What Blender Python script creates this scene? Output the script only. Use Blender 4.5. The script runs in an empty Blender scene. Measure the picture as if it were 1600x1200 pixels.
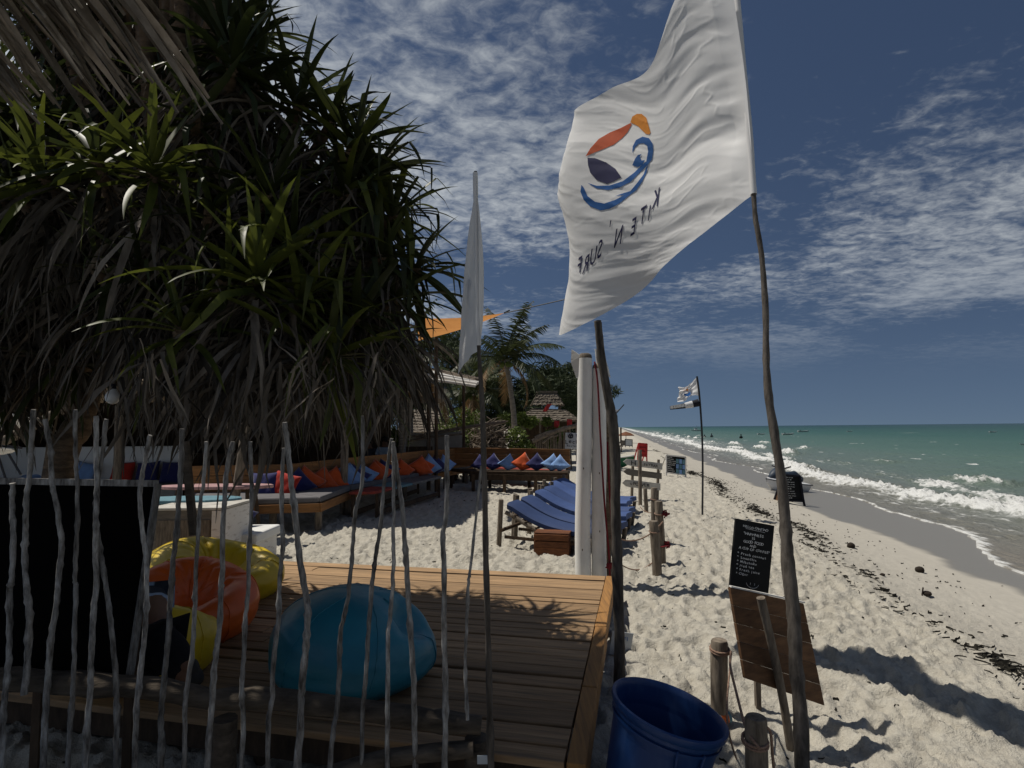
import bpy, bmesh, math, random
import numpy as np
from mathutils import Vector, Matrix, Euler, Quaternion
random.seed(11)
rng = np.random.default_rng(11)
sc = bpy.context.scene
COL = sc.collection
R = math.radians
# ------------------------------------------------------------------ camera
FPX, CAM_H = 880.0, 1.7
cam_d = bpy.data.cameras.new('camera'); cam = bpy.data.objects.new('camera', cam_d); COL.objects.link(cam)
cam_d.sensor_width = 36.0; cam_d.lens = 36.0 * FPX / 1600.0; cam_d.clip_start = 0.05; cam_d.clip_end = 30000
PITCH = math.atan(69 / FPX)
CAM_R = Matrix.Rotation(math.pi / 2 + PITCH, 3, 'X') @ Matrix.Rotation(-0.0097, 3, 'Z')
cam.matrix_world = Matrix.Translation((0, 0, CAM_H)) @ CAM_R.to_4x4()
sc.camera = cam
# ------------------------------------------------------------------ sky, sun, exposure
SUN_AZ, SUN_EL = R(-70), R(62)      # azimuth from +Y (negative = to the left)
world = bpy.data.worlds.new('World'); sc.world = world; world.use_nodes = True
wn, wl = world.node_tree.nodes, world.node_tree.links
wn.clear()
SKY_STRENGTH = 0.06; BIGX, BIGY = 2.2, 27.1
def wnode(t, **kw):
    n = wn.new(t)
    for k, v in kw.items():
        if k.startswith('i_'): n.inputs[k[2:]].default_value = v
        else: setattr(n, k, v)
    return n
w_out = wnode('ShaderNodeOutputWorld'); w_bg = wnode('ShaderNodeBackground'); w_bg.inputs['Strength'].default_value = SKY_STRENGTH
w_sky = wnode('ShaderNodeTexSky', sky_type='NISHITA', sun_disc=False, sun_elevation=SUN_EL, sun_rotation=SUN_AZ,
              altitude=0.0, air_density=1.0, dust_density=0.1, ozone_density=1.6)
w_tc = wnode('ShaderNodeTexCoord')
w_sep = wnode('ShaderNodeSeparateXYZ'); wl.new(w_tc.outputs['Generated'], w_sep.inputs[0])
def wmath(op, a, b=None, clamp=False):
    n = wnode('ShaderNodeMath', operation=op, use_clamp=clamp)
    for i, x in enumerate((a, b)):
        if x is None: continue
        if isinstance(x, (int, float)): n.inputs[i].default_value = x
        else: wl.new(x, n.inputs[i])
    return n.outputs[0]
zz = wmath('MAXIMUM', w_sep.outputs['Z'], 0.0)
zd = wmath('ADD', zz, 0.10)
w_dir = wnode('ShaderNodeCombineXYZ'); wl.new(w_sep.outputs['X'], w_dir.inputs[0]); wl.new(w_sep.outputs['Y'], w_dir.inputs[1]); wl.new(wmath('ADD', zz, 0.16), w_dir.inputs[2])
wl.new(w_dir.outputs[0], w_sky.inputs[0])
w_cmb = wnode('ShaderNodeCombineXYZ')
wl.new(wmath('DIVIDE', w_sep.outputs['X'], zd), w_cmb.inputs[0]); wl.new(wmath('DIVIDE', w_sep.outputs['Y'], zd), w_cmb.inputs[1])
def wnoise(scale, detail, rough, dist, off, stretch=(1, 1, 1), rot=0.0):
    m = wnode('ShaderNodeMapping'); m.inputs['Location'].default_value = off; m.inputs['Scale'].default_value = stretch; m.inputs['Rotation'].default_value = (0, 0, rot)
    wl.new(w_cmb.outputs[0], m.inputs[0])
    n = wnode('ShaderNodeTexNoise'); n.inputs['Scale'].default_value = scale; n.inputs['Detail'].default_value = detail
    n.inputs['Roughness'].default_value = rough; n.inputs['Distortion'].default_value = dist
    wl.new(m.outputs[0], n.inputs[0]); return n.outputs[0]
cl_big = wnoise(0.55, 3, 0.5, 0.3, (BIGX, BIGY, 0.0))
cl_mid = wnoise(7.5, 7, 0.58, 0.6, (0.4, 5.1, 2.0), (1.0, 1.35, 1.0), R(-35))
cl_fin = wnoise(24.0, 6, 0.6, 0.5, (7.4, 2.1, 1.0), (1.0, 1.2, 1.0), R(-35))
dens = wmath('ADD', wmath('MULTIPLY', cl_big, 2.3), wmath('ADD', wmath('MULTIPLY', cl_mid, 1.0), wmath('MULTIPLY', cl_fin, 0.6)))
w_mr = wnode('ShaderNodeMapRange', interpolation_type='SMOOTHSTEP'); wl.new(dens, w_mr.inputs[0])
w_mr.inputs[1].default_value = 1.74; w_mr.inputs[2].default_value = 2.5; w_mr.inputs[3].default_value = 0.0; w_mr.inputs[4].default_value = 0.8
w_hz = wnode('ShaderNodeMapRange', interpolation_type='SMOOTHSTEP'); wl.new(zz, w_hz.inputs[0])
w_hz.inputs[1].default_value = 0.06; w_hz.inputs[2].default_value = 0.30; w_hz.inputs[3].default_value = 0.0; w_hz.inputs[4].default_value = 1.0
cl_fac = wmath('MULTIPLY', w_mr.outputs[0], w_hz.outputs[0])
w_tint = wnode('ShaderNodeMix', data_type='RGBA', blend_type='MULTIPLY'); w_tint.inputs[0].default_value = 1.0
wl.new(w_sky.outputs[0], w_tint.inputs[6]); w_tint.inputs[7].default_value = (0.80, 0.80, 0.84, 1)
w_bw = wnode('ShaderNodeRGBToBW'); wl.new(w_sky.outputs[0], w_bw.inputs[0])
w_cc = wnode('ShaderNodeMix', data_type='RGBA', blend_type='MULTIPLY'); w_cc.inputs[0].default_value = 1.0
wl.new(wmath('ADD', wmath('MULTIPLY', w_bw.outputs[0], 4.2), 3.5), w_cc.inputs[6]); w_cc.inputs[7].default_value = (0.92, 0.97, 1.0, 1)
w_mix = wnode('ShaderNodeMix', data_type='RGBA'); wl.new(cl_fac, w_mix.inputs[0])
wl.new(w_tint.outputs[2], w_mix.inputs[6]); wl.new(w_cc.outputs[2], w_mix.inputs[7])
wl.new(w_mix.outputs[2], w_bg.inputs[0]); wl.new(w_bg.outputs[0], w_out.inputs[0])
sun_d = bpy.data.lights.new('sun', 'SUN'); sun_d.energy = 5.0; sun_d.angle = R(0.6); sun_d.color = (1.0, 0.94, 0.84)
sun = bpy.data.objects.new('sun', sun_d); COL.objects.link(sun)
SUN_V = Vector((math.sin(SUN_AZ) * math.cos(SUN_EL), math.cos(SUN_AZ) * math.cos(SUN_EL), math.sin(SUN_EL)))
sun.rotation_euler = SUN_V.to_track_quat('Z', 'Y').to_euler(); sun.location = SUN_V * 50
sc.view_settings.view_transform = 'Standard'; sc.view_settings.look = 'None'; sc.view_settings.gamma = 1.0
sc.view_settings.use_curve_mapping = False; sc.view_settings.exposure = -0.35
sc.cycles.max_bounces = 6; sc.cycles.transparent_max_bounces = 8

# ------------------------------------------------------------------ geometry helpers
V3 = Vector
def ray(px, py):
    return CAM_R @ V3(((px - 800) / FPX, (600 - py) / FPX, -1.0))
def P(px, py, Y):
    d = ray(px, py); return V3((0, 0, CAM_H)) + d * (Y / d.y)
BA = math.atan(165 / FPX); BS, BC = math.sin(BA), math.cos(BA)       # the shoreline runs along u
PV = np.array([-1e6, 1.2, 2.85, 4.6, 6.5, 10.0, 16, 40.0, 1e6]); PZ = np.array([0, 0, -0.10, -0.35, -0.52, -0.85, -1.3, -4.0, -40.0])
def uv2w(u, v): return u * BS + v * BC, u * BC - v * BS
def sandz(x, y):
    return float(np.interp(x * BC - y * BS, PV, PZ))
def G(px, py, z=None):
    d = ray(px, py)
    if z is not None: return V3((0, 0, CAM_H)) + d * ((z - CAM_H) / d.z)
    zc = 0.0
    for _ in range(12):
        p = V3((0, 0, CAM_H)) + d * ((zc - CAM_H) / d.z); zc = sandz(p.x, p.y)
    p.z = zc; return p
def onsand(x, y, dz=0.0): return V3((x, y, sandz(x, y) + dz))

def basis(d, up=(0, 0, 1)):
    d = V3(d).normalized(); up = V3(up)
    s = d.cross(up)
    if s.length < 1e-4: s = d.cross(V3((0, 1, 0)))
    s.normalize(); return d, s, s.cross(d)
class MB:
    def __init__(s): s.v = []; s.f = []
    def add(s, vs, fs):
        o = len(s.v); s.v += [tuple(v) for v in vs]; s.f += [tuple(i + o for i in f) for f in fs]; return s
    def box(s, c, size, rot=None):
        hx, hy, hz = [k / 2 for k in size]; c = V3(c)
        vs = [V3((x, y, z)) for x in (-hx, hx) for y in (-hy, hy) for z in (-hz, hz)]
        if rot is not None: vs = [rot @ v for v in vs]
        return s.add([v + c for v in vs], [(0, 1, 3, 2), (4, 6, 7, 5), (0, 4, 5, 1), (2, 3, 7, 6), (0, 2, 6, 4), (1, 5, 7, 3)])
    def beam(s, a, b, w, h, up=(0, 0, 1)):
        a, b = V3(a), V3(b); d, sd, u = basis(b - a, up)
        vs = [p + sd * (i * w / 2) + u * (j * h / 2) for p in (a, b) for i in (-1, 1) for j in (-1, 1)]
        return s.add(vs, [(0, 1, 3, 2), (4, 6, 7, 5), (0, 4, 5, 1), (2, 3, 7, 6), (0, 2, 6, 4), (1, 5, 7, 3)])
    def slab(s, q, t):
        q = [V3(p) for p in q]; n = (q[1] - q[0]).cross(q[-1] - q[0]).normalized() * t
        k = len(q); vs = q + [p + n for p in q]
        fs = [tuple(range(k)), tuple(range(2 * k - 1, k - 1, -1))] + [(i, i + k, (i + 1) % k + k, (i + 1) % k) for i in range(k)]
        return s.add(vs, fs)
    def tube(s, pts, rad, n=8, jit=0.0, cap=True):
        pts = [V3(p) for p in pts]; m = len(pts)
        if not hasattr(rad, '__len__'): rad = [rad] * m
        vs = []; prev = None
        for i, p in enumerate(pts):
            d = (pts[min(i + 1, m - 1)] - pts[max(i - 1, 0)]).normalized()
            if prev is None: _, sd, u = basis(d, (0.1, 1, 0.05) if abs(d.z) > 0.9 else (0, 0, 1))
            else:
                sd = prev - d * prev.dot(d); sd.normalize(); u = sd.cross(d)
            prev = sd
            for k in range(n):
                a = 2 * math.pi * k / n; r = rad[i] * (1 + (random.uniform(-jit, jit) if jit else 0))
                vs.append(p + sd * (math.cos(a) * r) + u * (math.sin(a) * r))
        fs = [(i * n + k, i * n + (k + 1) % n, (i + 1) * n + (k + 1) % n, (i + 1) * n + k) for i in range(m - 1) for k in range(n)]
        if cap: fs += [tuple(range(n - 1, -1, -1)), tuple((m - 1) * n + k for k in range(n))]
        return s.add(vs, fs)
    def lathe(s, prof, mat4=None, n=32, close=False):
        vs = []
        for r, z in prof:
            for k in range(n):
                a = 2 * math.pi * k / n; v = V3((r * math.cos(a), r * math.sin(a), z)); vs.append(mat4 @ v if mat4 is not None else v)
        m = len(prof)
        fs = [(i * n + k, i * n + (k + 1) % n, (i + 1) * n + (k + 1) % n, (i + 1) * n + k) for i in range(m - 1) for k in range(n)]
        return s.add(vs, fs)
    def grid(s, A, wrap=False, flip=False):
        r, c = A.shape[:2]; vs = A.reshape(-1, 3).tolist(); fs = []
        for i in range(r - 1):
            for j in range(c if wrap else c - 1):
                k = (j + 1) % c; q = (i * c + j, i * c + k, (i + 1) * c + k, (i + 1) * c + j); fs.append(q[::-1] if flip else q)
        return s.add(vs, fs)
    def ball(s, c, r, n=12, sq=(1, 1, 1), jit=0):
        A = np.zeros((n // 2 + 1, n, 3))
        for i in range(n // 2 + 1):
            th = math.pi * i / (n // 2)
            for k in range(n):
                a = 2 * math.pi * k / n; q = r * (1 + random.uniform(-jit, jit))
                A[i, k] = (c[0] + q * sq[0] * math.sin(th) * math.cos(a), c[1] + q * sq[1] * math.sin(th) * math.sin(a), c[2] - q * sq[2] * math.cos(th))
        return s.grid(A, wrap=True)
    def build(s, name, mat, parent=None, smooth=None, bevel=0.0):
        o = link_mesh(name, s.v, s.f, mat, parent, smooth)
        if bevel:
            b = o.modifiers.new('bevel', 'BEVEL'); b.width = bevel; b.segments = 2; b.limit_method = 'ANGLE'
        return o
ORG = {}
def link_mesh(name, v, f, mat, parent=None, smooth=None):
    me = bpy.data.meshes.new(name)
    org = ORG.get(parent.name, V3((0, 0, 0))) if parent is not None else V3((0, 0, 0))
    va = np.asarray(v, dtype=np.float64).reshape(-1, 3) - np.array(org)
    me.from_pydata(va.tolist(), [], f); me.update()
    if mat is not None: me.materials.append(M[mat] if isinstance(mat, str) else mat)
    if smooth:
        me.polygons.foreach_set('use_smooth', [True] * len(me.polygons))
        if smooth is not True: me.set_sharp_from_angle(angle=R(smooth))
    o = bpy.data.objects.new(name, me); COL.objects.link(o)
    if parent is not None: o.parent = parent
    ORG[o.name] = org
    return o
def tag(o, label=None, cat=None, group=None, kind=None):
    for k, x in (('label', label), ('category', cat), ('group', group), ('kind', kind)):
        if x: o[k] = x
    return o
def thing(name, label, cat, loc=(0, 0, 0), group=None):
    o = bpy.data.objects.new(name, None); COL.objects.link(o); o.location = loc; o.empty_display_size = 0.2
    ORG[o.name] = V3(loc); return tag(o, label, cat, group)
def copy_tree(o, parent=None):
    c = o.copy(); COL.objects.link(c); c.parent = parent
    for ch in o.children: copy_tree(ch, c)
    return c
def smoothpath(pts, k=4):
    pts = [V3(p) for p in pts]; out = []
    for i in range(len(pts) - 1):
        p0, p1, p2, p3 = pts[max(i - 1, 0)], pts[i], pts[i + 1], pts[min(i + 2, len(pts) - 1)]
        for j in range(k):
            t = j / k
            out.append(0.5 * ((2 * p1) + (p2 - p0) * t + (2 * p0 - 5 * p1 + 4 * p2 - p3) * t * t + (3 * p1 - p0 - 3 * p2 + p3) * t ** 3))
    return out + [pts[-1]]
def lerp(a, b, t): return a + (b - a) * t
def tile_noise(n, beta, seed, lo=0, hi=1e9):
    g = np.random.default_rng(seed); fx = np.fft.fftfreq(n) * n; k = np.hypot(*np.meshgrid(fx, fx)); k[0, 0] = 1
    a = np.fft.fft2(g.standard_normal((n, n))) / k ** beta; a[(k < lo) | (k > hi)] = 0; a[0, 0] = 0
    r = np.real(np.fft.ifft2(a)); return r / r.std()
def samp(T, x, y, size):
    n = T.shape[0]; fx = (x / size % 1) * n; fy = (y / size % 1) * n
    i = np.floor(fx).astype(int); j = np.floor(fy).astype(int); a = fx - i; b = fy - j
    i %= n; j %= n; i1 = (i + 1) % n; j1 = (j + 1) % n
    return T[i, j] * (1 - a) * (1 - b) + T[i1, j] * a * (1 - b) + T[i, j1] * (1 - a) * b + T[i1, j1] * a * b
def grid_mesh(name, A, mat, smooth=True):
    r, c = A.shape[:2]; me = bpy.data.meshes.new(name); idx = np.arange(r * c).reshape(r, c)
    f = np.stack([idx[:-1, :-1], idx[1:, :-1], idx[1:, 1:], idx[:-1, 1:]], -1).reshape(-1, 4).astype(np.int32); n = len(f)
    me.vertices.add(r * c); me.vertices.foreach_set('co', A.reshape(-1).astype(np.float32)); me.loops.add(n * 4); me.loops.foreach_set('vertex_index', f.reshape(-1))
    me.polygons.add(n); me.polygons.foreach_set('loop_start', np.arange(0, n * 4, 4, dtype=np.int32)); me.update(calc_edges=True); me.polygons.foreach_set('use_smooth', np.ones(n, dtype=bool))
    if mat is not None: me.materials.append(M[mat])
    o = bpy.data.objects.new(name, me); COL.objects.link(o); return o
_txt = {}
def text2d(s, size=1.0):
    if len(s) == 1:
        if s not in _txt: _txt[s] = text2d_(s)
        v, f = _txt[s]; return [(a * size, c * size) for a, c in v], f
    return text2d_(s, size)
def text2d_(s, size=1.0):
    cu = bpy.data.curves.new('t', 'FONT'); cu.body = s; cu.size = size; cu.align_x = 'CENTER'; cu.align_y = 'CENTER'; cu.resolution_u = 2; cu.offset = 0.012
    ob = bpy.data.objects.new('t', cu); COL.objects.link(ob); bpy.context.view_layer.update()
    me = ob.evaluated_get(bpy.context.evaluated_depsgraph_get()).to_mesh()
    v = [tuple(q.co)[:2] for q in me.vertices]; f = [tuple(p.vertices) for p in me.polygons]
    bpy.data.objects.remove(ob); bpy.data.curves.remove(cu); return v, f
for ch in "ABCEFGHIKLMNOPRSTUWYabcdefghiklmnoprstuwz'*\"0245": text2d(ch)

# ------------------------------------------------------------------ materials
M = {}
def mat(name, c1, c2=None, *, attr=0.0, scale=6.0, rough=0.8, bump=0.0, stretch=(1, 1, 1), spec=0.3, detail=5, rand=0.0, trans=0.0, metal=0.0, bscale=None, c3=None, lo=0.3, hi=0.7, sheen=0.0, bdist=0.01):
    m = bpy.data.materials.new(name); m.use_nodes = True; N, L = m.node_tree.nodes, m.node_tree.links
    b = N['Principled BSDF']; b.inputs['Roughness'].default_value = rough; b.inputs['Specular IOR Level'].default_value = spec; b.inputs['Metallic'].default_value = metal
    if sheen: b.inputs['Sheen Weight'].default_value = sheen
    tc = N.new('ShaderNodeTexCoord'); mp = N.new('ShaderNodeMapping'); mp.inputs['Scale'].default_value = stretch
    oi = N.new('ShaderNodeObjectInfo')
    va = N.new('ShaderNodeVectorMath'); va.operation = 'ADD'; L.new(tc.outputs['Object'], va.inputs[0])
    mu = N.new('ShaderNodeMath'); mu.operation = 'MULTIPLY'; mu.inputs[1].default_value = 37.0; L.new(oi.outputs['Random'], mu.inputs[0])
    cb = N.new('ShaderNodeCombineXYZ'); L.new(mu.outputs[0], cb.inputs[0]); L.new(mu.outputs[0], cb.inputs[1])
    L.new(cb.outputs[0], va.inputs[1]); L.new(va.outputs[0], mp.inputs[0])
    nz = N.new('ShaderNodeTexNoise'); nz.inputs['Scale'].default_value = scale; nz.inputs['Detail'].default_value = detail; nz.inputs['Roughness'].default_value = 0.65
    L.new(mp.outputs[0], nz.inputs[0])
    cr = N.new('ShaderNodeValToRGB'); c2 = c2 or tuple(k * 0.75 for k in c1)
    cr.color_ramp.elements[0].position = lo; cr.color_ramp.elements[0].color = (*c2, 1); cr.color_ramp.elements[1].position = hi; cr.color_ramp.elements[1].color = (*c1, 1)
    if c3: e = cr.color_ramp.elements.new((lo + hi) / 2); e.color = (*c3, 1)
    L.new(nz.outputs[0], cr.inputs[0]); col = cr.outputs[0]
    if rand:
        hs = N.new('ShaderNodeHueSaturation'); mr = N.new('ShaderNodeMapRange'); L.new(oi.outputs['Random'], mr.inputs[0])
        mr.inputs[3].default_value = 1 - rand; mr.inputs[4].default_value = 1 + rand; L.new(mr.outputs[0], hs.inputs['Value']); L.new(col, hs.inputs['Color']); col = hs.outputs[0]
    if attr:      # each leaf of a joined mass has its own tone
        at = N.new('ShaderNodeAttribute'); at.attribute_name = 'tone'; h2 = N.new('ShaderNodeHueSaturation'); m2 = N.new('ShaderNodeMapRange'); L.new(at.outputs['Fac'], m2.inputs[0])
        m2.inputs[3].default_value = 1 - attr; m2.inputs[4].default_value = 1 + attr; L.new(m2.outputs[0], h2.inputs['Value']); L.new(col, h2.inputs['Color']); col = h2.outputs[0]
    L.new(col, b.inputs['Base Color'])
    if bump:
        bp = N.new('ShaderNodeBump'); bp.inputs['Strength'].default_value = bump; bp.inputs['Distance'].default_value = bdist
        if bscale:
            n2 = N.new('ShaderNodeTexNoise'); n2.inputs['Scale'].default_value = bscale; n2.inputs['Detail'].default_value = 6; L.new(mp.outputs[0], n2.inputs[0]); L.new(n2.outputs[0], bp.inputs['Height'])
        else: L.new(nz.outputs[0], bp.inputs['Height'])
        L.new(bp.outputs[0], b.inputs['Normal'])
    if trans:
        t = N.new('ShaderNodeBsdfTranslucent'); mx = N.new('ShaderNodeMixShader'); mx.inputs[0].default_value = trans
        L.new(col, t.inputs[0]); L.new(b.outputs[0], mx.inputs[1]); L.new(t.outputs[0], mx.inputs[2]); L.new(mx.outputs[0], N['Material Output'].inputs[0])
    M[name] = m; return m
mat('deck', (0.40, 0.262, 0.145), (0.16, 0.112, 0.07), scale=3.0, stretch=(0.8, 14, 8), rough=0.75, bump=0.35, rand=0.28, c3=(0.30, 0.19, 0.10), bdist=0.004)
mat('deck_edge', (0.36, 0.18, 0.055), (0.17, 0.09, 0.035), scale=3.0, stretch=(14, 0.8, 8), rough=0.7, bump=0.3, rand=0.15, bdist=0.004)
mat('bench_wood', (0.34, 0.16, 0.055), (0.15, 0.075, 0.03), scale=2.5, stretch=(1, 1, 9), rough=0.75, bump=0.3, rand=0.2, bdist=0.005)
mat('dark_wood', (0.10, 0.065, 0.04), (0.035, 0.024, 0.016), scale=5, stretch=(3, 3, 1), rough=0.85, bump=0.4, rand=0.2)
mat('brown_wood', (0.20, 0.105, 0.05), (0.075, 0.04, 0.022), scale=4, stretch=(1, 4, 6), rough=0.8, bump=0.4, rand=0.2, bdist=0.005)
mat('crate_wood', (0.20, 0.075, 0.028), (0.08, 0.03, 0.014), scale=6, stretch=(1, 4, 6), rough=0.75, bump=0.3, rand=0.2, bdist=0.004)
mat('stick', (0.38, 0.375, 0.36), (0.045, 0.04, 0.035), scale=13, stretch=(3, 3, 0.8), rough=0.9, bump=0.6, rand=0.35, c3=(0.20, 0.19, 0.178), bdist=0.008, lo=0.32, hi=0.72)
mat('pole', (0.14, 0.122, 0.105), (0.03, 0.025, 0.02), scale=10, stretch=(3, 3, 0.7), rough=0.88, bump=0.7, rand=0.15, bdist=0.008)
mat('rope_post', (0.24, 0.20, 0.155), (0.07, 0.055, 0.042), scale=12, stretch=(3, 3, 0.5), rough=0.9, bump=0.7, rand=0.2, bdist=0.006)
mat('log', (0.13, 0.105, 0.08), (0.03, 0.024, 0.018), scale=7, stretch=(0.8, 3, 3), rough=0.92, bump=0.8, rand=0.1, bdist=0.012)
mat('bark', (0.20, 0.145, 0.095), (0.06, 0.042, 0.03), scale=9, stretch=(1, 1, 3), rough=0.95, bump=0.9, bdist=0.02)
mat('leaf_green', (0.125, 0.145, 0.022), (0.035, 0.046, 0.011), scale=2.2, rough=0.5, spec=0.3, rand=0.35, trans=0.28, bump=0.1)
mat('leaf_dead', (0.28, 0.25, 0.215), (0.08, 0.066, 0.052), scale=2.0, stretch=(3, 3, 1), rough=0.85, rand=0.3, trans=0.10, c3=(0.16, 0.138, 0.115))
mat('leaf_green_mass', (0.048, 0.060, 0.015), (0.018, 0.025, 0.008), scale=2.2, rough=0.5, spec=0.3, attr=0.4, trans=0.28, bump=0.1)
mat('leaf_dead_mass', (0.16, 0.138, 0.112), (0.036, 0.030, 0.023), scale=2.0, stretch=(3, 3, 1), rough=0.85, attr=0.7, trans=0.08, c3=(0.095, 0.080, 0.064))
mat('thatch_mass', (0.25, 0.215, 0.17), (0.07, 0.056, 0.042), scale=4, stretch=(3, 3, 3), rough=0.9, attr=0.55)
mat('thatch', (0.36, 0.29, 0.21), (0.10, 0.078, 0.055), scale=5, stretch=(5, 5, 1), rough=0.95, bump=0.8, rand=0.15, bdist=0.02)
mat('thatch_far', (0.24, 0.205, 0.165), (0.07, 0.057, 0.045), scale=9, stretch=(2, 2, 3), rough=0.95, bump=0.9, rand=0.15, bdist=0.03)
mat('palm_green', (0.058, 0.074, 0.024), (0.024, 0.032, 0.011), scale=3, rough=0.5, trans=0.22, rand=0.25)
mat('palm_dry', (0.26, 0.16, 0.07), (0.11, 0.065, 0.03), scale=3, rough=0.8, trans=0.1, rand=0.25)
mat('casuarina', (0.055, 0.075, 0.03), (0.02, 0.03, 0.014), scale=1.2, rough=0.8, trans=0.12)
mat('bush', (0.15, 0.20, 0.035), (0.05, 0.075, 0.018), scale=3, rough=0.6, trans=0.2)
mat('palm_bark', (0.30, 0.27, 0.23), (0.12, 0.10, 0.085), scale=5, stretch=(1, 1, 6), rough=0.95, bump=0.8, bdist=0.02)
mat('white_paint', (0.80, 0.79, 0.76), (0.60, 0.58, 0.54), scale=4, stretch=(1, 1, 0.5), rough=0.55, bump=0.15, lo=0.2, hi=0.5)
mat('white_wall', (0.74, 0.74, 0.72), (0.64, 0.64, 0.62), scale=2, rough=0.85, bump=0.1)
mat('worn_white', (0.72, 0.70, 0.66), (0.32, 0.27, 0.22), scale=7, stretch=(1, 1, 4), rough=0.8, bump=0.3, lo=0.25, hi=0.45, bdist=0.004)
mat('black_board', (0.004, 0.004, 0.004), (0.003, 0.003, 0.003), scale=3, rough=0.95, spec=0.03)
mat('chalkboard', (0.012, 0.0125, 0.013), (0.007, 0.0075, 0.008), scale=5, rough=0.75, spec=0.2)
mat('chalk', (0.85, 0.85, 0.83), (0.65, 0.65, 0.64), scale=60, rough=0.95)
mat('blue_plastic', (0.035, 0.075, 0.19), (0.006, 0.036, 0.14), scale=16, stretch=(1, 1, .25), lo=0.5, hi=0.85, rough=0.42, spec=0.4, bump=0.05)
mat('bag_blue', (0.016, 0.185, 0.255), (0.012, 0.145, 0.205), scale=3, rough=0.42, spec=0.5, bump=0.30, bscale=5, bdist=0.03, stretch=(1, 1, 1.8))
mat('bag_yellow', (0.72, 0.51, 0.022), (0.60, 0.42, 0.015), scale=3, rough=0.42, spec=0.5, bump=0.30, bscale=5, bdist=0.03, stretch=(1, 1, 1.8))
mat('bag_orange', (0.76, 0.135, 0.018), (0.62, 0.105, 0.013), scale=3, rough=0.42, spec=0.5, bump=0.30, bscale=5, bdist=0.03, stretch=(1, 1, 1.8))
for nm, c in (('navy', (0.022, 0.024, 0.115)), ('sky', (0.21, 0.36, 0.66)), ('orange', (0.55, 0.085, 0.018)), ('red', (0.48, 0.03, 0.016))):
    mat('cushion_' + nm, c, tuple(k * 0.8 for k in c), scale=6, rough=0.9, bump=0.25, bscale=14, sheen=0.2, bdist=0.02, rand=0.12)
mat('seat_grey', (0.15, 0.145, 0.15), (0.115, 0.11, 0.115), scale=4, rough=0.9, bump=0.2)
mat('lounger_blue', (0.058, 0.10, 0.25), (0.042, 0.075, 0.195), scale=4, rough=0.75, bump=0.3, bscale=6, rand=0.4, bdist=0.02)
mat('cloth_white', (0.80, 0.80, 0.80), (0.75, 0.75, 0.755), scale=3, rough=0.75, trans=0.25, bump=0.05, bscale=300)
mat('print_orange', (0.80, 0.30, 0.035), rough=0.8, trans=0.2); mat('print_red', (0.56, 0.10, 0.03), rough=0.8, trans=0.2)
mat('print_navy', (0.022, 0.024, 0.09), rough=0.8, trans=0.1); mat('print_blue', (0.02, 0.12, 0.38), rough=0.8, trans=0.2)
mat('print_black', (0.012, 0.012, 0.02), rough=0.8)
mat('rope_red', (0.22, 0.018, 0.026), (0.10, 0.01, 0.014), scale=90, rough=0.9, bump=0.6); mat('rope_tan', (0.36, 0.25, 0.18), (0.16, 0.09, 0.07), scale=80, rough=0.95, bump=0.6)
mat('wire', (0.03, 0.03, 0.03), rough=0.6); mat('metal_dark', (0.06, 0.06, 0.065), rough=0.5, metal=0.6); mat('bulb', (0.75, 0.75, 0.73), rough=0.25, spec=0.5)
mat('sign_grey', (0.60, 0.58, 0.53), (0.36, 0.34, 0.30), scale=5, stretch=(1, 1, 4), rough=0.85, bump=0.2); mat('sign_brown', (0.20, 0.18, 0.155), (0.11, 0.10, 0.085), scale=5, stretch=(1, 1, 4), rough=0.9, bump=0.3)
mat('paint_red', (0.52, 0.035, 0.035), (0.42, 0.03, 0.03), rough=0.6); mat('paint_green', (0.02, 0.13, 0.065), rough=0.6); mat('paint_teal', (0.15, 0.30, 0.36), (0.07, 0.15, 0.19), scale=8, stretch=(1, 6, 1), rough=0.7)
mat('paint_pink', (0.50, 0.30, 0.30), (0.25, 0.15, 0.15), scale=8, rough=0.7); mat('plank_red', (0.42, 0.06, 0.04), (0.18, 0.04, 0.03), scale=8, rough=0.75); mat('plank_grey', (0.16, 0.16, 0.165), (0.08, 0.08, 0.08), scale=8, rough=0.8, rand=0.2)
mat('sail', (0.62, 0.27, 0.06), (0.52, 0.21, 0.045), scale=3, rough=0.85, trans=0.35)
mat('blind', (0.34, 0.21, 0.10), (0.18, 0.11, 0.05), scale=6, stretch=(1, 1, 14), rough=0.85, bump=0.4)
mat('hull', (0.30, 0.29, 0.27), (0.20, 0.19, 0.175), scale=3, rough=0.9, bump=0.3); mat('driftwood', (0.27, 0.22, 0.17), (0.09, 0.07, 0.055), scale=8, rough=0.95, bump=0.5)
mat('cream_wall', (0.55, 0.50, 0.38), (0.45, 0.41, 0.31), rough=0.9); mat('glass_dark', (0.05, 0.07, 0.10), rough=0.15, spec=0.6)
mat('seaweed', (0.022, 0.02, 0.014), (0.009, 0.008, 0.006), scale=30, rough=0.9); mat('coconut', (0.03, 0.022, 0.016), rough=0.95, bump=0.6)
mat('skin', (0.17, 0.085, 0.05), (0.14, 0.07, 0.042), rough=0.6); mat('trousers', (0.012, 0.012, 0.014), rough=0.95, bump=0.3, bscale=8, bdist=0.02); mat('shoe', (0.03, 0.028, 0.027), rough=0.7)
mat('hair', (0.012, 0.009, 0.007), rough=0.8); mat('shirt_blue', (0.34, 0.42, 0.52), (0.25, 0.32, 0.42), rough=0.9); mat('shirt_dark', (0.05, 0.055, 0.07), rough=0.9)
mat('bottle', (0.62, 0.68, 0.70), rough=0.15, trans=0.4); mat('label_orange', (0.60, 0.14, 0.03), rough=0.5); mat('paper', (0.55, 0.58, 0.60), (0.42, 0.45, 0.48), scale=5, rough=0.8)
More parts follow.
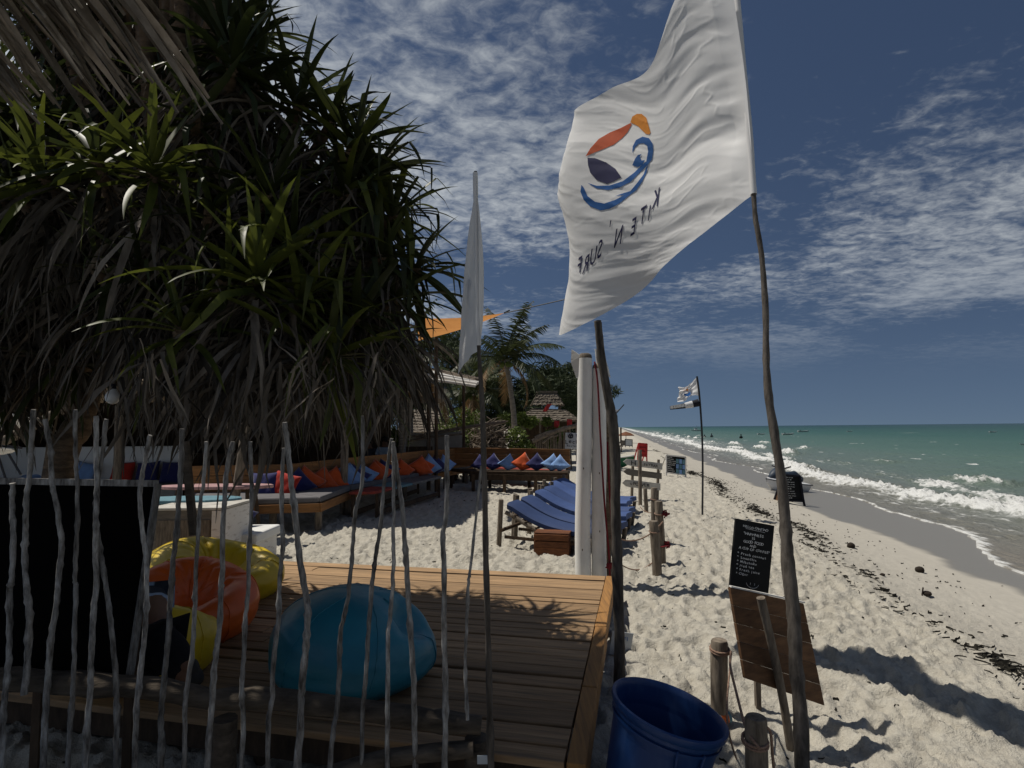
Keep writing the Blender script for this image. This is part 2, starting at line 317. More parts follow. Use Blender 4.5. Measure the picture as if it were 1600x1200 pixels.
mat('jetski_white', (0.78, 0.78, 0.78), (0.68, 0.68, 0.68), rough=0.3); mat('jetski_dark', (0.035, 0.05, 0.075), rough=0.5); mat('foil', (0.75, 0.75, 0.73), (0.5, 0.5, 0.48), rough=0.5)
# ------------------------------------------------------------------ beach sand (one sheet to the horizon)
def sand_material():
    m = bpy.data.materials.new('sand'); m.use_nodes = True; N, L = m.node_tree.nodes, m.node_tree.links; b = N['Principled BSDF']; M['sand'] = m
    g = N.new('ShaderNodeNewGeometry'); dt = N.new('ShaderNodeVectorMath'); dt.operation = 'DOT_PRODUCT'; L.new(g.outputs['Position'], dt.inputs[0]); dt.inputs[1].default_value = (BC, -BS, 0)
    def noise(s, d, st=(1, 1, 1)):
        mp = N.new('ShaderNodeMapping'); mp.inputs['Scale'].default_value = st; L.new(g.outputs['Position'], mp.inputs[0])
        n = N.new('ShaderNodeTexNoise'); n.inputs['Scale'].default_value = s; n.inputs['Detail'].default_value = d; n.inputs['Roughness'].default_value = 0.65; L.new(mp.outputs[0], n.inputs[0]); return n.outputs[0]
    def math2(op, a, bb):
        n = N.new('ShaderNodeMath'); n.operation = op
        for i, x in enumerate((a, bb)):
            if isinstance(x, (int, float)): n.inputs[i].default_value = x
            else: L.new(x, n.inputs[i])
        return n.outputs[0]
    nb = noise(0.35, 3); nm = noise(9, 6); nf = noise(160, 3)
    vv = math2('ADD', dt.outputs['Value'], math2('MULTIPLY', math2('SUBTRACT', nb, 0.5), 1.5))
    cr = N.new('ShaderNodeValToRGB'); cr.color_ramp.elements[0].color = (0.36, 0.33, 0.275, 1); cr.color_ramp.elements[1].color = (0.56, 0.53, 0.455, 1)
    cr.color_ramp.elements[0].position = 0.32; cr.color_ramp.elements[1].position = 0.62
    L.new(math2('ADD', math2('MULTIPLY', nm, 0.6), math2('MULTIPLY', nf, 0.4)), cr.inputs[0])
    def rng_(a, x0, x1, y0=0.0, y1=1.0):
        n = N.new('ShaderNodeMapRange'); n.interpolation_type = 'SMOOTHSTEP'; L.new(a, n.inputs[0])
        for i, q in enumerate((x0, x1, y0, y1)): n.inputs[i + 1].default_value = q
        return n.outputs[0]
    def mix(f, a, c):
        n = N.new('ShaderNodeMix'); n.data_type = 'RGBA'; L.new(f, n.inputs[0]); L.new(a, n.inputs[6]); n.inputs[7].default_value = c; return n.outputs[2]
    damp = rng_(vv, 2.5, 3.1, 0, 0.75); wet = rng_(vv, 4.50, 4.72)
    col = mix(damp, cr.outputs[0], (0.40, 0.375, 0.325, 1)); col = mix(wet, col, (0.195, 0.188, 0.172, 1))
    L.new(col, b.inputs['Base Color']); L.new(rng_(vv, 4.5, 4.8, 0.92, 0.42), b.inputs['Roughness']); b.inputs['Specular IOR Level'].default_value = 0.3
    bp = N.new('ShaderNodeBump'); bp.inputs['Distance'].default_value = 0.045; L.new(rng_(vv, 2.6, 4.4, 0.8, 0.05), bp.inputs['Strength'])
    L.new(math2('ADD', math2('MULTIPLY', noise(24, 5), 1.0), math2('MULTIPLY', nf, 0.25)), bp.inputs['Height']); L.new(bp.outputs[0], b.inputs['Normal'])
sand_material()
TS = 7.0; TN = 512
def trample_tile():
    g = np.random.default_rng(5); c = TS / TN; H_ = np.zeros((TN, TN))
    for _ in range(2900):
        cx, cy = g.uniform(0, TS, 2); a = g.uniform(0, 2 * math.pi); L_ = g.uniform(0.05, 0.12); W_ = L_ * g.uniform(0.45, 0.75); dp = g.uniform(0.4, 1.0) * (L_ / .11)
        k = int(0.30 / c); ii = np.arange(-k, k + 1); X, Y = np.meshgrid(ii * c, ii * c, indexing='ij')
        x = X * math.cos(a) + Y * math.sin(a); y = -X * math.sin(a) + Y * math.cos(a); r = np.sqrt((x / L_) ** 2 + (y / W_) ** 2)
        pr = -np.exp(-(r / 0.9) ** 6) + 0.62 * np.exp(-((r - 1.35) / 0.40) ** 2)
        i0, j0 = int(cx / c), int(cy / c); I = np.ix_((i0 + ii) % TN, (j0 + ii) % TN)
        w = np.exp(-(r / 1.2) ** 4); H_[I] = H_[I] * (1 - 0.75 * w) + dp * pr
    return H_ - H_.mean()
TRAMP = trample_tile(); NOI = tile_noise(512, 1.6, 3, 2); NOI2 = tile_noise(512, 1.1, 9, 6)
nr, nc = 720, 720
yy = 2.5 * 1.0052 ** np.arange(nr) - 2.5
yy = np.concatenate([[-40, -12, -4, -1.2], yy, [140, 260, 600, 1500, 5000, 12000]])
tt = np.linspace(-0.97, 0.97, nc)
YY, TT = np.meshgrid(yy, tt, indexing='ij'); XX = TT * np.maximum(YY + 2.5, 3.0)
XX[:3] = TT[:3] * 40
VV = XX * BC - YY * BS
ZZ = np.interp(VV, PV, PZ)
fade = np.clip((34 - YY) / 26, 0, 1) * (YY > -1)
dry = 1 - np.clip((VV - 2.2) / 0.8, 0, 1); wet = 1 - np.clip((VV - 3.2) / 1.6, 0, 1)
soft = 0.55 + 0.45 * np.clip((YY - 2.2) / 2.2, 0, 1)
ca, sa = math.cos(0.5), math.sin(0.5)
ZZ = ZZ + fade * (0.052 * soft * dry * samp(TRAMP, XX * ca + YY * sa, -XX * sa + YY * ca, TS) + 0.016 * dry * samp(NOI, XX, YY, 6.0) + 0.006 * wet * samp(NOI2, XX, YY, 3.1))
beach = grid_mesh('beach_sand', np.swapaxes(np.stack([XX, YY, ZZ], -1), 0, 1), 'sand'); tag(beach, 'pale trampled coral sand beach sloping to the wet shore', kind='structure')

# ------------------------------------------------------------------ sea
SEA = -0.60
def sea():
    uu = np.concatenate([np.arange(-40, 2, 3.0), np.arange(2, 30, 0.14), 30 * 1.012 ** np.arange(0, 175), [260, 300, 380, 500, 800, 1500, 3000, 6000, 12000]])
    vv = np.concatenate([np.arange(5.0, 14, 0.075), 14 * 1.012 ** np.arange(0, 100), 46 * 1.06 ** np.arange(1, 45), [900, 1500, 3000, 6000, 12000]])
    U, Vv = np.meshgrid(uu, vv, indexing='ij')
    n1 = samp(NOI, U, Vv, 23.0); n2 = samp(NOI2, U, Vv, 9.0); n3 = samp(NOI2, U, Vv, 3.3); nl = samp(NOI, U * 1.0, 3.0 + 0 * Vv, 30.0)
    edge = 6.55 + 0.65 * np.sin(U * 0.42 + 0.8) + 0.35 * np.sin(U * 0.93 + 2) + 0.10 * n1
    sand = np.interp(Vv, PV, PZ)
    near = np.clip((90 - U) / 60, 0.15, 1)
    z = SEA + 0.035 * n1 * near + 0.018 * n2 * np.clip((30 - U) / 25, 0, 1)
    foam = np.zeros_like(U)
    def crest(v0, h, wf, wb, seg, fl):
        nonlocal z, foam
        d = Vv - v0; prof = np.where(d < 0, np.exp(-(d / wf) ** 2), np.exp(-(d / wb) ** 2)); z = z + h * seg * prof * (1 + 0.25 * n3)
        foam = np.maximum(foam, fl * np.clip(seg * 1.3, 0, 1) * np.where(d < 0, np.exp(-(d / (wf * 1.5)) ** 2), np.exp(-(d / (wb * 0.5)) ** 2)))
    c1 = 9.35 + 0.6 * np.sin(U * 0.16 + 0.3) + 0.35 * np.sin(U * 0.37 + 1) + 0.12 * n2
    crest(c1, 0.26, 0.36, 0.95, np.clip(0.95 + 0.22 * np.sin(U * 0.23 + 0.5) + 0.15 * nl, 0.55, 1.2), 1.15)
    c2 = 11.3 + 0.5 * np.sin(U * 0.21 + 2.0) + 0.10 * n2
    crest(c2, 0.22, 0.25, 0.8, np.clip(0.25 + 0.75 * np.sin(U * 0.33 + 0.2) + 0.25 * nl, 0, 1), 0.95)
    c3 = 13.6 + 0.7 * np.sin(U * 0.12) + 0.15 * n2
    crest(c3, 0.38, 0.32, 0.9, np.clip(1.15 * np.sin(U * 0.52 + 0.9) + 0.25 * nl - 0.2, 0, 1), 1.0)
    c4 = 17.5 + 1.2 * np.sin(U * 0.09 + 1)
    crest(c4, 0.30, 0.5, 1.2, np.clip(1.1 * np.sin(U * 0.31 + 2.2) - 0.45 + 0.2 * nl, 0, 1), 0.75)
    far = np.clip((U - 35) / 50, 0, 1)                                     # beyond, the surf closes into a broad white band
    foam = np.maximum(foam, far * np.exp(-((Vv - 11) / 4.5) ** 2) * (0.60 + 0.16 * n2))
    foam = np.maximum(foam, 0.56 * np.exp(-((Vv - 8.7) / 1.3) ** 2) * np.clip(0.62 + 0.35 * n2, 0, 1))      # streaky wash
    foam = np.maximum(foam, 0.42 * np.exp(-((Vv - 12.6) / 1.8) ** 2) * np.clip(0.55 + 0.4 * n2, 0, 1))
    foam = np.maximum(foam, 0.9 * (samp(NOI2, U, Vv, 60.0) > 2.55) * (Vv > 17) * (Vv < 150))
    rim = Vv - edge
    wid = 0.10 + 0.14 * np.clip(np.sin(U * 0.5 + 1.5), 0, 1)
    foam = np.maximum(foam, np.clip(0.85 + 0.2 * n3, 0, 1) * np.exp(-((rim - 0.06) / wid) ** 2) * (rim > -0.3))
    z = np.where(rim > 0, np.maximum(z, sand + 0.010 + 0.02 * np.exp(-(rim / 0.15) ** 2)), sand - 0.12)
    z = np.where(rim < 0, np.minimum(z, sand - 0.02), z)
    X, Y = uv2w(U, Vv); o = grid_mesh('sea', np.stack([X, Y, z], -1), None)
    a = o.data.attributes.new('foam', 'FLOAT', 'POINT'); a.data.foreach_set('value', foam.ravel().astype(np.float32))
    m = bpy.data.materials.new('sea_water'); m.use_nodes = True; N, L = m.node_tree.nodes, m.node_tree.links; b = N['Principled BSDF']
    g = N.new('ShaderNodeNewGeometry'); dt = N.new('ShaderNodeVectorMath'); dt.operation = 'DOT_PRODUCT'; L.new(g.outputs['Position'], dt.inputs[0]); dt.inputs[1].default_value = (BC, -BS, 0)
    mp = N.new('ShaderNodeMapping'); mp.inputs['Rotation'].default_value = (0, 0, BA); mp.inputs['Scale'].default_value = (1, 0.45, 1); L.new(g.outputs['Position'], mp.inputs[0])
    def noise(s, d):
        n = N.new('ShaderNodeTexNoise'); n.inputs['Scale'].default_value = s; n.inputs['Detail'].default_value = d; n.inputs['Roughness'].default_value = 0.6; L.new(mp.outputs[0], n.inputs[0]); return n.outputs[0]
    lg = N.new('ShaderNodeMath'); lg.operation = 'LOGARITHM'; lg.inputs[1].default_value = 10; L.new(dt.outputs['Value'], lg.inputs[0])
    nb = noise(0.05, 4); ad = N.new('ShaderNodeMath'); ad.operation = 'MULTIPLY_ADD'; ad.inputs[1].default_value = 0.35; L.new(nb, ad.inputs[0]); L.new(lg.outputs[0], ad.inputs[2])
    mr = N.new('ShaderNodeMapRange'); L.new(ad.outputs[0], mr.inputs[0]); mr.inputs[1].default_value = 0.95; mr.inputs[2].default_value = 3.2
    cr = N.new('ShaderNodeValToRGB'); E = cr.color_ramp.elements
    E[0].position = 0.0; E[0].color = (0.20, 0.18, 0.145, 1); E[1].position = 1.0; E[1].color = (0.009, 0.042, 0.046, 1)
    for p_, c_ in ((0.06, (0.17, 0.17, 0.145)), (0.12, (0.135, 0.165, 0.145)), (0.27, (0.085, 0.150, 0.115)), (0.46, (0.036, 0.102, 0.075)), (0.68, (0.016, 0.062, 0.050))):
        e = E.new(p_); e.color = (*c_, 1)
    L.new(mr.outputs[0], cr.inputs[0])
    at = N.new('ShaderNodeAttribute'); at.attribute_name = 'foam'
    nf = noise(4.5, 9); fm = N.new('ShaderNodeMath'); fm.operation = 'MULTIPLY_ADD'; fm.inputs[1].default_value = 2.4; fm.inputs[2].default_value = -1.25; L.new(nf, fm.inputs[0])
    f2 = N.new('ShaderNodeMath'); f2.operation = 'ADD'; L.new(fm.outputs[0], f2.inputs[0]); L.new(at.outputs['Fac'], f2.inputs[1])
    fr = N.new('ShaderNodeMapRange'); fr.interpolation_type = 'SMOOTHSTEP'; L.new(f2.outputs[0], fr.inputs[0]); fr.inputs[1].default_value = 0.30; fr.inputs[2].default_value = 0.92
    gate = N.new('ShaderNodeMath'); gate.operation = 'MULTIPLY'; L.new(fr.outputs[0], gate.inputs[0])
    g2 = N.new('ShaderNodeMapRange'); L.new(at.outputs['Fac'], g2.inputs[0]); g2.inputs[1].default_value = 0.08; g2.inputs[2].default_value = 0.3; L.new(g2.outputs[0], gate.inputs[1])
    mx = N.new('ShaderNodeMix'); mx.data_type = 'RGBA'; L.new(gate.outputs[0], mx.inputs[0]); L.new(cr.outputs[0], mx.inputs[6]); mx.inputs[7].default_value = (0.66, 0.67, 0.66, 1)
    L.new(mx.outputs[2], b.inputs['Base Color'])
    r2 = N.new('ShaderNodeMapRange'); L.new(gate.outputs[0], r2.inputs[0]); r2.inputs[3].default_value = 0.30; r2.inputs[4].default_value = 0.9; L.new(r2.outputs[0], b.inputs['Roughness'])
    b.inputs['Specular IOR Level'].default_value = 0.25
    bp = N.new('ShaderNodeBump'); bp.inputs['Strength'].default_value = 0.8; bp.inputs['Distance'].default_value = 0.25
    bs = N.new('ShaderNodeMath'); bs.operation = 'ADD'; L.new(noise(1.6, 6), bs.inputs[0]); L.new(nf, bs.inputs[1]); L.new(bs.outputs[0], bp.inputs['Height']); L.new(bp.outputs[0], b.inputs['Normal'])
    o.data.materials.append(m); tag(o, 'green sea with breaking white surf along the shore', kind='structure')
sea()

# ------------------------------------------------------------------ seaweed wrack
def wrack():
    v = []; f = []
    def bit(x, y, L_, w, a):
        z = sandz(x, y) + 0.008; n = 4; o = len(v); h = random.uniform(0.006, 0.022); cv = random.gauss(0, L_ * .9)
        for i in range(n + 1):
            t = i / n - 0.5; ww = w * (1 - (2 * t) ** 2) * random.uniform(0.5, 1.2) + 0.002; bx = x + math.cos(a) * t * L_ + random.gauss(0, w * 0.4) - math.sin(a) * cv * t * t; by = y + math.sin(a) * t * L_ + random.gauss(0, w * 0.4) + math.cos(a) * cv * t * t
            for sgn, hh in ((-1, 0), (0, h), (1, 0)): v.append((bx - math.sin(a) * sgn * ww, by + math.cos(a) * sgn * ww, z + hh * random.uniform(0.5, 1)))
        for i in range(n):
            for k in range(2): f.append((o + i * 3 + k, o + i * 3 + k + 1, o + i * 3 + k + 4, o + i * 3 + k + 3))
    for _ in range(95):                                          # the tide line: clumps of strands
        u = random.uniform(2, 26) if random.random() < 0.7 else random.uniform(2, 60); s = random.choice([0.10, 0.2, 0.35])
        v0 = 2.85 + 0.22 * math.sin(u * 0.7) + 0.12 * math.sin(u * 1.9) + random.gauss(0, 0.10 + 0.14 * (random.random() < 0.25))
        for _ in range(random.randint(14, 36)):
            x, y = uv2w(u + random.gauss(0, s * 1.6), v0 + random.gauss(0, s * 0.35)); bit(x, y, random.uniform(0.03, 0.11), random.uniform(0.002, 0.006), BA * -1 + math.pi / 2 + random.gauss(0, 1.0))
    for _ in range(420):                                          # sparse flecks
        u = random.uniform(2, 22); x, y = uv2w(u, random.gauss(3.4, 0.6)); bit(x, y, random.uniform(0.012, 0.05), random.uniform(0.0015, 0.005), random.uniform(0, 6.28))
    for _ in range(450):
        x = random.uniform(-3.2, 4); y = random.uniform(3, 15)
        if x * BC - y * BS < 2.6: bit(x, y, random.uniform(0.012, 0.05), random.uniform(0.003, 0.008), random.uniform(0, 6.28))
    o = link_mesh('seaweed', v, f, 'seaweed'); tag(o, 'dark seaweed strands washed up along the tide line', kind='stuff')
wrack()
for (px, py, r, lab) in ((1330, 856, 0.06, 'round black coconut husk on damp sand near wet shore'), (1449, 931, 0.045, 'dark husk with a stick beside it on the seaweed line'), (1379, 900, 0.03, 'small dark husk on damp sand below the black coconut'), (1437, 894, 0.055, 'flat dark clump of weed on damp sand nearest the wet shore')):
    p = G(px, py); mb = MB(); mb.ball((p.x, p.y, p.z + r * 0.55), r, 12, (1, 1, 0.8 if r > 0.05 else 0.6), jit=0.10)
    if 'stick' in lab: mb.tube([p + V3((-0.06, 0, -0.01)), p + V3((-0.04, 0, 0.09))], 0.008, 6)
    tag(mb.build('coconut_husk', 'coconut', smooth=60), lab, 'coconut')

# ------------------------------------------------------------------ deck
DH = 0.25; DA = R(12.6); EX = V3((math.cos(DA), -math.sin(DA), 0)); EY = V3((math.sin(DA), math.cos(DA), 0))
d_br = G(961, 901, DH)                      # back right corner
def D(a, b, z=DH): return d_br + EX * a + EY * b + V3((0, 0, z - DH))    # a: to the right, b: away from the camera
deck = thing('wooden_deck', 'low weathered plank deck in the foreground carrying the bean bags', 'deck', D(-3, -1.6, 0))
DW = 4.6; b = 0.0; i = 0; DROT = math.atan2(EX.y, EX.x)
widths = []
while b > -3.05:
    w = random.choice([0.085, 0.11, 0.12, 0.14, 0.145, 0.15]); gap = random.choice([0.009, 0.014, 0.020, 0.028])
    cuts = [0.0, random.uniform(2.2, 4.6), DW] if i % 3 != 0 else [0.0, DW]
    for c0, c1 in zip(cuts[:-1], cuts[1:]):
        L_ = c1 - c0 - 0.006; hw = w / 2; hh = 0.016
        me = MB(); nseg = max(4, int(L_ / 0.35)); A = []
        wob = [random.gauss(0, 0.0022) for _ in range(nseg + 1)]
        for k in range(nseg + 1):
            x = -L_ / 2 + L_ * k / nseg; e = wob[k]
            A.append([(x, -hw + e, -hh), (x, -hw + e, hh - 0.004), (x, -hw + 0.005 + e, hh), (x, hw - 0.005 + e * 0.6, hh), (x, hw + e * 0.6, hh - 0.004), (x, hw + e * 0.6, -hh)])
        me.grid(np.array(A), wrap=True, flip=True); nn = len(me.v); me.f += [tuple(range(6)), tuple(range(nn - 1, nn - 7, -1))]
        msh = bpy.data.meshes.new('plank'); msh.from_pydata(me.v, [], me.f); msh.materials.append(M['deck'])
        o = bpy.data.objects.new('plank', msh); COL.objects.link(o); o.parent = deck
        c = D(-0.09 - (c0 + c1) / 2, b - hw, DH - hh + random.gauss(0, 0.003)); o.location = c - V3(deck.location); o.rotation_euler = (random.gauss(0, 0.006), random.gauss(0, 0.0006), DROT + random.gauss(0, 0.0012))
    b -= w + gap; i += 1
DB = b
for j, (b0, b1) in enumerate(((0.0, -1.42), (-1.43, -2.4), (-2.41, DB))):
    mb = MB(); mb.beam(D(-0.043, b0, DH - 0.06), D(-0.043 + 0.004 * (j - 1), b1, DH - 0.06), 0.085, 0.13); mb.build('edge_board', 'deck_edge', deck, bevel=0.006)
mb = MB(); mb.beam(D(-0.1, -0.05, 0.09), D(-DW, -0.05, 0.09), 0.06, 0.16); mb.build('joist', 'dark_wood', deck)
for q in (-0.8, -1.6, -2.4, -3.0):
    mb = MB(); mb.beam(D(-0.1, q, 0.11), D(-DW, q, 0.11), 0.05, 0.15); mb.build('joist', 'dark_wood', deck)
for a_ in (-0.25, -1.7, -3.2, -4.4):
    for q in (-0.12, -1.6, -2.95):
        mb = MB(); mb.tube([D(a_, q, -0.15), D(a_, q, 0.04)], 0.055, 9); mb.build('foot', 'dark_wood', deck, smooth=40)

# ------------------------------------------------------------------ stick fence in the foreground
FY = 2.5
def polyrad(px, Y): return px * Y / FPX
sticks = [
 (5, [(20,755),(19,790),(21,830),(19,902),(15,925),(15,1000),(11,1062),(4,1137),(2,1260)]),
 (5, [(52,640),(49,690),(47,740),(41,780),(40,830),(38,870),(42,920),(46,960),(44,1020),(38,1085)]),
 (5, [(70,655),(78,700),(81,750),(90,800),(96,850),(93,890),(88,940),(80,1000),(75,1060),(70,1140),(66,1260)]),
 (4, [(118,640),(118,700),(121,760),(121,820),(117,900),(119,920),(116,1000),(114,1080),(109,1140),(103,1260)]),
 (4.5, [(166,655),(160,710),(152,760),(150,810),(155,850),(163,900),(172,960),(178,1020),(182,1080),(182,1140),(178,1260)]),
 (5, [(150,650),(150,700),(151,760),(150,820),(149,870),(151,910),(146,960),(143,1020),(141,1080),(136,1140),(132,1260)]),
 (4.5, [(234,680),(228,715),(219,760),(220,800),(224,840),(229,880),(229,930),(226,990),(220,1050),(214,1110),(208,1260)]),
 (5, [(284,670),(283,720),(279,790),(275,840),(270,890),(266,940),(264,980),(258,1050),(252,1110),(253,1170),(250,1260)]),
 (4, [(323,690),(318,750),(312,800),(308,860),(305,920),(304,960),(299,1030),(290,1090),(289,1150),(285,1260)]),
 (5, [(364,690),(354,735),(351,780),(348,830),(347,900),(345,930),(342,990),(334,1050),(331,1110),(326,1160),(320,1260)]),
 (4, [(391,690),(392,740),(393,790),(389,860),(388,920),(384,960),(381,1020),(378,1080),(380,1130),(375,1260)]),
 (4.2, [(443,700),(441,740),(440,795),(442,840),(440,878),(437,910),(435,965),(427,1040),(425,1090),(419,1137),(418,1260)]),
 (6, [(445,660),(450,705),(456,760),(462,810),(468,870),(478,930),(481,960),(478,1010),(472,1070),(469,1130),(460,1260)]),
 (4.2, [(567,650),(567,700),(566,755),(555,800),(552,840),(549,880),(543,937),(532,988),(530,1050),(526,1112),(520,1150),(511,1260)]),
 (4, [(612,685),(606,725),(600,760),(595,815),(587,870),(582,910),(576,985),(572,1050),(567,1112),(564,1260)]),
 (4, [(614,690),(615,740),(615,815),(615,865),(614,905),(610,962),(606,995),(606,1075),(605,1150),(606,1260)]),
 (5, [(614,695),(622,745),(628,790),(632,840),(636,895),(639,950),(644,1025),(647,1087),(649,1187),(650,1260)]),
 (5.2, [(698,680),(698,790),(692,840),(694,900),(694,995),(696,1075),(695,1182),(696,1260)]),
 (3, [(752,728),(745,795),(735,890),(732,910),(729,975),(727,1050),(731,1125)]),
]
fence = thing('stick_fence', 'crooked grey stick fence with a log rail along the deck front', 'fence', (-1.2, FY, 0))
def knotty(pts, rp, Y, name, m, parent, n=9, jit=0.10, yj=0.012):
    pw = [P(x, y, Y + yj * math.sin(i * 1.7)) for i, (x, y) in enumerate(pts)]
    sp = smoothpath(pw, 6); r0 = 0.77 * rp * Y / FPX; rad = [r0 * (0.86 + 0.30 * k / len(sp)) * (1 + random.gauss(0, 0.06)) * (1.35 if random.random() < 0.07 else 1) for k in range(len(sp))]; sp = [q_ + V3((random.gauss(0, .0010), random.gauss(0, .001), 0)) for q_ in sp]
    mb = MB(); mb.tube(sp, rad, n, jit); return mb.build(name, m, parent, smooth=50)
for k, (w, pts) in enumerate(sticks): knotty(pts, w, FY - 0.02 * (k % 2), 'stick', 'stick', fence)
rl = [(-40, 1056), (60, 1064), (150, 1070), (250, 1076), (330, 1092), (430, 1092), (520, 1104), (620, 1116), (690, 1128), (752, 1134)]
mb = MB(); sp = smoothpath([P(x, y, FY + 0.075) for x, y in rl], 3); mb.tube(sp, [0.045 * (1 + random.gauss(0, 0.10)) for _ in sp], 10, 0.12); mb.build('rail', 'log', fence, smooth=50)
mb = MB(); sp = smoothpath([P(x, y, FY + 0.03) for x, y in ((300, 1270), (480, 1220), (600, 1185), (740, 1170))], 3); mb.tube(sp, 0.035, 9, 0.1); mb.build('lower_rail', 'log', fence, smooth=50)
for (x, y0) in ((352, 1118), (744, 1148)):
    p = P(x, y0, FY + 0.08); mb = MB(); mb.tube([V3((p.x, p.y, -0.2)), V3((p.x, p.y, 0.1)), V3((p.x, p.y, p.z - 0.012))], 0.052, 10, 0.08); mb.build('post', 'log', fence, smooth=50)
p = P(755, 1187, FY - 0.01); mb = MB(); mb.box(p, (0.05, 0.006, 0.033)); mb.build('tag_plate', 'paper', fence)
mb = MB(); mb.beam(P(289, 690, FY + 0.35), P(303, 836, FY + 0.35), 0.03, 0.03); mb.build('brace', 'log', fence)
# ------------------------------------------------------------------ black board behind the fence
bb = MB(); q = [P(-90, 752, 2.72), P(246, 757, 2.72), P(200, 1066, 2.62), P(-90, 1052, 2.62)]; bb.slab(q, 0.02)
board = thing('black_panel', 'large black board standing behind the stick fence at far left', 'panel', (-2.2, 2.65, 0))
bb.build('panel', 'black_board', board)
mb = MB(); mb.beam(P(247, 756, 2.71), P(201, 1067, 2.61), 0.014, 0.03); mb.build('edge_trim', 'stick', board)
mb = MB(); mb.beam(P(-90, 750, 2.71), P(247, 755.5, 2.71), 0.012, 0.03); mb.build('edge_trim', 'stick', board)
for x in (20, 170):
    p = P(x, 1045, 2.64); mb = MB(); mb.beam((p.x, p.y + 0.16, 0.0), (p.x, p.y + 0.16, 1.1), 0.04, 0.04, up=(0, 1, 0)); mb.build('strut', 'dark_wood', board)

# ------------------------------------------------------------------ flag poles, flags
from mathutils.geometry import delaunay_2d_cdt
def catmull(C, n):
    C = np.asarray(C, float); k = C.shape[0]; t = np.linspace(0, k - 1, n); i = np.minimum(t.astype(int), k - 2); u = (t - i).reshape((-1,) + (1,) * (C.ndim - 1))
    E_ = np.concatenate([2 * C[:1] - C[1:2], C, 2 * C[-1:] - C[-2:-1]]); p0, p1, p2, p3 = E_[i], E_[i + 1], E_[i + 2], E_[i + 3]
    return 0.5 * (2 * p1 + (p2 - p0) * u + (2 * p0 - 5 * p1 + 4 * p2 - p3) * u ** 2 + (3 * p1 - p0 - 3 * p2 + p3) * u ** 3)
def cloth(ctrl, nr, nc, wr):
    C = np.array([[list(P(*c)) for c in row] for row in ctrl]); A = catmull(C, nr); A = np.swapaxes(catmull(np.swapaxes(A, 0, 1), nc), 0, 1)
    n = np.cross(np.gradient(A, axis=1), np.gradient(A, axis=0)); n /= np.linalg.norm(n, axis=2, keepdims=True) + 1e-9
    T, S = np.meshgrid(np.linspace(0, 1, nr), np.linspace(0, 1, nc), indexing='ij')
    return A + n * wr(S, T)[..., None], S, T
def normals(A):
    n = np.cross(np.gradient(A, axis=1), np.gradient(A, axis=0)); return n / (np.linalg.norm(n, axis=2, keepdims=True) + 1e-9)
NW = tile_noise(256, 1.9, 21, 1, 40); NF = tile_noise(256, 1.3, 22, 3, 60)
def wr1(S, T):
    dg = S * 0.55 + T * 0.85; al = S * 0.85 - T * 0.5           # creases run from lower left to upper right
    x = samp(NW, dg * 0.62, al * 0.13 + 0.3, 1.0)
    env = np.clip(S / 0.08, 0, 1) * np.clip((1 - S) / 0.02 + 0.4, 0, 1)
    rid = np.abs(samp(NW, dg * 0.9 + 0.37, al * 0.16 + 0.1, 1.0))
    fine = samp(NF, dg * 0.8 + 0.11, al * 0.10 + 0.4, 1.0); fr = np.clip(1 - np.abs(fine) * 1.6, 0, 1) ** 2
    fin2 = samp(NF, dg * 0.5 + 0.61, al * 0.13 + 0.2 + 0.05 * S, 1.0); fr2 = np.clip(1 - np.abs(fin2) * 1.4, 0, 1) ** 2
    patch = np.clip(0.5 + 0.6 * samp(NW, S * 0.4, T * 0.4 + .5, 1.0), 0, 1)
    return env * (0.0026 * fr * patch + 0.0032 * fr2 * (1 - patch * .6) + 0.012 * x + 0.012 * (0.8 - rid) + 0.048 * np.sin(dg * 9 + 0.8 * np.sin(al * 4)) * (0.35 + 0.65 * S) + 0.010 * np.sin(T * 24 + S * 6) * np.clip(1 - S / 0.35, 0, 1) * np.clip((T - 0.35) * 2, 0, 1))
def pole_of(name, label, pts, Y, m='pole', group=None, n=10, jit=0.09, lean=0.0):
    pw = [P(x, y, Y + lean * (1200 - y) / 900) for x, y, _ in pts]; pw.append(V3((pw[-1].x + (pw[-1].x - pw[-2].x) * 0.3, pw[-1].y, -0.3)))
    rr = [w * Y / FPX for _, _, w in pts]; rr.append(rr[-1]); sp = smoothpath(pw, 5); rad = []
    for i in range(len(sp)):
        t = i / (len(sp) - 1) * (len(rr) - 1); k = min(int(t), len(rr) - 2); rad.append(lerp(rr[k], rr[k + 1], t - k) * (1 + random.gauss(0, 0.05)) * (1.25 if random.random() < 0.05 else 1))
    mb = MB(); mb.tube(sp, rad, n, jit); o = mb.build(name, m, smooth=50); return tag(o, label, 'pole', group)
FL1 = 2.75
pole_of('flag_pole', 'tall bent driftwood pole carrying the big white flag', [(1130,-125,3),(1145,-60,3.4),(1160,90,3.6),(1172,220,3.8),(1178,310,4.2),(1181,345,4.6),(1190,400,5),(1196,480,5.6),(1197,560,6.2),(1201,620,7),(1212,690,7.6),(1221,750,8.2),(1228,830,8.8),(1232,890,10.5),(1240,960,10.5),(1243,1030,10.5),(1250,1110,10.8),(1254,1200,11),(1256,1260,11)], FL1, lean=0.5)
DC = [3.25, 3.62, 4.02, 4.46, 4.85, 5.15]
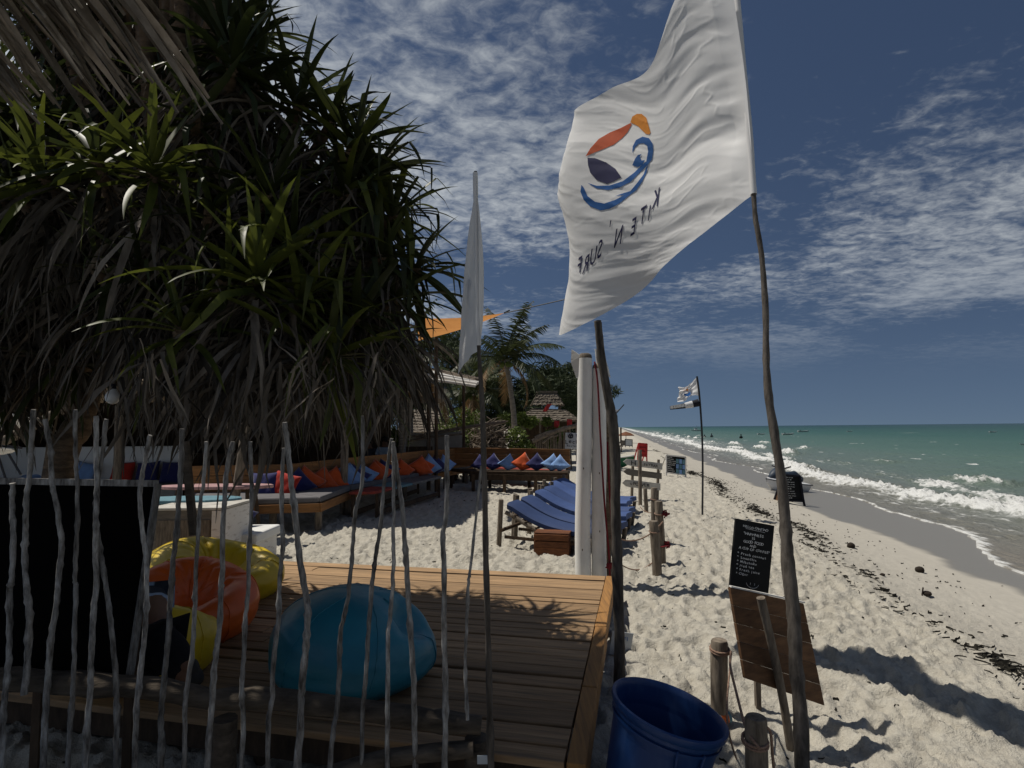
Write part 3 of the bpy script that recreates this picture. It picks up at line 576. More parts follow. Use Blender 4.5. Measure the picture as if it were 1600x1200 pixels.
ctrl1 = [[(x, y, DC[k] + (0.10 * (1 - r / 4) if k == 0 else 0)) for k, (x, y) in enumerate(row)] for r, row in enumerate([
 [(1130,-115),(1068,-12),(1020,106),(955,138),(895,172),(904,196)],
 [(1150,20),(1085,85),(1025,190),(955,215),(887,252),(882,285)],
 [(1163,110),(1095,175),(1035,270),(960,305),(896,345),(880,335)],
 [(1172,205),(1105,265),(1040,345),(965,390),(888,430),(889,395)],
 [(1178,303),(1110,358),(1047,410),(985,465),(881,521),(886,516)]])]
flag = thing('beach_flag', 'large white flag with kite and wave emblem and mirrored lettering on bent pole', 'flag', P(1177, 302, 3.25))
A1, S1, T1 = cloth(ctrl1, 200, 240, wr1)
mb = MB(); mb.grid(A1); fc = mb.build('cloth', 'cloth_white', flag, smooth=True)
mb = MB(); sp = smoothpath([P(x, y, FL1 + .5 * (1200 - y) / 900) for x, y in ((1130, -125), (1145, -60), (1160, 90), (1172, 220), (1177.5, 304))], 5); mb.tube(sp, [.0185 + .001 * math.sin(i) for i in range(len(sp))], 12, cap=False); mb.build('sleeve', 'cloth_white', flag, smooth=True)
N1 = normals(A1)
if np.mean(N1[:, :, 1]) > 0: N1 = -N1
inv = np.array(CAM_R.inverted())
def topx(A): 
    q = (A - np.array([0, 0, CAM_H])) @ inv.T; return np.stack([800 + FPX * q[..., 0] / -q[..., 2], 600 - FPX * q[..., 1] / -q[..., 2]], -1)
PX1 = topx(A1); NCV = 192
def onflag(x, y, off):
    d = (PX1[:, :NCV, 0] - x) ** 2 + (PX1[:, :NCV, 1] - y) ** 2; i, j = np.unravel_index(np.argmin(d), d.shape); i = min(max(i, 1), A1.shape[0] - 2); j = min(max(j, 1), A1.shape[1] - 2)
    di = (PX1[i + 1, j] - PX1[i - 1, j]) / 2; dj = (PX1[i, j + 1] - PX1[i, j - 1]) / 2; e = np.array([x, y]) - PX1[i, j]
    k = np.linalg.solve(np.stack([di, dj], 1), e); k = np.clip(k, -1, 1)
    p = A1[i, j] + k[0] * (A1[i + 1, j] - A1[i - 1, j]) / 2 + k[1] * (A1[i, j + 1] - A1[i, j - 1]) / 2
    return p + N1[i, j] * off
def decal(name, polys, m, faces=None, cuts=2, off=0.004):
    bm = bmesh.new()
    if faces is None:
        for pl in polys:
            cv, ce, cf, _, _, _ = delaunay_2d_cdt([V3(p).to_2d() if len(p) > 2 else Vector(p) for p in pl], [], [list(range(len(pl)))], 1, 1e-4)
            vs = [bm.verts.new((q.x, q.y, 0)) for q in cv]
            for f in cf: bm.faces.new([vs[i] for i in f])
    else:
        vs = [bm.verts.new((x, y, 0)) for x, y in polys]
        for f in faces:
            try: bm.faces.new([vs[i] for i in f])
            except ValueError: pass
    bmesh.ops.triangulate(bm, faces=bm.faces[:])
    for _ in range(5):
        es = [e for e in bm.edges if e.calc_length() > 4.0]
        if not es: break
        bmesh.ops.subdivide_edges(bm, edges=es, cuts=1); bmesh.ops.triangulate(bm, faces=bm.faces[:])
    bm.verts.index_update(); base = [(v.co.x, v.co.y) for v in bm.verts]; fs = [tuple(v.index for v in f.verts) for f in bm.faces]; bm.free()
    vs = [onflag(x, y, off) for x, y in base] + [onflag(x, y, -off) for x, y in base]; k = len(base)
    return link_mesh(name, vs, fs + [tuple(i + k for i in f) for f in fs], m, fc, True)
def zp(pts): return [(860 + x / 3.427, 130 + y / 3.427) for x, y in pts]
decal('emblem', [zp([(430,210),(440,180),(465,165),(490,165),(515,185),(525,220),(538,265),(530,275),(512,272),(500,260),(470,230),(440,215)])], 'print_orange')
decal('emblem', [zp([(190,392),(215,350),(260,300),(320,265),(380,240),(432,213),(437,222),(415,262),(385,295),(340,330),(280,355),(230,375)])], 'print_red')
decal('emblem', [zp([(200,400),(240,402),(300,425),(350,460),(382,505),(345,525),(305,540),(250,520),(215,480),(203,440)])], 'print_navy')
decal('emblem', [zp([(200,535),(250,550),(320,548),(390,525),(450,480),(490,440),(515,420),(525,365),(520,335),(500,322),(475,325),(455,345),(440,375),(442,340),(460,305),(495,287),(530,295),(550,325),(552,370),(545,410),(520,440),(480,480),(430,530),(370,560),(310,573),(250,565)]), zp([(440,440),(455,405),(470,385),(490,380),(480,395),(490,415),(508,412),(495,436),(470,450)]), zp([(162,580),(168,545),(180,560),(200,605),(240,635),(290,645),(350,625),(400,598),(345,607),(385,592),(430,578),(470,530),(500,490),(525,430),(517,480),(492,530),(460,575),(420,605),(370,645),(320,672),(270,682),(215,660),(180,625)])], 'print_blue')
for ch, x, y, sz in (('K',567,622,118),('I',531,700,100),('T',497,712,112),('E',447,772,112),('N',366,826,122),("'",318,790,110),('S',266,893,118),('U',231,931,112),('R',193,972,112),('F',158,978,108)):
    tv, tf = text2d(ch, 1.0); pts = []
    for a, c in tv:
        dx, dy = -a * sz * 0.50, -c * sz * 1.25
        X = x + dx * 0.95 + dy * -0.12; Yp = y + dy * 0.95 - dx * 0.62 * 1.0
        pts.append((860 + X / 3.427, 130 + Yp / 3.427))
    decal('letter', pts, 'print_navy', faces=tf)
pole_of('flag_pole', 'dark crooked driftwood pole standing right of the white posts', [(934,501,6),(935,512,6),(940,560,6.6),(950,620,7.2),(957,660,8.0),(962,720,7.4),(962,800,7.6),(965,900,7.8),(968,1000,8.2),(968,1065,8.4)], 3.75)
pole_of('flag_pole', 'slim dark pole in front of the deck carrying the furled narrow flag', [(743,268,2.6),(745,400,2.8),(748,540,3),(754,640,4),(757,760,4.4),(760,900,4.6),(764,1050,4.8),(767,1200,5),(768,1260,5)], 2.38)
flag2 = thing('beach_flag', 'white flag seen edge-on hanging from the slim dark pole', 'flag', P(748, 540, 2.4))
ctrl2 = [[(744,272,2.37),(741,276,2.45),(740,292,2.75),(738,322,2.95)],[(747,345,2.36),(751,350,2.40),(737,372,2.8),(729,385,3.05)],[(748,420,2.36),(756,430,2.42),(738,445,2.8),(723,455,3.05)],[(749,490,2.36),(755,500,2.42),(738,515,2.8),(721,520,3.05)],[(751,538,2.37),(748,545,2.45),(734,560,2.8),(717,587,3.05)]]
A2, _, _ = cloth(ctrl2, 60, 40, lambda S, T: 0.010 * samp(NW, S * 0.9 + 0.2, T * 0.3, 1.0) * S)
mb = MB(); mb.grid(A2); mb.build('cloth', 'cloth_white', flag2, smooth=True)
mb = MB(); sp = smoothpath([P(x, y, 2.38) for x, y in ((742.6, 270), (745, 400), (748, 540))], 6); mb.tube(sp, [.0105 + .0008 * math.sin(i * 1.3) for i in range(len(sp))], 12, cap=False); mb.build('sleeve', 'cloth_white', flag2, smooth=True)
PX2 = topx(A2); N2 = normals(A2); N2 = -N2 if np.mean((N2 * (A2 - np.array([0, 0, CAM_H]))).sum(-1)) > 0 else N2
for pts in (((728,443),(732,436),(736,440),(735,452),(730,458)), ((727,462),(733,455),(735,462),(731,466)), ((728,468),(731,467),(738,484),(737,489)), ((735,497),(738,493),(737,508),(735,505))):
    vs = []
    for x, y in pts:
        d = ((PX2 - np.array([x, y])) ** 2).sum(-1); i, j = np.unravel_index(np.argmin(d), d.shape); vs.append(A2[i, j] + N2[i, j] * 0.012)
    link_mesh('emblem', vs, [tuple(range(len(vs)))], 'print_navy', flag2.children[0])
# the small flag and windsock down the beach
F3 = G(1098, 806).y
fp = tag(MB().tube(smoothpath([P(1089, 588, F3), P(1093, 620, F3), P(1097, 680, F3), P(1098, 740, F3), P(1097.5, 806, F3), G(1097.5, 806) + V3((0, 0, -0.3))], 4), 0.019, 8).build('flag_pole', 'metal_dark', smooth=50), 'thin straight pole of the small flag on the sunlit beach', 'pole')
flag3 = thing('beach_flag', 'small white flag with round emblem flying above the windsock', 'flag', P(1093, 619, F3))
ctrl3 = [[(1089,589,F3),(1080,598,F3+.1),(1072,604,F3+.15),(1064,606,F3+.3)],[(1091,603,F3),(1080,609,F3+.12),(1070,613,F3+.2),(1059,618,F3+.3)],[(1093,619,F3),(1082,617,F3+.05),(1071,626,F3+.2),(1060,628,F3+.3)]]
A3, _, _ = cloth(ctrl3, 40, 40, lambda S, T: S * 0.045 * (np.sin(S * 14 + T * 7) + 0.5 * np.sin(T * 19 - S * 6)))
mb = MB(); mb.grid(A3); mb.build('cloth', 'cloth_white', flag3, smooth=True)
PX3 = topx(A3); N3 = normals(A3); N3 = -N3 if np.mean((N3 * (A3 - np.array([0, 0, CAM_H]))).sum(-1)) > 0 else N3
def patch3(pts, m):
    vs = []
    for x, y in pts:
        d = ((PX3 - np.array([x, y])) ** 2).sum(-1); i, j = np.unravel_index(np.argmin(d), d.shape); vs.append(A3[i, j] + N3[i, j] * 0.05)
    link_mesh('emblem', vs, [tuple(range(len(vs)))], m, flag3.children[0])
patch3([(1067.5,614.5),(1070,609.5),(1075,607.5),(1078,608),(1074,611)], 'print_orange'); patch3([(1069,616),(1075,618.5),(1079,615),(1081,611.5),(1081,617),(1077,621),(1072,620)], 'print_blue')
sock = thing('windsock', 'black tapered windsock with white lettering below the small flag', 'windsock', P(1092, 630, F3))
sp = [P(1092, 629, F3 - 0.03), P(1082, 631.5, F3), P(1070, 634, F3 + .02), P(1058, 636, F3 + .05), P(1047, 637.5, F3 + .1)]
mb = MB(); mb.tube(sp, [0.075, 0.066, 0.052, 0.042, 0.034], 16, cap=False); mb.build('sleeve', 'print_black', sock, smooth=True)
mb = MB(); mb.tube(sp[1:3], [0.0685, 0.0545], 16, cap=False); mb.build('band', 'cloth_white', sock, smooth=True)
tv, tf = text2d('CABRINHA', 0.062); ax = (sp[2] - sp[4]).normalized(); up = V3((0.1, -0.2, 1)).normalized()
link_mesh('lettering', [sp[3] + ax * (a * 0.92) + up * (c + 0.012) + V3((0, -0.055, 0)) for a, c in tv], tf, 'chalk', sock.children[0])
mb = MB(); mb.tube([P(1094, 622, F3), P(1092, 629, F3 - 0.03)], 0.006, 5); mb.tube([P(1095, 634, F3), P(1092, 634, F3 - 0.03)], 0.006, 5); mb.build('cord', 'wire', sock)
# ------------------------------------------------------------------ screw-pine (pandanus) in front of the bar
LSEG = 9
def leaf_variant(e, bend, w0, kink=None, twist=0.0, fold=0.35, dead=False, seed=0):
    g = random.Random(seed); pts = []; x = z = 0.0; el = e; vs = []; tw = 0; side = 0.0
    for i in range(LSEG + 1):
        t = i / LSEG; el_ = R(e - bend * t ** 1.5)
        if kink and t > kink: el_ = R(max(-88, e - bend * t ** 1.5 - 75 - g.uniform(-8, 8)))
        if i: x += math.cos(el_) / LSEG; z += math.sin(el_) / LSEG
        side += (g.gauss(0, 0.014) if dead else g.gauss(0, 0.004))
        w = w0 * (0.62 + 0.5 * t if t < 0.3 else 0.77 * (1 - ((t - 0.3) / 0.7) ** 1.7)) + 0.0012
        if dead: w *= g.uniform(0.75, 1.15)
        a = R(twist * t); sx, sz = -math.sin(el_) * math.sin(a), math.cos(el_) * math.sin(a); sy = math.cos(a)
        nx, nz = -math.sin(el_) * math.cos(a), math.cos(el_) * math.cos(a); ny = -math.sin(a)
        for q, fo in ((-1, 1), (0, 0), (1, 1)):
            h = fold * w * fo
            vs.append((x + q * w * sx + nx * h, side + q * w * sy + ny * h, z + q * w * sz + nz * h))
    fs = [(i * 3 + k, i * 3 + k + 1, i * 3 + k + 4, i * 3 + k + 3) for i in range(LSEG) for k in range(2)]
    return np.array(vs), fs
GV = {}; DV = {}
for e in range(-60, 91, 10):
    GV[e] = [leaf_variant(e, max(12, (90 - e) * 0.42 + random.uniform(-8, 22)) if e > 0 else 35, 0.051 * random.uniform(0.8, 1.2), kink=(random.uniform(0.45, 0.7) if j == 3 else None), twist=random.uniform(-25, 25), seed=e * 7 + j) for j in range(4)]
for e in range(-80, 51, 10):
    DV[e] = [leaf_variant(e, max(0, e + random.uniform(70, 92)), 0.026 * random.uniform(0.45, 1.35), twist=random.uniform(-260, 260), fold=random.uniform(0.1, 0.9), dead=True, seed=e * 11 + j) for j in range(6)]
def vmesh(name, va, m):
    me = bpy.data.meshes.new(name); me.from_pydata(va[0].tolist(), [], va[1]); me.polygons.foreach_set('use_smooth', [True] * len(me.polygons)); me.materials.append(M[m]); return me
GM = {(e, j): vmesh('leaf', va, 'leaf_green') for e in GV for j, va in enumerate(GV[e])}
DM = {(e, j): vmesh('leaf', va, 'leaf_dead') for e in DV for j, va in enumerate(DV[e])}
LEAVES = []      # (dead, e, j, pos, phi, roll, scale, prio)
TSC = 0.80
def near(p): p = V3(p); return V3((0, 0, CAM_H)) + (p - V3((0, 0, CAM_H))) * TSC
def put_leaf(dead, p, d, L_, prio):
    p = near(p); L_ = L_ * 0.88
    d = V3(d).normalized(); el = math.degrees(math.asin(max(-1, min(1, d.z)))); phi = math.atan2(d.y, d.x)
    lib = DV if dead else GV; e = int(round(el / 10.0) * 10); e = max(min(lib), min(max(lib), e)); j = random.randrange(len(lib[e]))
    LEAVES.append((dead, e, j, V3(p), phi, random.gauss(0, 0.25), L_, prio))
def rosette(p, axis, n=30, L_=0.85, prio=0, dead=26, deadL=0.95, young=1.0):
    a, s, u = basis(axis); ph0 = random.uniform(0, 6.28)
    for k in range(n):
        t = (k + 0.5) / n; th = R(8 + 102 * t ** 0.85 + random.gauss(0, 5)); ph = ph0 + k * 2.39996
        d = a * math.cos(th) + (s * math.cos(ph) + u * math.sin(ph)) * math.sin(th)
        put_leaf(False, V3(p) + d * 0.03 - a * 0.10 * t, d, L_ * random.uniform(0.75, 1.12) * (0.75 + 0.25 * min(1, t * 3)), prio)
    for k in range(dead):
        ph = random.uniform(0, 6.28); th = R(random.uniform(85, 150)); d = a * math.cos(th) + (s * math.cos(ph) + u * math.sin(ph)) * math.sin(th); d.z = min(d.z, 0.55) - 0.25
        put_leaf(True, V3(p) - a * random.uniform(0.08, 0.5) + d * 0.05, d, deadL * random.uniform(0.6, 1.25), prio)
pand = thing('pandanus_tree', 'big pandanus tree with green sword leaves and hanging dead grey fronds', 'tree', (-3.5, 4.5, 0))
cores = [(V3((-4.1, 6.3, 4.2)), V3((2.1, 1.8, 2.6))), (V3((-2.25, 5.6, 3.25)), V3((1.75, 1.3, 1.65))), (V3((-4.9, 5.2, 3.1)), V3((1.9, 1.2, 1.5))), (V3((-4.6, 4.9, 3.9)), V3((1.3, .9, 1.2))), (V3((-4.3, 6.2, 6.3)), V3((1.5, 1.4, 1.4))), (V3((-2.75, 4.65, 7.7)), V3((1.3, 1.0, .8)))]  # last lobe sits above the frame, added to shade the foreground sand
hand = [ # px, py, depth, axis, leaves, length, priority
 (238,262,4.15,(0.05,-.35,1),30,.80,9),(62,268,4.3,(-.2,-.5,1),24,.75,9),(20,300,4.4,(-.5,-.4,.8),20,.7,7),(400,432,4.1,(.1,-.3,1),30,.80,9),(283,512,4.05,(-.1,-.6,.7),20,.62,9),
 (470,470,4.3,(.6,-.4,.6),24,.8,8),(520,560,4.3,(.8,-.3,.25),22,.8,8),(560,225,4.9,(.7,-.1,.8),30,.72,8),(545,300,4.8,(.8,-.1,.7),28,.72,8),(620,335,5.0,(.9,0,.55),28,.72,8),
 (655,420,5.0,(1,-.1,.15),26,.68,7),(600,400,4.8,(.9,-.3,.4),24,.72,7),(405,50,5.3,(.6,0,1),28,.7,7),(400,130,5.0,(.5,-.2,1),26,.75,7),(470,160,5.0,(.8,0,.8),28,.72,7),
 (350,60,4.9,(.2,-.3,1),26,.8,7),(365,100,4.6,(.3,-.4,.9),22,.75,7),(310,180,4.5,(.2,-.5,.9),20,.7,6),(330,330,4.3,(.3,-.6,.7),16,.65,6),(150,420,4.3,(-.2,-.7,.6),8,.6,5),(620,470,4.9,(.9,-.4,0),20,.7,6),(420,300,4.5,(.4,-.5,.7),18,.7,6),(520,190,5.1,(.9,-.1,.7),26,.7,7),(590,270,5.0,(.9,0,.7),26,.7,7),(150,250,4.2,(-.1,-.5,.9),20,.7,8),(460,380,4.3,(.4,-.5,.6),22,.7,8),(350,440,4.2,(0,-.7,.5),18,.65,8),(560,500,4.5,(.8,-.4,.2),22,.7,7),(220,420,4.3,(-.1,-.7,.5),16,.6,6)]
tips = []
for px, py, Y, ax, n, L_, pr in hand:
    Y -= .22; p = P(px, py, Y); rosette(p, ax, n, L_, pr, dead=60, deadL=0.78); tips.append(p)
for ci, (c, r) in enumerate(cores):
    m = (34, 26, 18, 14, 22, 13)[ci]
    for k in range(m):
        d = V3((random.gauss(0, 1), random.gauss(-0.3, 1), random.gauss(0.25, 0.8))).normalized(); p = c + V3((d.x * r.x, d.y * r.y, d.z * r.z)) * random.uniform(0.55, 0.74)
        q = V3((p.x, p.y, p.z - CAM_H)); front = p.y < c.y and p.z < 3.4
        rosette(p, d + V3((0, 0, 0.6)), 14 if front else 24, 0.72, 2, dead=80 if ci < 5 else 40, deadL=.82 if ci < 5 else .5); tips.append(p)
for k in range(46):                                              # the lowest skirt: only dead leaves, almost down to the fence tops
    x = random.uniform(-5.2, -0.95); y = random.uniform(4.5, 5.9) + 0.15 * max(0, x + 2); p = V3((x, y, random.uniform(2.3, 2.85) - 0.06 * max(0, -x - 2.5) + 0.05 * (y - 5)))
    if 800 + x / y * FPX < 250: p.z += 0.5
    for _ in range(56):
        ph = random.uniform(0, 6.28); put_leaf(True, p + V3((random.gauss(0, .1), random.gauss(0, .1), random.gauss(0, .12))), (math.cos(ph), math.sin(ph), random.uniform(-1.4, 0.1)), random.uniform(0.45, 0.95), 4 if y < 5.0 else 1)
    if 800 + x / y * FPX >= 250: tips.append(p)
for k in range(13):                                              # fronds that droop in front of the stick tops
    px, py = random.uniform(200, 640), random.uniform(545, 600); p = P(px, py, random.uniform(3.1, 3.9))
    for _ in range(9):
        ph = random.uniform(0, 6.28); put_leaf(True, p + V3((random.gauss(0, .10), random.gauss(0, .08), random.gauss(0, .12))), (math.cos(ph) * .6, math.sin(ph) * .4, random.uniform(-2.2, -.5)), random.uniform(0.3, 0.55), 5)
# the leaves that show largest are objects of their own, the rest one mass
order = sorted(range(len(LEAVES)), key=lambda i: (-LEAVES[i][7], (LEAVES[i][3] - V3((0, 0, CAM_H))).length / LEAVES[i][6]))
gi = [i for i in order if not LEAVES[i][0]][:225]; di = [i for i in order if LEAVES[i][0]][:75]; single = set(gi) | set(di)
for i in single:
    dead, e, j, p, phi, roll, L_, pr = LEAVES[i]
    o = bpy.data.objects.new('leaf' if not dead else 'dead_leaf', (DM if dead else GM)[(e, j)]); COL.objects.link(o); o.parent = pand
    o.matrix_local = Matrix.Translation(p - V3(pand.location)) @ Matrix.Rotation(phi, 4, 'Z') @ Matrix.Rotation(roll, 4, 'X') @ Matrix.Scale(L_, 4)
def tones(ob, per):
    n = len(ob.data.vertices); a = ob.data.attributes.new('tone', 'FLOAT', 'POINT'); a.data.foreach_set('value', np.repeat(rng.random(n // per + 1), per)[:n].astype(np.float32))
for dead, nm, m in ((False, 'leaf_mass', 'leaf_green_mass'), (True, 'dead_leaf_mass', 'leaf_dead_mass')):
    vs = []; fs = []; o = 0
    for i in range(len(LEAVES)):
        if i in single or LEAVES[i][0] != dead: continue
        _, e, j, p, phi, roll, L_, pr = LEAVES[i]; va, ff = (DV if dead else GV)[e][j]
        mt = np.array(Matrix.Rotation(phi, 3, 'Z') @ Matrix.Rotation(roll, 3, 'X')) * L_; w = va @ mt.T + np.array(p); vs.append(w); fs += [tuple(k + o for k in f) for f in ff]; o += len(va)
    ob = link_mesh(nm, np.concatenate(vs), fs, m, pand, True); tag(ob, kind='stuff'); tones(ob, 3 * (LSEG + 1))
tb = P(88, 770, 5.6); trunk_pts = [V3((tb.x, 5.6, -0.7)), P(92, 742, 5.6), P(118, 670, 5.65), P(145, 600, 5.7), P(185, 500, 5.8), V3((-3.7, 6.0, 3.4))]
mb = MB(); sp = smoothpath(trunk_pts, 5); mb.tube(sp, [0.145 + 0.012 * math.sin(k * 2.1) - 0.002 * k for k in range(len(sp))], 14, 0.07); mb.v = [tuple(near(q)) for q in mb.v]; mb.build('trunk', 'bark', pand, smooth=60)
hub = V3((-3.75, 5.95, 3.0))
for p in tips:
    p = V3(p)
    if p.z < 3.0 and p.x < -4.0: continue
    mid = lerp(hub, p, 0.5) + V3((0, 0.15, -0.25)); mb = MB(); mb.tube(smoothpath([hub, mid, p], 4), [0.085, 0.08, 0.075, 0.07, 0.065, 0.06, 0.055, 0.05, 0.045], 7, 0.1); mb.v = [tuple(near(q)) for q in mb.v]; mb.build('limb', 'bark', pand, smooth=60)

# ------------------------------------------------------------------ palm-thatch eave over the photographer
eave = thing('thatch_roof', 'overhanging dry palm thatch eave at the top left corner', 'roof', (-2.5, 0.8, 3.2))
E0, E1 = V3((-4.8, 2.42, 3.56)), V3((-1.66, 2.25, 3.56)); back = V3((-0.55, -1.9, 0.75))
mb = MB()
for k in range(9):
    a = lerp(E0, E1, k / 8); mb.tube([a + V3((0, 0, 0.06)), a + back * 2.2 + V3((0, 0, 0.06))], 0.035, 7)
mb.build('rafters', 'dark_wood', eave, smooth=50)
for k in range(5):
    mb = MB(); o = back * (0.06 + 0.42 * k); mb.tube([E0 + o, E1 + o + V3((0.0, 0, 0))], 0.022, 7); mb.build('batten', 'dark_wood', eave, smooth=50)
mb = MB(); mb.slab([E0 + back * 0.1 + V3((0, 0, .14)), E1 + back * 0.1 + V3((0, 0, .14)), E1 + back * 2.2 + V3((0, 0, .14)), E0 + back * 2.2 + V3((0, 0, .14))], 0.08); mb.build('thatch_or_shade_slab', 'thatch', eave)
mb = MB(); mb.slab([(-6.6, 2.25, 3.72), (-3.2, 2.25, 3.70), (-3.75, 3.95, 3.52), (-6.6, 3.95, 3.52)], 0.10); mb.build('thatch_or_shade_slab', 'thatch', eave)  # slab outside the frame, added to shade the left deck front
mb = MB(); mb.tube([(-6.5, 3.8, 3.47), (-3.85, 3.8, 3.47)], .04, 8); mb.tube([(-6.4, 3.8, -.2), (-6.4, 3.8, 3.47)], .06, 8); mb.build('shade_slab_frame', 'dark_wood', eave, smooth=50)  # unseen support of the added shade slab
fr_v = []; fr_f = []; nsing = 0
for row in range(5):
    for k in range(240):
        s = random.uniform(0, 1); a = lerp(E0, E1, s) + back * (row * 0.24 + random.uniform(-.03, .06)) + V3((0, 0, 0.10 + 0.02 * row + random.uniform(-.02, .03)))
        d = (-back.normalized() + V3((0.30 + random.gauss(0, 0.13), 0, -0.34 + random.gauss(0, 0.09)))).normalized(); L_ = random.uniform(0.30, 0.62); w = random.choice([.008, .014, .02, .028, .036]) * random.uniform(.8, 1.2); sd = d.cross(V3((0, 0, 1))).normalized(); sd = (Matrix.Rotation(random.gauss(0, .5), 3, d) @ sd); n = sd.cross(d); vv = []
        for i in range(5):
            t = i / 4; c = a + d * (L_ * t) + V3((0, 0, -0.09 * t * t)); ww = w * (1 - 0.8 * t ** 3)
            vv += [c - sd * ww + n * 0.006, c - n * 0.008, c + sd * ww + n * 0.006]
        ff = [(i * 3 + q, i * 3 + q + 1, i * 3 + q + 4, i * 3 + q + 3) for i in range(4) for q in range(2)]
        if row == 0 and nsing < 110 and s > 0.35: link_mesh('frond_strip', vv, ff, 'leaf_dead', eave, True); nsing += 1
        else:
            o = len(fr_v); fr_v += [tuple(q) for q in vv]; fr_f += [tuple(i + o for i in f) for f in ff]
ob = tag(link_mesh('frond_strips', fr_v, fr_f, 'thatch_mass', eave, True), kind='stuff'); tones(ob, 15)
for x, y in ((-4.3, 1.2), (-4.3, -2.6)):
    mb = MB(); mb.tube([(x, y, -.2), (x, y, 3.6)], 0.06, 9, 0.05); mb.build('post', 'rope_post', eave, smooth=50)

# ------------------------------------------------------------------ beach bar behind the tree
bar = thing('beach_bar', 'dark thatched beach bar behind the pandanus tree', 'bar', (-7, 13, 0))
bx0, bx1, by0, by1, ez, rz = -13.5, -2.35, 10.6, 18.5, 2.55, 7.3  # eave and ridge, hidden by the tree, stretched to shade the bench area
mb = MB(); rm = [(bx0, by0, ez), (bx1, by0, ez), (bx1, by1, ez), (bx0, by1, ez), (bx0 + 3.5, (by0 + by1) / 2, rz), (bx1 - 2.0, (by0 + by1) / 2, rz)]
for q in ((0, 1, 5, 4), (1, 2, 5), (2, 3, 4, 5), (3, 0, 4)): mb.slab([rm[i] for i in q], 0.16)
mb.build('roof', 'thatch', bar)
for (x, y) in ((-10.5, 10.9), (-7.6, 10.9), (-5.6, 11.2), (-3.4, 11.4), (-3.4, 17.8), (-8.5, 17.8)):
    mb = MB(); mb.tube([(x, y, -.2), (x + 0.02, y, 1.3), (x - 0.01, y, 2.65)], 0.075, 9, 0.06); mb.build('post', 'rope_post', bar, smooth=50)
mb = MB(); mb.box((-8.5, 17.4, 1.3), (9.5, 0.12, 2.6)); mb.box((-13.2, 14.4, 1.3), (0.12, 6.2, 2.6)); mb.build('wall', 'dark_wood', bar)
mb = MB(); mb.box((-8.3, 15.3, 0.55), (4.0, 0.6, 1.1)); mb.build('counter', 'dark_wood', bar, bevel=0.01)
for (px, y0, y1, Y) in ((210, 650, 765, 8.2), (392, 680, 826, 8.9)):
    a, c = P(px - 1, y0 - 70, Y), G(px, y1 + 4); c = V3((c.x, Y, -.2)); mb = MB(); mb.tube(smoothpath([a, lerp(a, c, .4) + V3((.02, 0, 0)), c], 4), 0.068, 10, 0.05)
    tag(mb.build('wooden_post', 'rope_post', smooth=50), 'bare pale timber post %s' % ('beside the red cushion on the white wall bench' if px == 210 else 'rising right of the white counter box'), 'post')
# white wall bench at the left
WY = 13.6
wl_a, wl_b = P(-60, 700, WY), P(281, 700, WY)
ww_ = thing('wall_bench', 'white rendered wall bench with dark seat pad behind the tree', 'bench', (wl_b.x - 2, WY, 0))
mb = MB(); mb.box(((wl_a.x + wl_b.x) / 2, WY + 0.1, wl_a.z / 2), (wl_b.x - wl_a.x, 0.2, wl_a.z)); mb.build('backrest', 'white_wall', ww_, bevel=0.02)
mb = MB(); mb.box(((wl_a.x + wl_b.x) / 2, WY - 0.40, 0.19), (wl_b.x - wl_a.x, 0.8, 0.38)); mb.build('base', 'white_wall', ww_, bevel=0.02)
mb = MB(); mb.box(((wl_a.x + wl_b.x) / 2, WY - 0.41, 0.44), (wl_b.x - wl_a.x - .02, 0.78, 0.11)); mb.build('seat_pad', 'seat_grey', ww_, bevel=0.03)

# ------------------------------------------------------------------ cushions
def pillow_mesh(name, m, diamond=True, s=0.44, th=0.15, seed=0):
    g = np.random.default_rng(seed); n = 15; U, W = np.meshgrid(np.linspace(-1, 1, n), np.linspace(-1, 1, n), indexing='ij')
    sh = 1 - 0.10 * (1 - U ** 2) * 0 ; px = U * (1 - 0.09 * (1 - np.abs(U)) * 0 - 0.10 * (1 - W ** 2) * np.abs(U) ** 3 * -1 * -1); pz = W * (1 - 0.10 * (1 - U ** 2) * np.abs(W) ** 3)
    h = ((1 - U ** 4) * (1 - W ** 4)) ** 0.55; wr = 1 + 0.10 * np.sin(U * 7 + g.uniform(0, 6)) * np.sin(W * 5 + g.uniform(0, 6))
    A = np.stack([px, -h * wr, pz], -1); B = np.stack([px, h * wr, pz], -1)
    def fin(A):
        A = A * np.array([s / 2, th / 2, s / 2])
        if diamond:
            x, z = (A[..., 0] - A[..., 2]) * 0.7071, (A[..., 0] + A[..., 2]) * 0.7071; lo = z < 0; wd = np.where(lo, 1 + 0.25 * (-z / s), 1)
            z = np.where(lo, z * 0.50, z); y = A[..., 1] * np.where(lo, 1.25, 1); A = np.stack([x * wd, y, z + s * 0.33], -1)
        else: A = A + np.array([0, 0, s * 0.47])
        return A
    mb = MB(); mb.grid(fin(A)); mb.grid(fin(B), flip=True)
    me = bpy.data.meshes.new(name); me.from_pydata(mb.v, [], mb.f); me.polygons.foreach_set('use_smooth', [True] * len(me.polygons)); me.materials.append(M[m])
    bm = bmesh.new(); bm.from_mesh(me); bmesh.ops.remove_doubles(bm, verts=bm.verts, dist=0.0005); bmesh.ops.recalc_face_normals(bm, faces=bm.faces[:]); bm.to_mesh(me); bm.free(); return me
PIL = {}
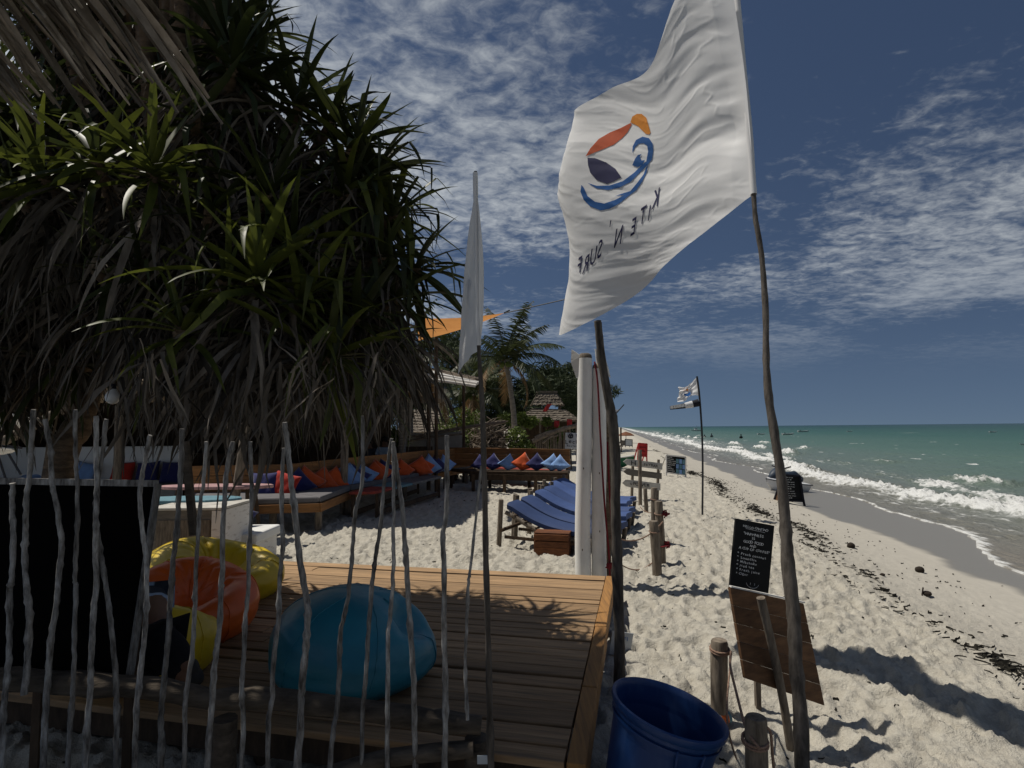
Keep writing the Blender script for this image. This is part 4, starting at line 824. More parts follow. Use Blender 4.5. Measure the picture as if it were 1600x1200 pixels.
def cushion(p, rz, color, label, group, diamond=True, tilt=-0.25, roll=0.0, s=1.0):
    k = (color, diamond, random.randrange(3))
    if k not in PIL: PIL[k] = pillow_mesh('cushion', 'cushion_' + color, diamond, seed=k[2])
    o = bpy.data.objects.new('cushion', PIL[k]); COL.objects.link(o); o.rotation_mode = 'XYZ'
    o.matrix_world = Matrix.Translation(p) @ Matrix.Rotation(rz, 4, 'Z') @ Matrix.Rotation(tilt, 4, 'X') @ Matrix.Rotation(roll, 4, 'Y') @ Matrix.Scale(s, 4)
    return tag(o, label, 'cushion', group)
CW = {'navy': 'navy blue', 'sky': 'pale blue', 'orange': 'orange', 'red': 'red'}
for px, py, c, dm, lab in ((187, 757, 'red', False, 'red cushion leaning on the white wall bench'), (228, 757, 'navy', False, 'navy cushion right of the bare post on the white wall bench'), (265, 756, 'navy', False, 'rightmost navy cushion on the white wall bench'), (108, 757, 'sky', False, 'pale blue cushion leaning beside the leaning trunk'), (125, 758, 'sky', False, 'crumpled pale blue cushion right of the leaning trunk'), (28, 758, 'sky', False, 'pale blue cushion on the wall bench left of the trunk')):
    p = P(px, py, WY - 0.30); p.z = 0.49; cushion(p, 0.0, c, lab, 'cushions on the white wall bench', dm, tilt=-0.32 if px != 28 else -1.2, roll=random.uniform(-.2, .2), s=1.25)

# ------------------------------------------------------------------ plank bench along the left (long) and the back one
SZ = 0.50
benchA = thing('long_bench', 'long wooden daybed bench with grey pads receding behind the fence', 'bench', (-4, 11, 0))
bk = [(300, 728, 10.3), (447, 725.5, 10.4), (567, 713, 12.6), (660, 704.5, 15.2), (735, 699.5, 17.3)]
bkp = [P(x, y, Y) for x, y, Y in bk]
for i in range(len(bkp) - 1):
    a, c = bkp[i], bkp[i + 1]; zt = [a.z, c.z]
    for k in range(3):
        h = 0.18; mb = MB(); a2 = V3((a.x, a.y, a.z - h / 2 - k * (h + 0.008))); c2 = V3((c.x, c.y, c.z - h / 2 - k * (h + 0.008))); mb.beam(a2, lerp(a2, c2, 0.997), 0.045 + 0.004 * (k % 2), h); mb.build('backrest_board', 'bench_wood', benchA, bevel=0.006)
front = [G(360, 790, SZ), G(500, 786, SZ), G(548, 767, SZ), G(640, 748, SZ), G(705, 735, SZ), G(738, 729, SZ)]
backp = [V3((bkp[0].x, bkp[0].y - .05, SZ)), V3((bkp[1].x + .02, bkp[1].y - .05, SZ)), V3((lerp(bkp[1], bkp[2], .45).x, lerp(bkp[1], bkp[2], .45).y - .06, SZ)), V3((bkp[2].x + .5, bkp[2].y + .7, SZ)), V3((bkp[3].x + .05, bkp[3].y - .08, SZ)), V3((bkp[4].x - .1, bkp[4].y - .1, SZ))]
for i in range(len(front) - 1):
    dz = V3((0, 0, 0.0)); up = V3((0, 0, -0.075)); q = [front[i], front[i + 1], backp[i + 1], backp[i]]
    c = sum(q, V3((0, 0, 0))) / 4; qi = [lerp(p, c, 0.012) for p in q]
    mb = MB(); mb.slab(qi, 0.10); mb.build('seat_pad', 'seat_grey', benchA, bevel=0.025)
    mb = MB(); mb.beam(front[i] + up, lerp(front[i], front[i + 1], .995) + up, 0.05, 0.14); mb.build('front_board', 'bench_wood', benchA, bevel=0.006)
    mb = MB(); mb.slab([lerp(p, c, 0.03) + V3((0, 0, -0.02)) for p in q][::-1], 0.035); mb.build('slat_base', 'dark_wood', benchA)
for p in front[1:] + [lerp(front[0], front[1], .45)]:
    mb = MB(); c = lerp(p, backp[2], 0.05); mb.tube([(c.x - .05, c.y + .08, -.1), (c.x - .05, c.y + .08, 0.42)], 0.06, 9, 0.04); mb.build('leg', 'rope_post', benchA, smooth=50)
# cushions leaning on that bench
rowA = [(413, 748, 'navy'), (436, 748, 'red'), (466, 757, 'navy'), (484, 755, 'orange'), (500, 751, 'orange'), (519, 749, 'orange'), (537, 748, 'sky'), (549, 745, 'sky'), (562, 742, 'navy'), (575, 741, 'sky'), (587, 739, 'orange'), (597, 738, 'orange'), (609, 734, 'navy'), (632, 734, 'orange'), (655, 731, 'orange'), (667, 730, 'orange'), (672, 727, 'sky'), (683, 727, 'navy'), (700, 725, 'sky')]
ORDS = ['leftmost', 'second', 'third', 'fourth', 'fifth', 'sixth', 'seventh', 'eighth', 'ninth', 'tenth', 'eleventh', 'twelfth', 'thirteenth', 'fourteenth', 'fifteenth', 'sixteenth', 'seventeenth', 'eighteenth', 'nineteenth']
for i, (px, py, c) in enumerate(rowA):
    t = (px - 447) / (735 - 447); Y = float(np.interp(px, [400, 447, 567, 660, 735], [10.0, 10.05, 12.0, 14.5, 16.6])) ; p = P(px, py, Y); p.z = SZ + 0.01
    big = px < 450
    lab = CW[c] + ' cushion, ' + ORDS[i] + ' from the left along the long bench'
    cushion(p, R(38) if not big else 0, c, lab, 'cushions on the long bench', diamond=not big, tilt=-0.30, roll=random.uniform(-.3, .3), s=random.uniform(1.08, 1.34) if not big else 1.1)
benchB = thing('back_bench', 'wooden bench with plank back facing the loungers, far behind the fence', 'bench', P(815, 765, 15.6))
bl, br = P(700, 699, 16.6), P(890, 702, 15.4)
for k in range(3):
    mb = MB(); h = 0.165; o = V3((0, 0, -h / 2 - k * (h + 0.01))); mb.beam(bl + o, br + o, 0.05, h); mb.build('backrest_board', 'bench_wood', benchB, bevel=0.006)
SB = 0.55
fl, frr = P(735, 731, 15.5), P(887, 729, 14.7); fl.z = frr.z = SB
q = [fl, frr, V3((br.x, br.y - .05, SB)), V3((bl.x, bl.y - .05, SB))]
mb = MB(); mb.slab([p + V3((0, 0, -0.08)) for p in q], 0.08); mb.build('seat_pad', 'dark_wood', benchB, bevel=0.01)
mb = MB(); mb.beam(fl + V3((0, 0, -.16)), frr + V3((0, 0, -.16)), 0.06, 0.16); mb.build('front_board', 'dark_wood', benchB)
for t in (0.03, 0.36, 0.68, 0.98):
    for a, c in ((q[0], q[1]), (q[3], q[2])):
        p = lerp(a, c, t); mb = MB(); mb.beam((p.x, p.y, -.1), (p.x, p.y, SB - .09), 0.09, 0.09, up=(0, 1, 0)); mb.build('leg', 'dark_wood', benchB)
for i, (px, c) in enumerate(((752, 'navy'), (769, 'navy'), (793, 'sky'), (815, 'orange'), (838, 'navy'), (861, 'sky'), (874, 'sky'))):
    p = P(px, 727, float(np.interp(px, [740, 890], [15.8, 15.0]))); p.z = SB + 0.0
    ordn = ['far left navy blue', 'second navy blue', 'pale blue (left of the orange one)', 'single orange', 'navy blue (right of the orange one)', 'second from right pale blue', 'rightmost pale blue'][i]
    cushion(p, R(-6), c, '%s cushion propped on the back bench' % ordn, 'cushions on the back bench', True, -0.22, random.uniform(-.18, .18), random.uniform(.98, 1.16))

# ------------------------------------------------------------------ tables
def plank_table(label, q, ztop, mats, legs, loc, stretch=True, hh=0.05):
    t = thing('plank_table', label, 'table', loc, 'low plank tables by the benches'); n = len(mats); q = [V3((p.x, p.y, ztop)) for p in q]
    for k in range(n):
        a0, a1 = k / n + 0.004, (k + 1) / n - 0.004; s = [lerp(q[0], q[3], a0), lerp(q[1], q[2], a0), lerp(q[1], q[2], a1), lerp(q[0], q[3], a1)]
        mb = MB(); mb.slab([p + V3((0, 0, -hh)) for p in s], hh); mb.build('top_plank', mats[k], t, bevel=0.004)
    c = sum(q, V3((0, 0, 0))) / 4
    for i in range(4):
        p = lerp(q[i], c, 0.07); mb = MB(); d = (q[(i + 3) % 4] - q[i]) if i in (0, 2) else (q[(i + 1) % 4] - q[i]); mb.beam((p.x, p.y, -.08), (p.x, p.y, ztop - hh), 0.11, 0.06, up=q[1] - q[0]); mb.build('leg', legs, t, bevel=0.005)
    for i, j in ((0, 3), (1, 2)):
        a, b_ = lerp(q[i], c, 0.07), lerp(q[j], c, 0.07); mb = MB(); mb.beam((a.x, a.y, 0.10), (b_.x, b_.y, 0.10), 0.05, 0.09); mb.build('stretcher', legs, t)
    return t
def plank_q(pl, z): return [G(x, y, z) for x, y in pl]
plank_table('long low table with red, blue and grey planks beside the daybed bench', plank_q([(545,769),(586,768),(690,744),(655,740)], 0.52), 0.52, ['plank_red', 'paint_teal', 'plank_grey', 'plank_grey'], 'dark_wood', (-2.2, 11, 0))
plank_table('grey plank table between the two benches', plank_q([(706,731),(738,728),(733,720),(712,722)], 0.5), 0.5, ['plank_grey'] * 3, 'dark_wood', (-1.5, 15, 0))
plank_table('long dark table with reddish top in front of the back bench', plank_q([(748,729.5),(884,737),(884,730),(765,724)], 0.52), 0.52, ['plank_red', 'plank_grey', 'plank_grey'], 'dark_wood', (0.1, 14.2, 0))
def board_table(label, px0, px1, py, Y, z, m, w=0.45):
    t = thing('board_table', label, 'table', (P((px0 + px1) / 2, py, Y).x, Y, 0)); a, c = P(px0, py, Y), P(px1, py, Y); a.z = c.z = z; L_ = (c - a).length; n = 24; vs = []
    ol = []
    for i in range(n + 1):
        s = i / n; ww = w / 2 * min(1, (4 * s) ** 0.5, (4 * (1 - s)) ** 0.5); ol.append((s, ww))
    top = [lerp(a, c, s) + V3((0, -k, 0)) for s, k in ol] + [lerp(a, c, s) + V3((0, k, 0)) for s, k in reversed(ol[1:-1])]
    mb = MB(); mb.slab(top, 0.05); mb.build('top', m, t, bevel=0.012)
    for s in (0.2, 0.8):
        for k in (-1, 1):
            p = lerp(a, c, s); mb = MB(); mb.tube([(p.x + (s - .5) * .25, p.y + k * w * .45, -.1), (p.x, p.y + k * w * 0.25, z)], 0.03, 8); mb.build('leg', 'dark_wood', t, smooth=50)
board_table('pale blue surfboard-shaped table behind the white counter box', 215, 378, 779, 7.3, 0.80, 'paint_teal', 0.5)
board_table('pinkish surfboard-shaped table behind the pale blue one', 250, 428, 756, 9.0, 0.80, 'paint_pink', 0.5)
bx = thing('counter_box', 'white painted wooden box behind the yellow bean bag', 'box', P(280, 850, 6.8))
c0 = G(345, 862); cw = P(235, 800, 6.6); cz = P(345, 797, 6.6).z
mb = MB(); mb.box(((cw.x + P(345, 800, 6.6).x) / 2, 6.95, cz / 2), (P(345, 800, 6.6).x - cw.x, 0.7, cz)); mb.build('case', 'sign_brown', bx, bevel=0.012)
xr = P(345, 800, 6.6).x; mb = MB(); mb.box((xr - .04, 6.585, cz / 2), (.10, .02, cz - .01)); mb.box((xr + .012, 6.95, cz / 2), (.02, .72, cz - .01)); mb.build('corner_board', 'worn_white', bx)
mb = MB(); mb.box(((cw.x + P(345, 800, 6.6).x) / 2, 6.95, cz + 0.018), (P(345, 800, 6.6).x - cw.x + .06, 0.76, 0.03)); mb.build('lid', 'sign_grey', bx, bevel=0.006)
mb = MB(); mb.box((P(285, 830, 6.58).x, 6.595, cz * 0.5), (0.62, 0.012, cz * 0.72)); mb.build('front_panel', 'rope_post', bx)
lb = thing('low_bench', 'low white bench with grey top beside the yellow bean bag', 'bench', G(380, 862))
a = P(346, 838, 7.2); c = P(408, 838, 7.2); mb = MB(); mb.box(((a.x + c.x) / 2, 7.45, a.z - 0.02), (c.x - a.x, 0.75, 0.13)); mb.build('seat_pad', 'white_wall', lb, bevel=0.03)
mb = MB(); mb.box(((a.x + c.x) / 2, 7.45, (a.z - .09) / 2), (c.x - a.x - .08, 0.66, a.z - .09)); mb.build('base', 'worn_white', lb, bevel=0.006)
p = P(352, 822, 7.4); p.z = a.z + 0.05; cushion(p, 0.3, 'navy', 'navy cushion lying on the low white bench', None, False, -1.0, 0.4)
# surfboards on a metal rack at the far left edge
rk = thing('surfboard_rack', 'thin dark metal rack under the surfboards at the left edge', 'rack', G(15, 775))
ry = 7.4
mb = MB()
for a, c in (((-10, 690), (22, 790)), ((8, 700), (33, 742)), ((-40, 700), (-20, 800)), ((-60, 690), (34, 700)), ((-60, 655), (20, 662)), ((-20, 640), (-22, 800))): mb.tube([P(*a, ry), P(*c, ry)], 0.014, 7)
for px in (-20, 22, 33): mb.tube([P(px, 785, ry), V3((P(px, 785, ry).x, ry, -.1))], 0.014, 7)
mb.build('frame', 'metal_dark', rk, smooth=50)
def surfboard(label, tipx, py, Y, L_, w, tilt):
    tip = P(tipx, py, Y); n = 20; top = []; A = np.zeros((n + 1, 9, 3))
    for i in range(n + 1):
        s = i / n; ww = w / 2 * (math.sin(math.pi * min(1, s * 0.98 + 0.01)) ** 0.55); th = 0.03 * math.sin(math.pi * min(0.99, s + 0.005)) ** 0.4
        for k in range(9):
            a = 2 * math.pi * k / 8; A[i, k] = (tip.x - L_ * s, tip.y + math.cos(a) * ww * math.cos(tilt) - math.sin(a) * th * math.sin(tilt), tip.z + 0.10 * (1 - s) ** 3 * 0 + math.cos(a) * ww * math.sin(tilt) + math.sin(a) * th)
    mb = MB(); mb.grid(A); o = thing('surfboard', label, 'surfboard', tip); mb.build('deck', 'worn_white', o, smooth=True)
    mb = MB(); mb.box(tip + V3((-0.24, -0.06, 0.05)), (0.14, 0.02, 0.03)); mb.build('handle', 'print_black', o)
surfboard('upper grey surfboard nose on the metal rack at left edge', 50, 655, ry, 2.2, 0.62, -0.55)
surfboard('lower surfboard nose on the metal rack at left edge', 22, 703, ry - .1, 2.2, 0.5, -0.45)
for px, py, Y, r, lab in ((176, 621, 3.35, 0.040, 'hanging white light bulb below the dead fronds'), (107, 714, 6.4, 0.095, 'white globe lamp behind the leaning trunk')):
    p = P(px, py, Y); b_ = thing('light_bulb', lab, 'lamp', p); mb = MB(); mb.lathe([(0.001, -r), (r * .5, -r * .87), (r * .87, -r * .5), (r, 0), (r * .93, r * .4), (r * .7, r * .8), (r * .42, r * 1.25), (r * .38, r * 1.4)], Matrix.Translation(p), 20); mb.build('globe', 'bulb', b_, smooth=True)
    mb = MB(); mb.lathe([(r * .42, r * 1.2), (r * .42, r * 2.0), (r * .2, r * 2.1), (0.001, r * 2.1)], Matrix.Translation(p), 14); mb.build('socket', 'print_black', b_, smooth=40)
    if px == 107: mb = MB(); mb.tube([p + V3((0, 0, -r)), V3((p.x, p.y, -.1))], 0.02, 7); mb.build('stem', 'metal_dark', b_)
    if px == 176: mb = MB(); mb.tube([p + V3((0, 0, r * 2)), p + V3((-.02, .1, 0.9))], 0.006, 6); mb.build('cable', 'wire', b_)
# ------------------------------------------------------------------ bean bags
NU, NVR = 60, 36
def settle_bag(rx, ry, rz, press, loose, push, seed, frames=46, taper=.35):
    """let a loosely filled cloth bag settle on a floor under a ball that presses a hollow into it"""
    g = random.Random(seed); tmp = bpy.data.scenes.new('settle'); tmp.frame_start = 1; tmp.frame_end = frames
    def add(nm, bm):
        me = bpy.data.meshes.new(nm); bm.to_mesh(me); bm.free(); o = bpy.data.objects.new(nm, me); tmp.collection.objects.link(o); return o
    bm = bmesh.new(); bmesh.ops.create_grid(bm, x_segments=1, y_segments=1, size=5); fl = add('floor', bm); fl.modifiers.new('c', 'COLLISION'); fl.collision.thickness_outer = .01; fl.collision.cloth_friction = 15
    bm = bmesh.new(); bmesh.ops.create_uvsphere(bm, u_segments=20, v_segments=12, radius=push[3]); ba = add('ball', bm); ba.modifiers.new('c', 'COLLISION'); ba.collision.thickness_outer = .02
    for f, z in ((1, 1.5), (14, 1.5), (frames - 12, push[2])): ba.location = (push[0], push[1], z); ba.keyframe_insert('location', frame=f)
    bm = bmesh.new(); bmesh.ops.create_uvsphere(bm, u_segments=NU, v_segments=NVR, radius=1.0)
    for v in bm.verts:
        x, y, z = v.co; k = 1.0 if z < 0 else 1 - taper * z; v.co = (x * rx * k + g.gauss(0, .002), y * ry * k + g.gauss(0, .002), (z + 1) * rz + .02)
    o = add('bag', bm); c = o.modifiers.new('cloth', 'CLOTH'); s = c.settings; s.quality = 5; s.mass = .25; s.tension_stiffness = 25; s.compression_stiffness = 25; s.shear_stiffness = 8; s.bending_stiffness = .10; s.air_damping = 3
    s.use_pressure = True; s.uniform_pressure_force = press; s.shrink_min = loose; c.collision_settings.distance_min = .012; c.collision_settings.use_self_collision = False; c.point_cache.frame_start = 1; c.point_cache.frame_end = frames
    for f in range(1, frames + 1): tmp.frame_set(f)
    me = o.evaluated_get(tmp.view_layers[0].depsgraph).to_mesh(); v = np.array([tuple(q.co) for q in me.vertices])
    for q in (fl, ba, o): bpy.data.objects.remove(q)
    for a in list(bpy.data.actions): bpy.data.actions.remove(a)
    bpy.data.scenes.remove(tmp); v[:, 2] -= v[:, 2].min(); return v
BAGS = {'dome': settle_bag(.45, .44, .33, 30, -.14, (.33, -.02, .56, .17), 3, taper=.04), 'slump': settle_bag(.56, .44, .30, 14, -.22, (.16, -.10, .44, .24), 5)}
def beanbag(label, c, kind, scale, m, rot=0.0):
    v = BAGS[kind].copy()
    tz = v[:, 2] / v[:, 2].max(); ph = np.arctan2(v[:, 1], v[:, 0]); WN = tile_noise(128, .9, 77 + len(label), 2, 22)
    wr_ = np.clip(1 - np.abs(samp(WN, ph / (2 * math.pi) * .5 + .1, tz * 1.3 + .1 * np.sin(ph * 3), 1.0)), -.4, 1); k_ = 1 + (.15 * np.exp(-((tz - .10) / .22) ** 2) if kind == 'dome' else .05 * np.exp(-((tz - .1) / .2) ** 2)) + .016 * wr_ * np.clip(tz * 5, 0, 1)
    v[:, 0] *= k_; v[:, 1] *= k_; v = v * np.array(scale); ca, sa = math.cos(rot), math.sin(rot); v = np.stack([v[:, 0] * ca - v[:, 1] * sa, v[:, 0] * sa + v[:, 1] * ca, v[:, 2]], -1) + np.array(c)
    bm = bmesh.new(); bmesh.ops.create_uvsphere(bm, u_segments=NU, v_segments=NVR, radius=1.0); bm.verts.ensure_lookup_table(); sph = np.array([tuple(q.co) for q in bm.verts]); fs = [tuple(q.index for q in f.verts) for f in bm.faces]; bm.free()
    b_ = thing('bean_bag', label, 'bean bag', c, 'bean bags on the deck'); o = link_mesh('cover', v, fs, m, b_, True); s = o.modifiers.new('sub', 'SUBSURF'); s.levels = s.render_levels = 1
    az = np.arctan2(sph[:, 1], sph[:, 0]); cen = np.array([v[:, 0].mean(), v[:, 1].mean(), v[:, 2].mean()])
    for k in range(6):                                        # stitched seams
        a0 = -math.pi + 2 * math.pi * k / 6; ids = [q for q in np.argsort(-sph[:, 2]) if abs(az[q] - a0) < .02 and -.75 < sph[q, 2] < .97]
        if len(ids) > 4: pts = [V3(v[q]) + (V3(v[q]) - V3(cen)).normalized() * .0005 for q in ids]; mb = MB(); mb.tube(smoothpath(pts, 2), .0035, 5); mb.build('seam', m, o, smooth=True)
    return b_
beanbag('deep blue bean bag alone on the deck in front', (P(580, 1000, 3.40).x, 3.40, DH), 'dome', (.90, .88, .735), 'bag_blue', 0.0)
beanbag('long yellow bean bag at the deck back edge', (P(330, 900, 5.05).x, 5.05, DH), 'slump', (.90, .82, 1.0), 'bag_yellow', 0.1)
po = G(292, 975, DH); beanbag('orange bean bag between the two yellow ones', (P(292, 950, 4.18).x, 4.18, DH), 'slump', (.72, .86, .98), 'bag_orange', -0.5)
pz_ = G(235, 1058, DH); beanbag('yellow bean bag with a person lounging on it', (P(228, 1010, 3.50).x, 3.50, DH), 'slump', (.60, .72, .98), 'bag_yellow', 1.9)

# ------------------------------------------------------------------ people
def skinned(name, nodes, edges, m, parent, sub=2):
    """nodes: (point, radius); one continuous skin over the joints"""
    org = ORG[parent.name]; me = bpy.data.meshes.new(name); me.from_pydata([tuple(V3(p) - org) for p, _ in nodes], edges, []); o = bpy.data.objects.new(name, me); COL.objects.link(o)
    sk = o.modifiers.new('skin', 'SKIN'); sk.use_smooth_shade = True; ss = o.modifiers.new('sub', 'SUBSURF'); ss.levels = sub; ss.render_levels = sub
    for i, (_, r) in enumerate(nodes): me.skin_vertices[0].data[i].radius = (r, r) if not hasattr(r, '__len__') else r
    me.skin_vertices[0].data[0].use_root = True
    bpy.context.view_layer.update(); ev = bpy.data.meshes.new_from_object(o.evaluated_get(bpy.context.evaluated_depsgraph_get())); o.modifiers.clear(); o.data = ev; bpy.data.meshes.remove(me)
    ev.materials.clear(); ev.materials.append(M[m]); ev.polygons.foreach_set('use_smooth', [True] * len(ev.polygons)); o.parent = parent; ORG[o.name] = org; return o
def person(label, joints, mats, hairball=True, k=1.0):
    """joints: dict of points; mats: skin, top, trousers, shoe"""
    J = {n: V3(p) for n, p in joints.items()}; o = thing('person', label, 'person', J['base'])
    body = [(J['hip'], .12 * k), (J['chest'], .14 * k), (J['neck'], .055 * k), (J['head'], .095 * k), (J['crown'], .07 * k)]; ed = [(0, 1), (1, 2), (2, 3), (3, 4)]
    for s in 'LR':
        b0 = len(body); body += [(J['sh' + s], .06 * k), (J['el' + s], .042 * k), (J['ha' + s], .03 * k)]; ed += [(1, b0), (b0, b0 + 1), (b0 + 1, b0 + 2)]
        for f in range(4): body.append((J['ha' + s] + (J['ha' + s] - J['el' + s]).normalized() * 0.09 * k + V3(((f - 1.5) * .022 * k, 0, -.01)), .009 * k)); ed.append((b0 + 2, len(body) - 1))
        body.append((J['ha' + s] + V3((0.045 * k, 0.0, 0.01)), .010 * k)); ed.append((b0 + 2, len(body) - 1))
        b1 = len(body); body += [(J['kn' + s], .065 * k), (J['an' + s], .042 * k), (J['to' + s], .035 * k)]; ed += [(0, b1), (b1, b1 + 1), (b1 + 1, b1 + 2)]
    skinned('body', body, ed, mats[0], o)
    fw = J.get('face', V3((0, -1, 0))); hd = J['head']
    top = [(lerp(J['hip'], J['chest'], .1), .14 * k), (J['chest'], .165 * k), (lerp(J['chest'], J['neck'], .7), .10 * k)]; te = [(0, 1), (1, 2)]
    for s in 'LR': b0 = len(top); top += [(J['sh' + s], .082 * k), (lerp(J['sh' + s], J['el' + s], .75), .062 * k)]; te += [(1, b0), (b0, b0 + 1)]
    skinned('shirt', top, te, mats[1], o)
    tr = [(J['hip'], .145 * k)]; te = []
    for s in 'LR': b0 = len(tr); tr += [(lerp(J['hip'], J['kn' + s], .45), .098 * k), (J['kn' + s], .082 * k), (lerp(J['kn' + s], J['an' + s], .9), .062 * k)]; te += [(0, b0), (b0, b0 + 1), (b0 + 1, b0 + 2)]
    skinned('trousers', tr, te, mats[2], o)
    for s in 'LR':
        a, t_ = J['an' + s], J['to' + s]; skinned('shoe', [(a, .052 * k), (lerp(a, t_, .6), .05 * k), (t_, .038 * k)], [(0, 1), (1, 2)], mats[3], o)
    mb = MB(); c = hd + V3((0, 0, .035 * k)) - fw * 0.018 * k; mb.ball(c, .108 * k, 16, (1, 1.05, .95)); mb.build('hair', 'hair', o, smooth=True)
    mb = MB(); nose = hd + fw * .10 * k + V3((0, 0, -.02 * k)); mb.ball(nose, .016 * k, 8, (1, 1, 1.5)); mb.build('nose', mats[0], o, smooth=True)
    sd = V3((fw.y, -fw.x, 0))
    for q in (-1, 1): mb = MB(); mb.ball(hd + fw * .09 * k + sd * (q * .035 * k) + V3((0, 0, .012 * k)), .012 * k, 8); mb.build('eye', 'print_black', o, smooth=True); mb = MB(); mb.ball(hd + sd * (q * .098 * k), .025 * k, 8, (.6, 1, 1.3)); mb.build('ear', mats[0], o, smooth=True)
    return o
mat('shirt_plaid', (0.33, 0.42, 0.56), (0.035, 0.04, 0.055), scale=7, rough=0.9, detail=0, lo=0.47, hi=0.50)
q = lambda x, y, Y: P(x, y, Y)
person('person in black trousers and patterned blue shirt lounging on the near yellow bean bag', {
 'base': (pz_.x, pz_.y, DH), 'hip': q(222, 1000, 3.02), 'chest': q(240, 958, 3.10), 'neck': q(205, 925, 3.5), 'head': q(188, 905, 3.55), 'crown': q(180, 888, 3.58), 'shL': q(222, 945, 3.18), 'shR': q(246, 940, 3.5),
 'elL': q(212, 975, 3.05), 'haL': q(170, 985, 3.05), 'elR': q(206, 960, 3.4), 'haR': q(165, 980, 3.2), 'knL': q(264, 1008, 2.94), 'knR': q(268, 1024, 2.92), 'anL': q(294, 1048, 2.90), 'anR': q(296, 1062, 2.90), 'toL': q(312, 1040, 2.92), 'toR': q(316, 1052, 2.91), 'face': (1, -0.2, 0)}, ('skin', 'shirt_plaid', 'trousers', 'shoe'))
def sitter(label, px, py, Y, m, k=1.0, seat=0.45):
    p = P(px, py, Y); x, y = p.x, Y; s = seat
    person(label, {'base': (x, y, 0), 'hip': (x, y, s + .12), 'chest': (x, y + .05, s + .5), 'neck': (x, y + .03, s + .68), 'head': (x, y, s + .82), 'crown': (x, y, s + .92), 'shL': (x - .18, y + .03, s + .58), 'shR': (x + .18, y + .03, s + .58), 'elL': (x - .24, y - .06, s + .32), 'elR': (x + .24, y - .06, s + .32), 'haL': (x - .14, y - .3, s + .22), 'haR': (x + .14, y - .3, s + .22), 'knL': (x - .12, y - .42, s + .08), 'knR': (x + .12, y - .42, s + .08), 'anL': (x - .12, y - .44, .08), 'anR': (x + .12, y - .44, .08), 'toL': (x - .12, y - .58, .04), 'toR': (x + .12, y - .58, .04), 'face': (0, -1, 0)}, ('skin', m, 'trousers', 'shoe'))
    st = thing('stool', 'dark wooden stool under %s' % label, 'stool', (x, y, 0)); mb = MB(); mb.box((x, y + .02, s - .03), (.4, .4, .05)); mb.build('seat', 'dark_wood', st)
    for a in (-.16, .16):
        for b_ in (-.14, .18): mb = MB(); mb.beam((x + a, y + b_, -.05), (x + a, y + b_, s - .055), .04, .04, up=(0, 1, 0)); mb.build('leg', 'dark_wood', st)
sitter('person in pale blue shirt seated behind the long bench', 601, 690, 16.5, 'shirt_blue', seat=0.55)
sitter('person in dark shirt seated left of the one in pale blue', 576, 690, 16.9, 'shirt_dark', seat=0.5)

# ------------------------------------------------------------------ blue plastic bin
ctr = P(1045, 1108, 2.62); ax = V3((0.26, -0.03, 1)).normalized(); _, s_, u_ = basis(ax, (0, 1, 0)); MT = Matrix.Translation(ctr) @ Matrix((s_, u_, ax)).transposed().to_4x4(); hb = 0.60
bn = thing('plastic_bin', 'tilted dark blue plastic bin beside the deck corner', 'bin', (ctr.x - .15, ctr.y, 0)); r0 = 0.25
prof = [(r0 * .70, -hb), (r0 * .72, -hb + .01)] + [(lerp(r0 * .72, r0 * .93, t), -hb + .01 + (hb - .06) * t) for t in np.linspace(.05, 1, 8)] + [(r0 * .955, -.045), (r0 * .96, -.03), (r0 * 1.0, -.022), (r0 * 1.03, -.006), (r0 * 1.025, .008), (r0 * .985, .012), (r0 * .95, .004), (r0 * .925, -.02), (r0 * .915, -.10), (r0 * .90, -.11), (r0 * .70, -hb + .04), (0.001, -hb + .03)]
mb = MB(); mb.lathe(prof, MT, 56); mb.f.append(tuple(range(55, -1, -1))); mb.build('body', 'blue_plastic', bn, smooth=45)
mb = MB(); mb.lathe([(r0 * .945, -.055), (r0 * .97, -.055), (r0 * .965, -.065), (r0 * .94, -.068)], MT, 56); mb.build('rib', 'blue_plastic', bn, smooth=45)
for a in (-1.75, 1.4): d = V3((math.cos(a), math.sin(a), 0)); mb = MB(); mb.tube([MT @ (d * (r0 * .93) + V3((-d.y, d.x, 0)) * w + V3((0, 0, z))) for w, z in ((-.06, -.05), (-.055, -.12), (0, -.135), (.055, -.12), (.06, -.05))], .006, 6); mb.build('handle', 'blue_plastic', bn, smooth=True)

# ------------------------------------------------------------------ rope posts in the near foreground
def rpost(label, px, py_top, gx, gy, r, group=None, Y=None):
    g_ = G(gx, gy) if Y is None else onsand(P(gx, gy, Y).x, Y); t = P(px, py_top, g_.y); o = thing('rope_post', label, 'post', g_, group); mb = MB(); pts = [V3((g_.x, g_.y, g_.z - .25)), lerp(g_, t, .3) + V3((r * .1, 0, 0)), lerp(g_, t, .75), t + V3((0, 0, -.012)), t]
    mb.tube(pts, [r * 1.02, r * 1.0, r * .98, r * .97, r * .86], 16, 0.018); mb.build('shaft', 'rope_post', o, smooth=45); return o, g_, t
o1, g1, t1 = rpost('upright weathered post behind the blue bin tied with reddish rope', 1124, 1000, 1122, 1128, 0.049)
o2, g2, t2 = rpost('short weathered post right of the blue bin with rope round it', 1181, 1120, 1180, 1230, 0.045, Y=2.42)
def ring(c, r, m, parent, n=2, th=.006):
    for k in range(n): mb = MB(); mb.tube([c + V3((math.cos(a) * r, math.sin(a) * r, k * .012 + .008 * math.sin(a))) for a in np.linspace(0, 6.2832, 17)], th, 6); mb.build('rope_turn', m, parent.children[0], smooth=True)
ring(t1 + V3((0, 0, -.06)), .053, 'rope_tan', o1); ring(P(1180, 1160, 2.42), .049, 'rope_tan', o2)
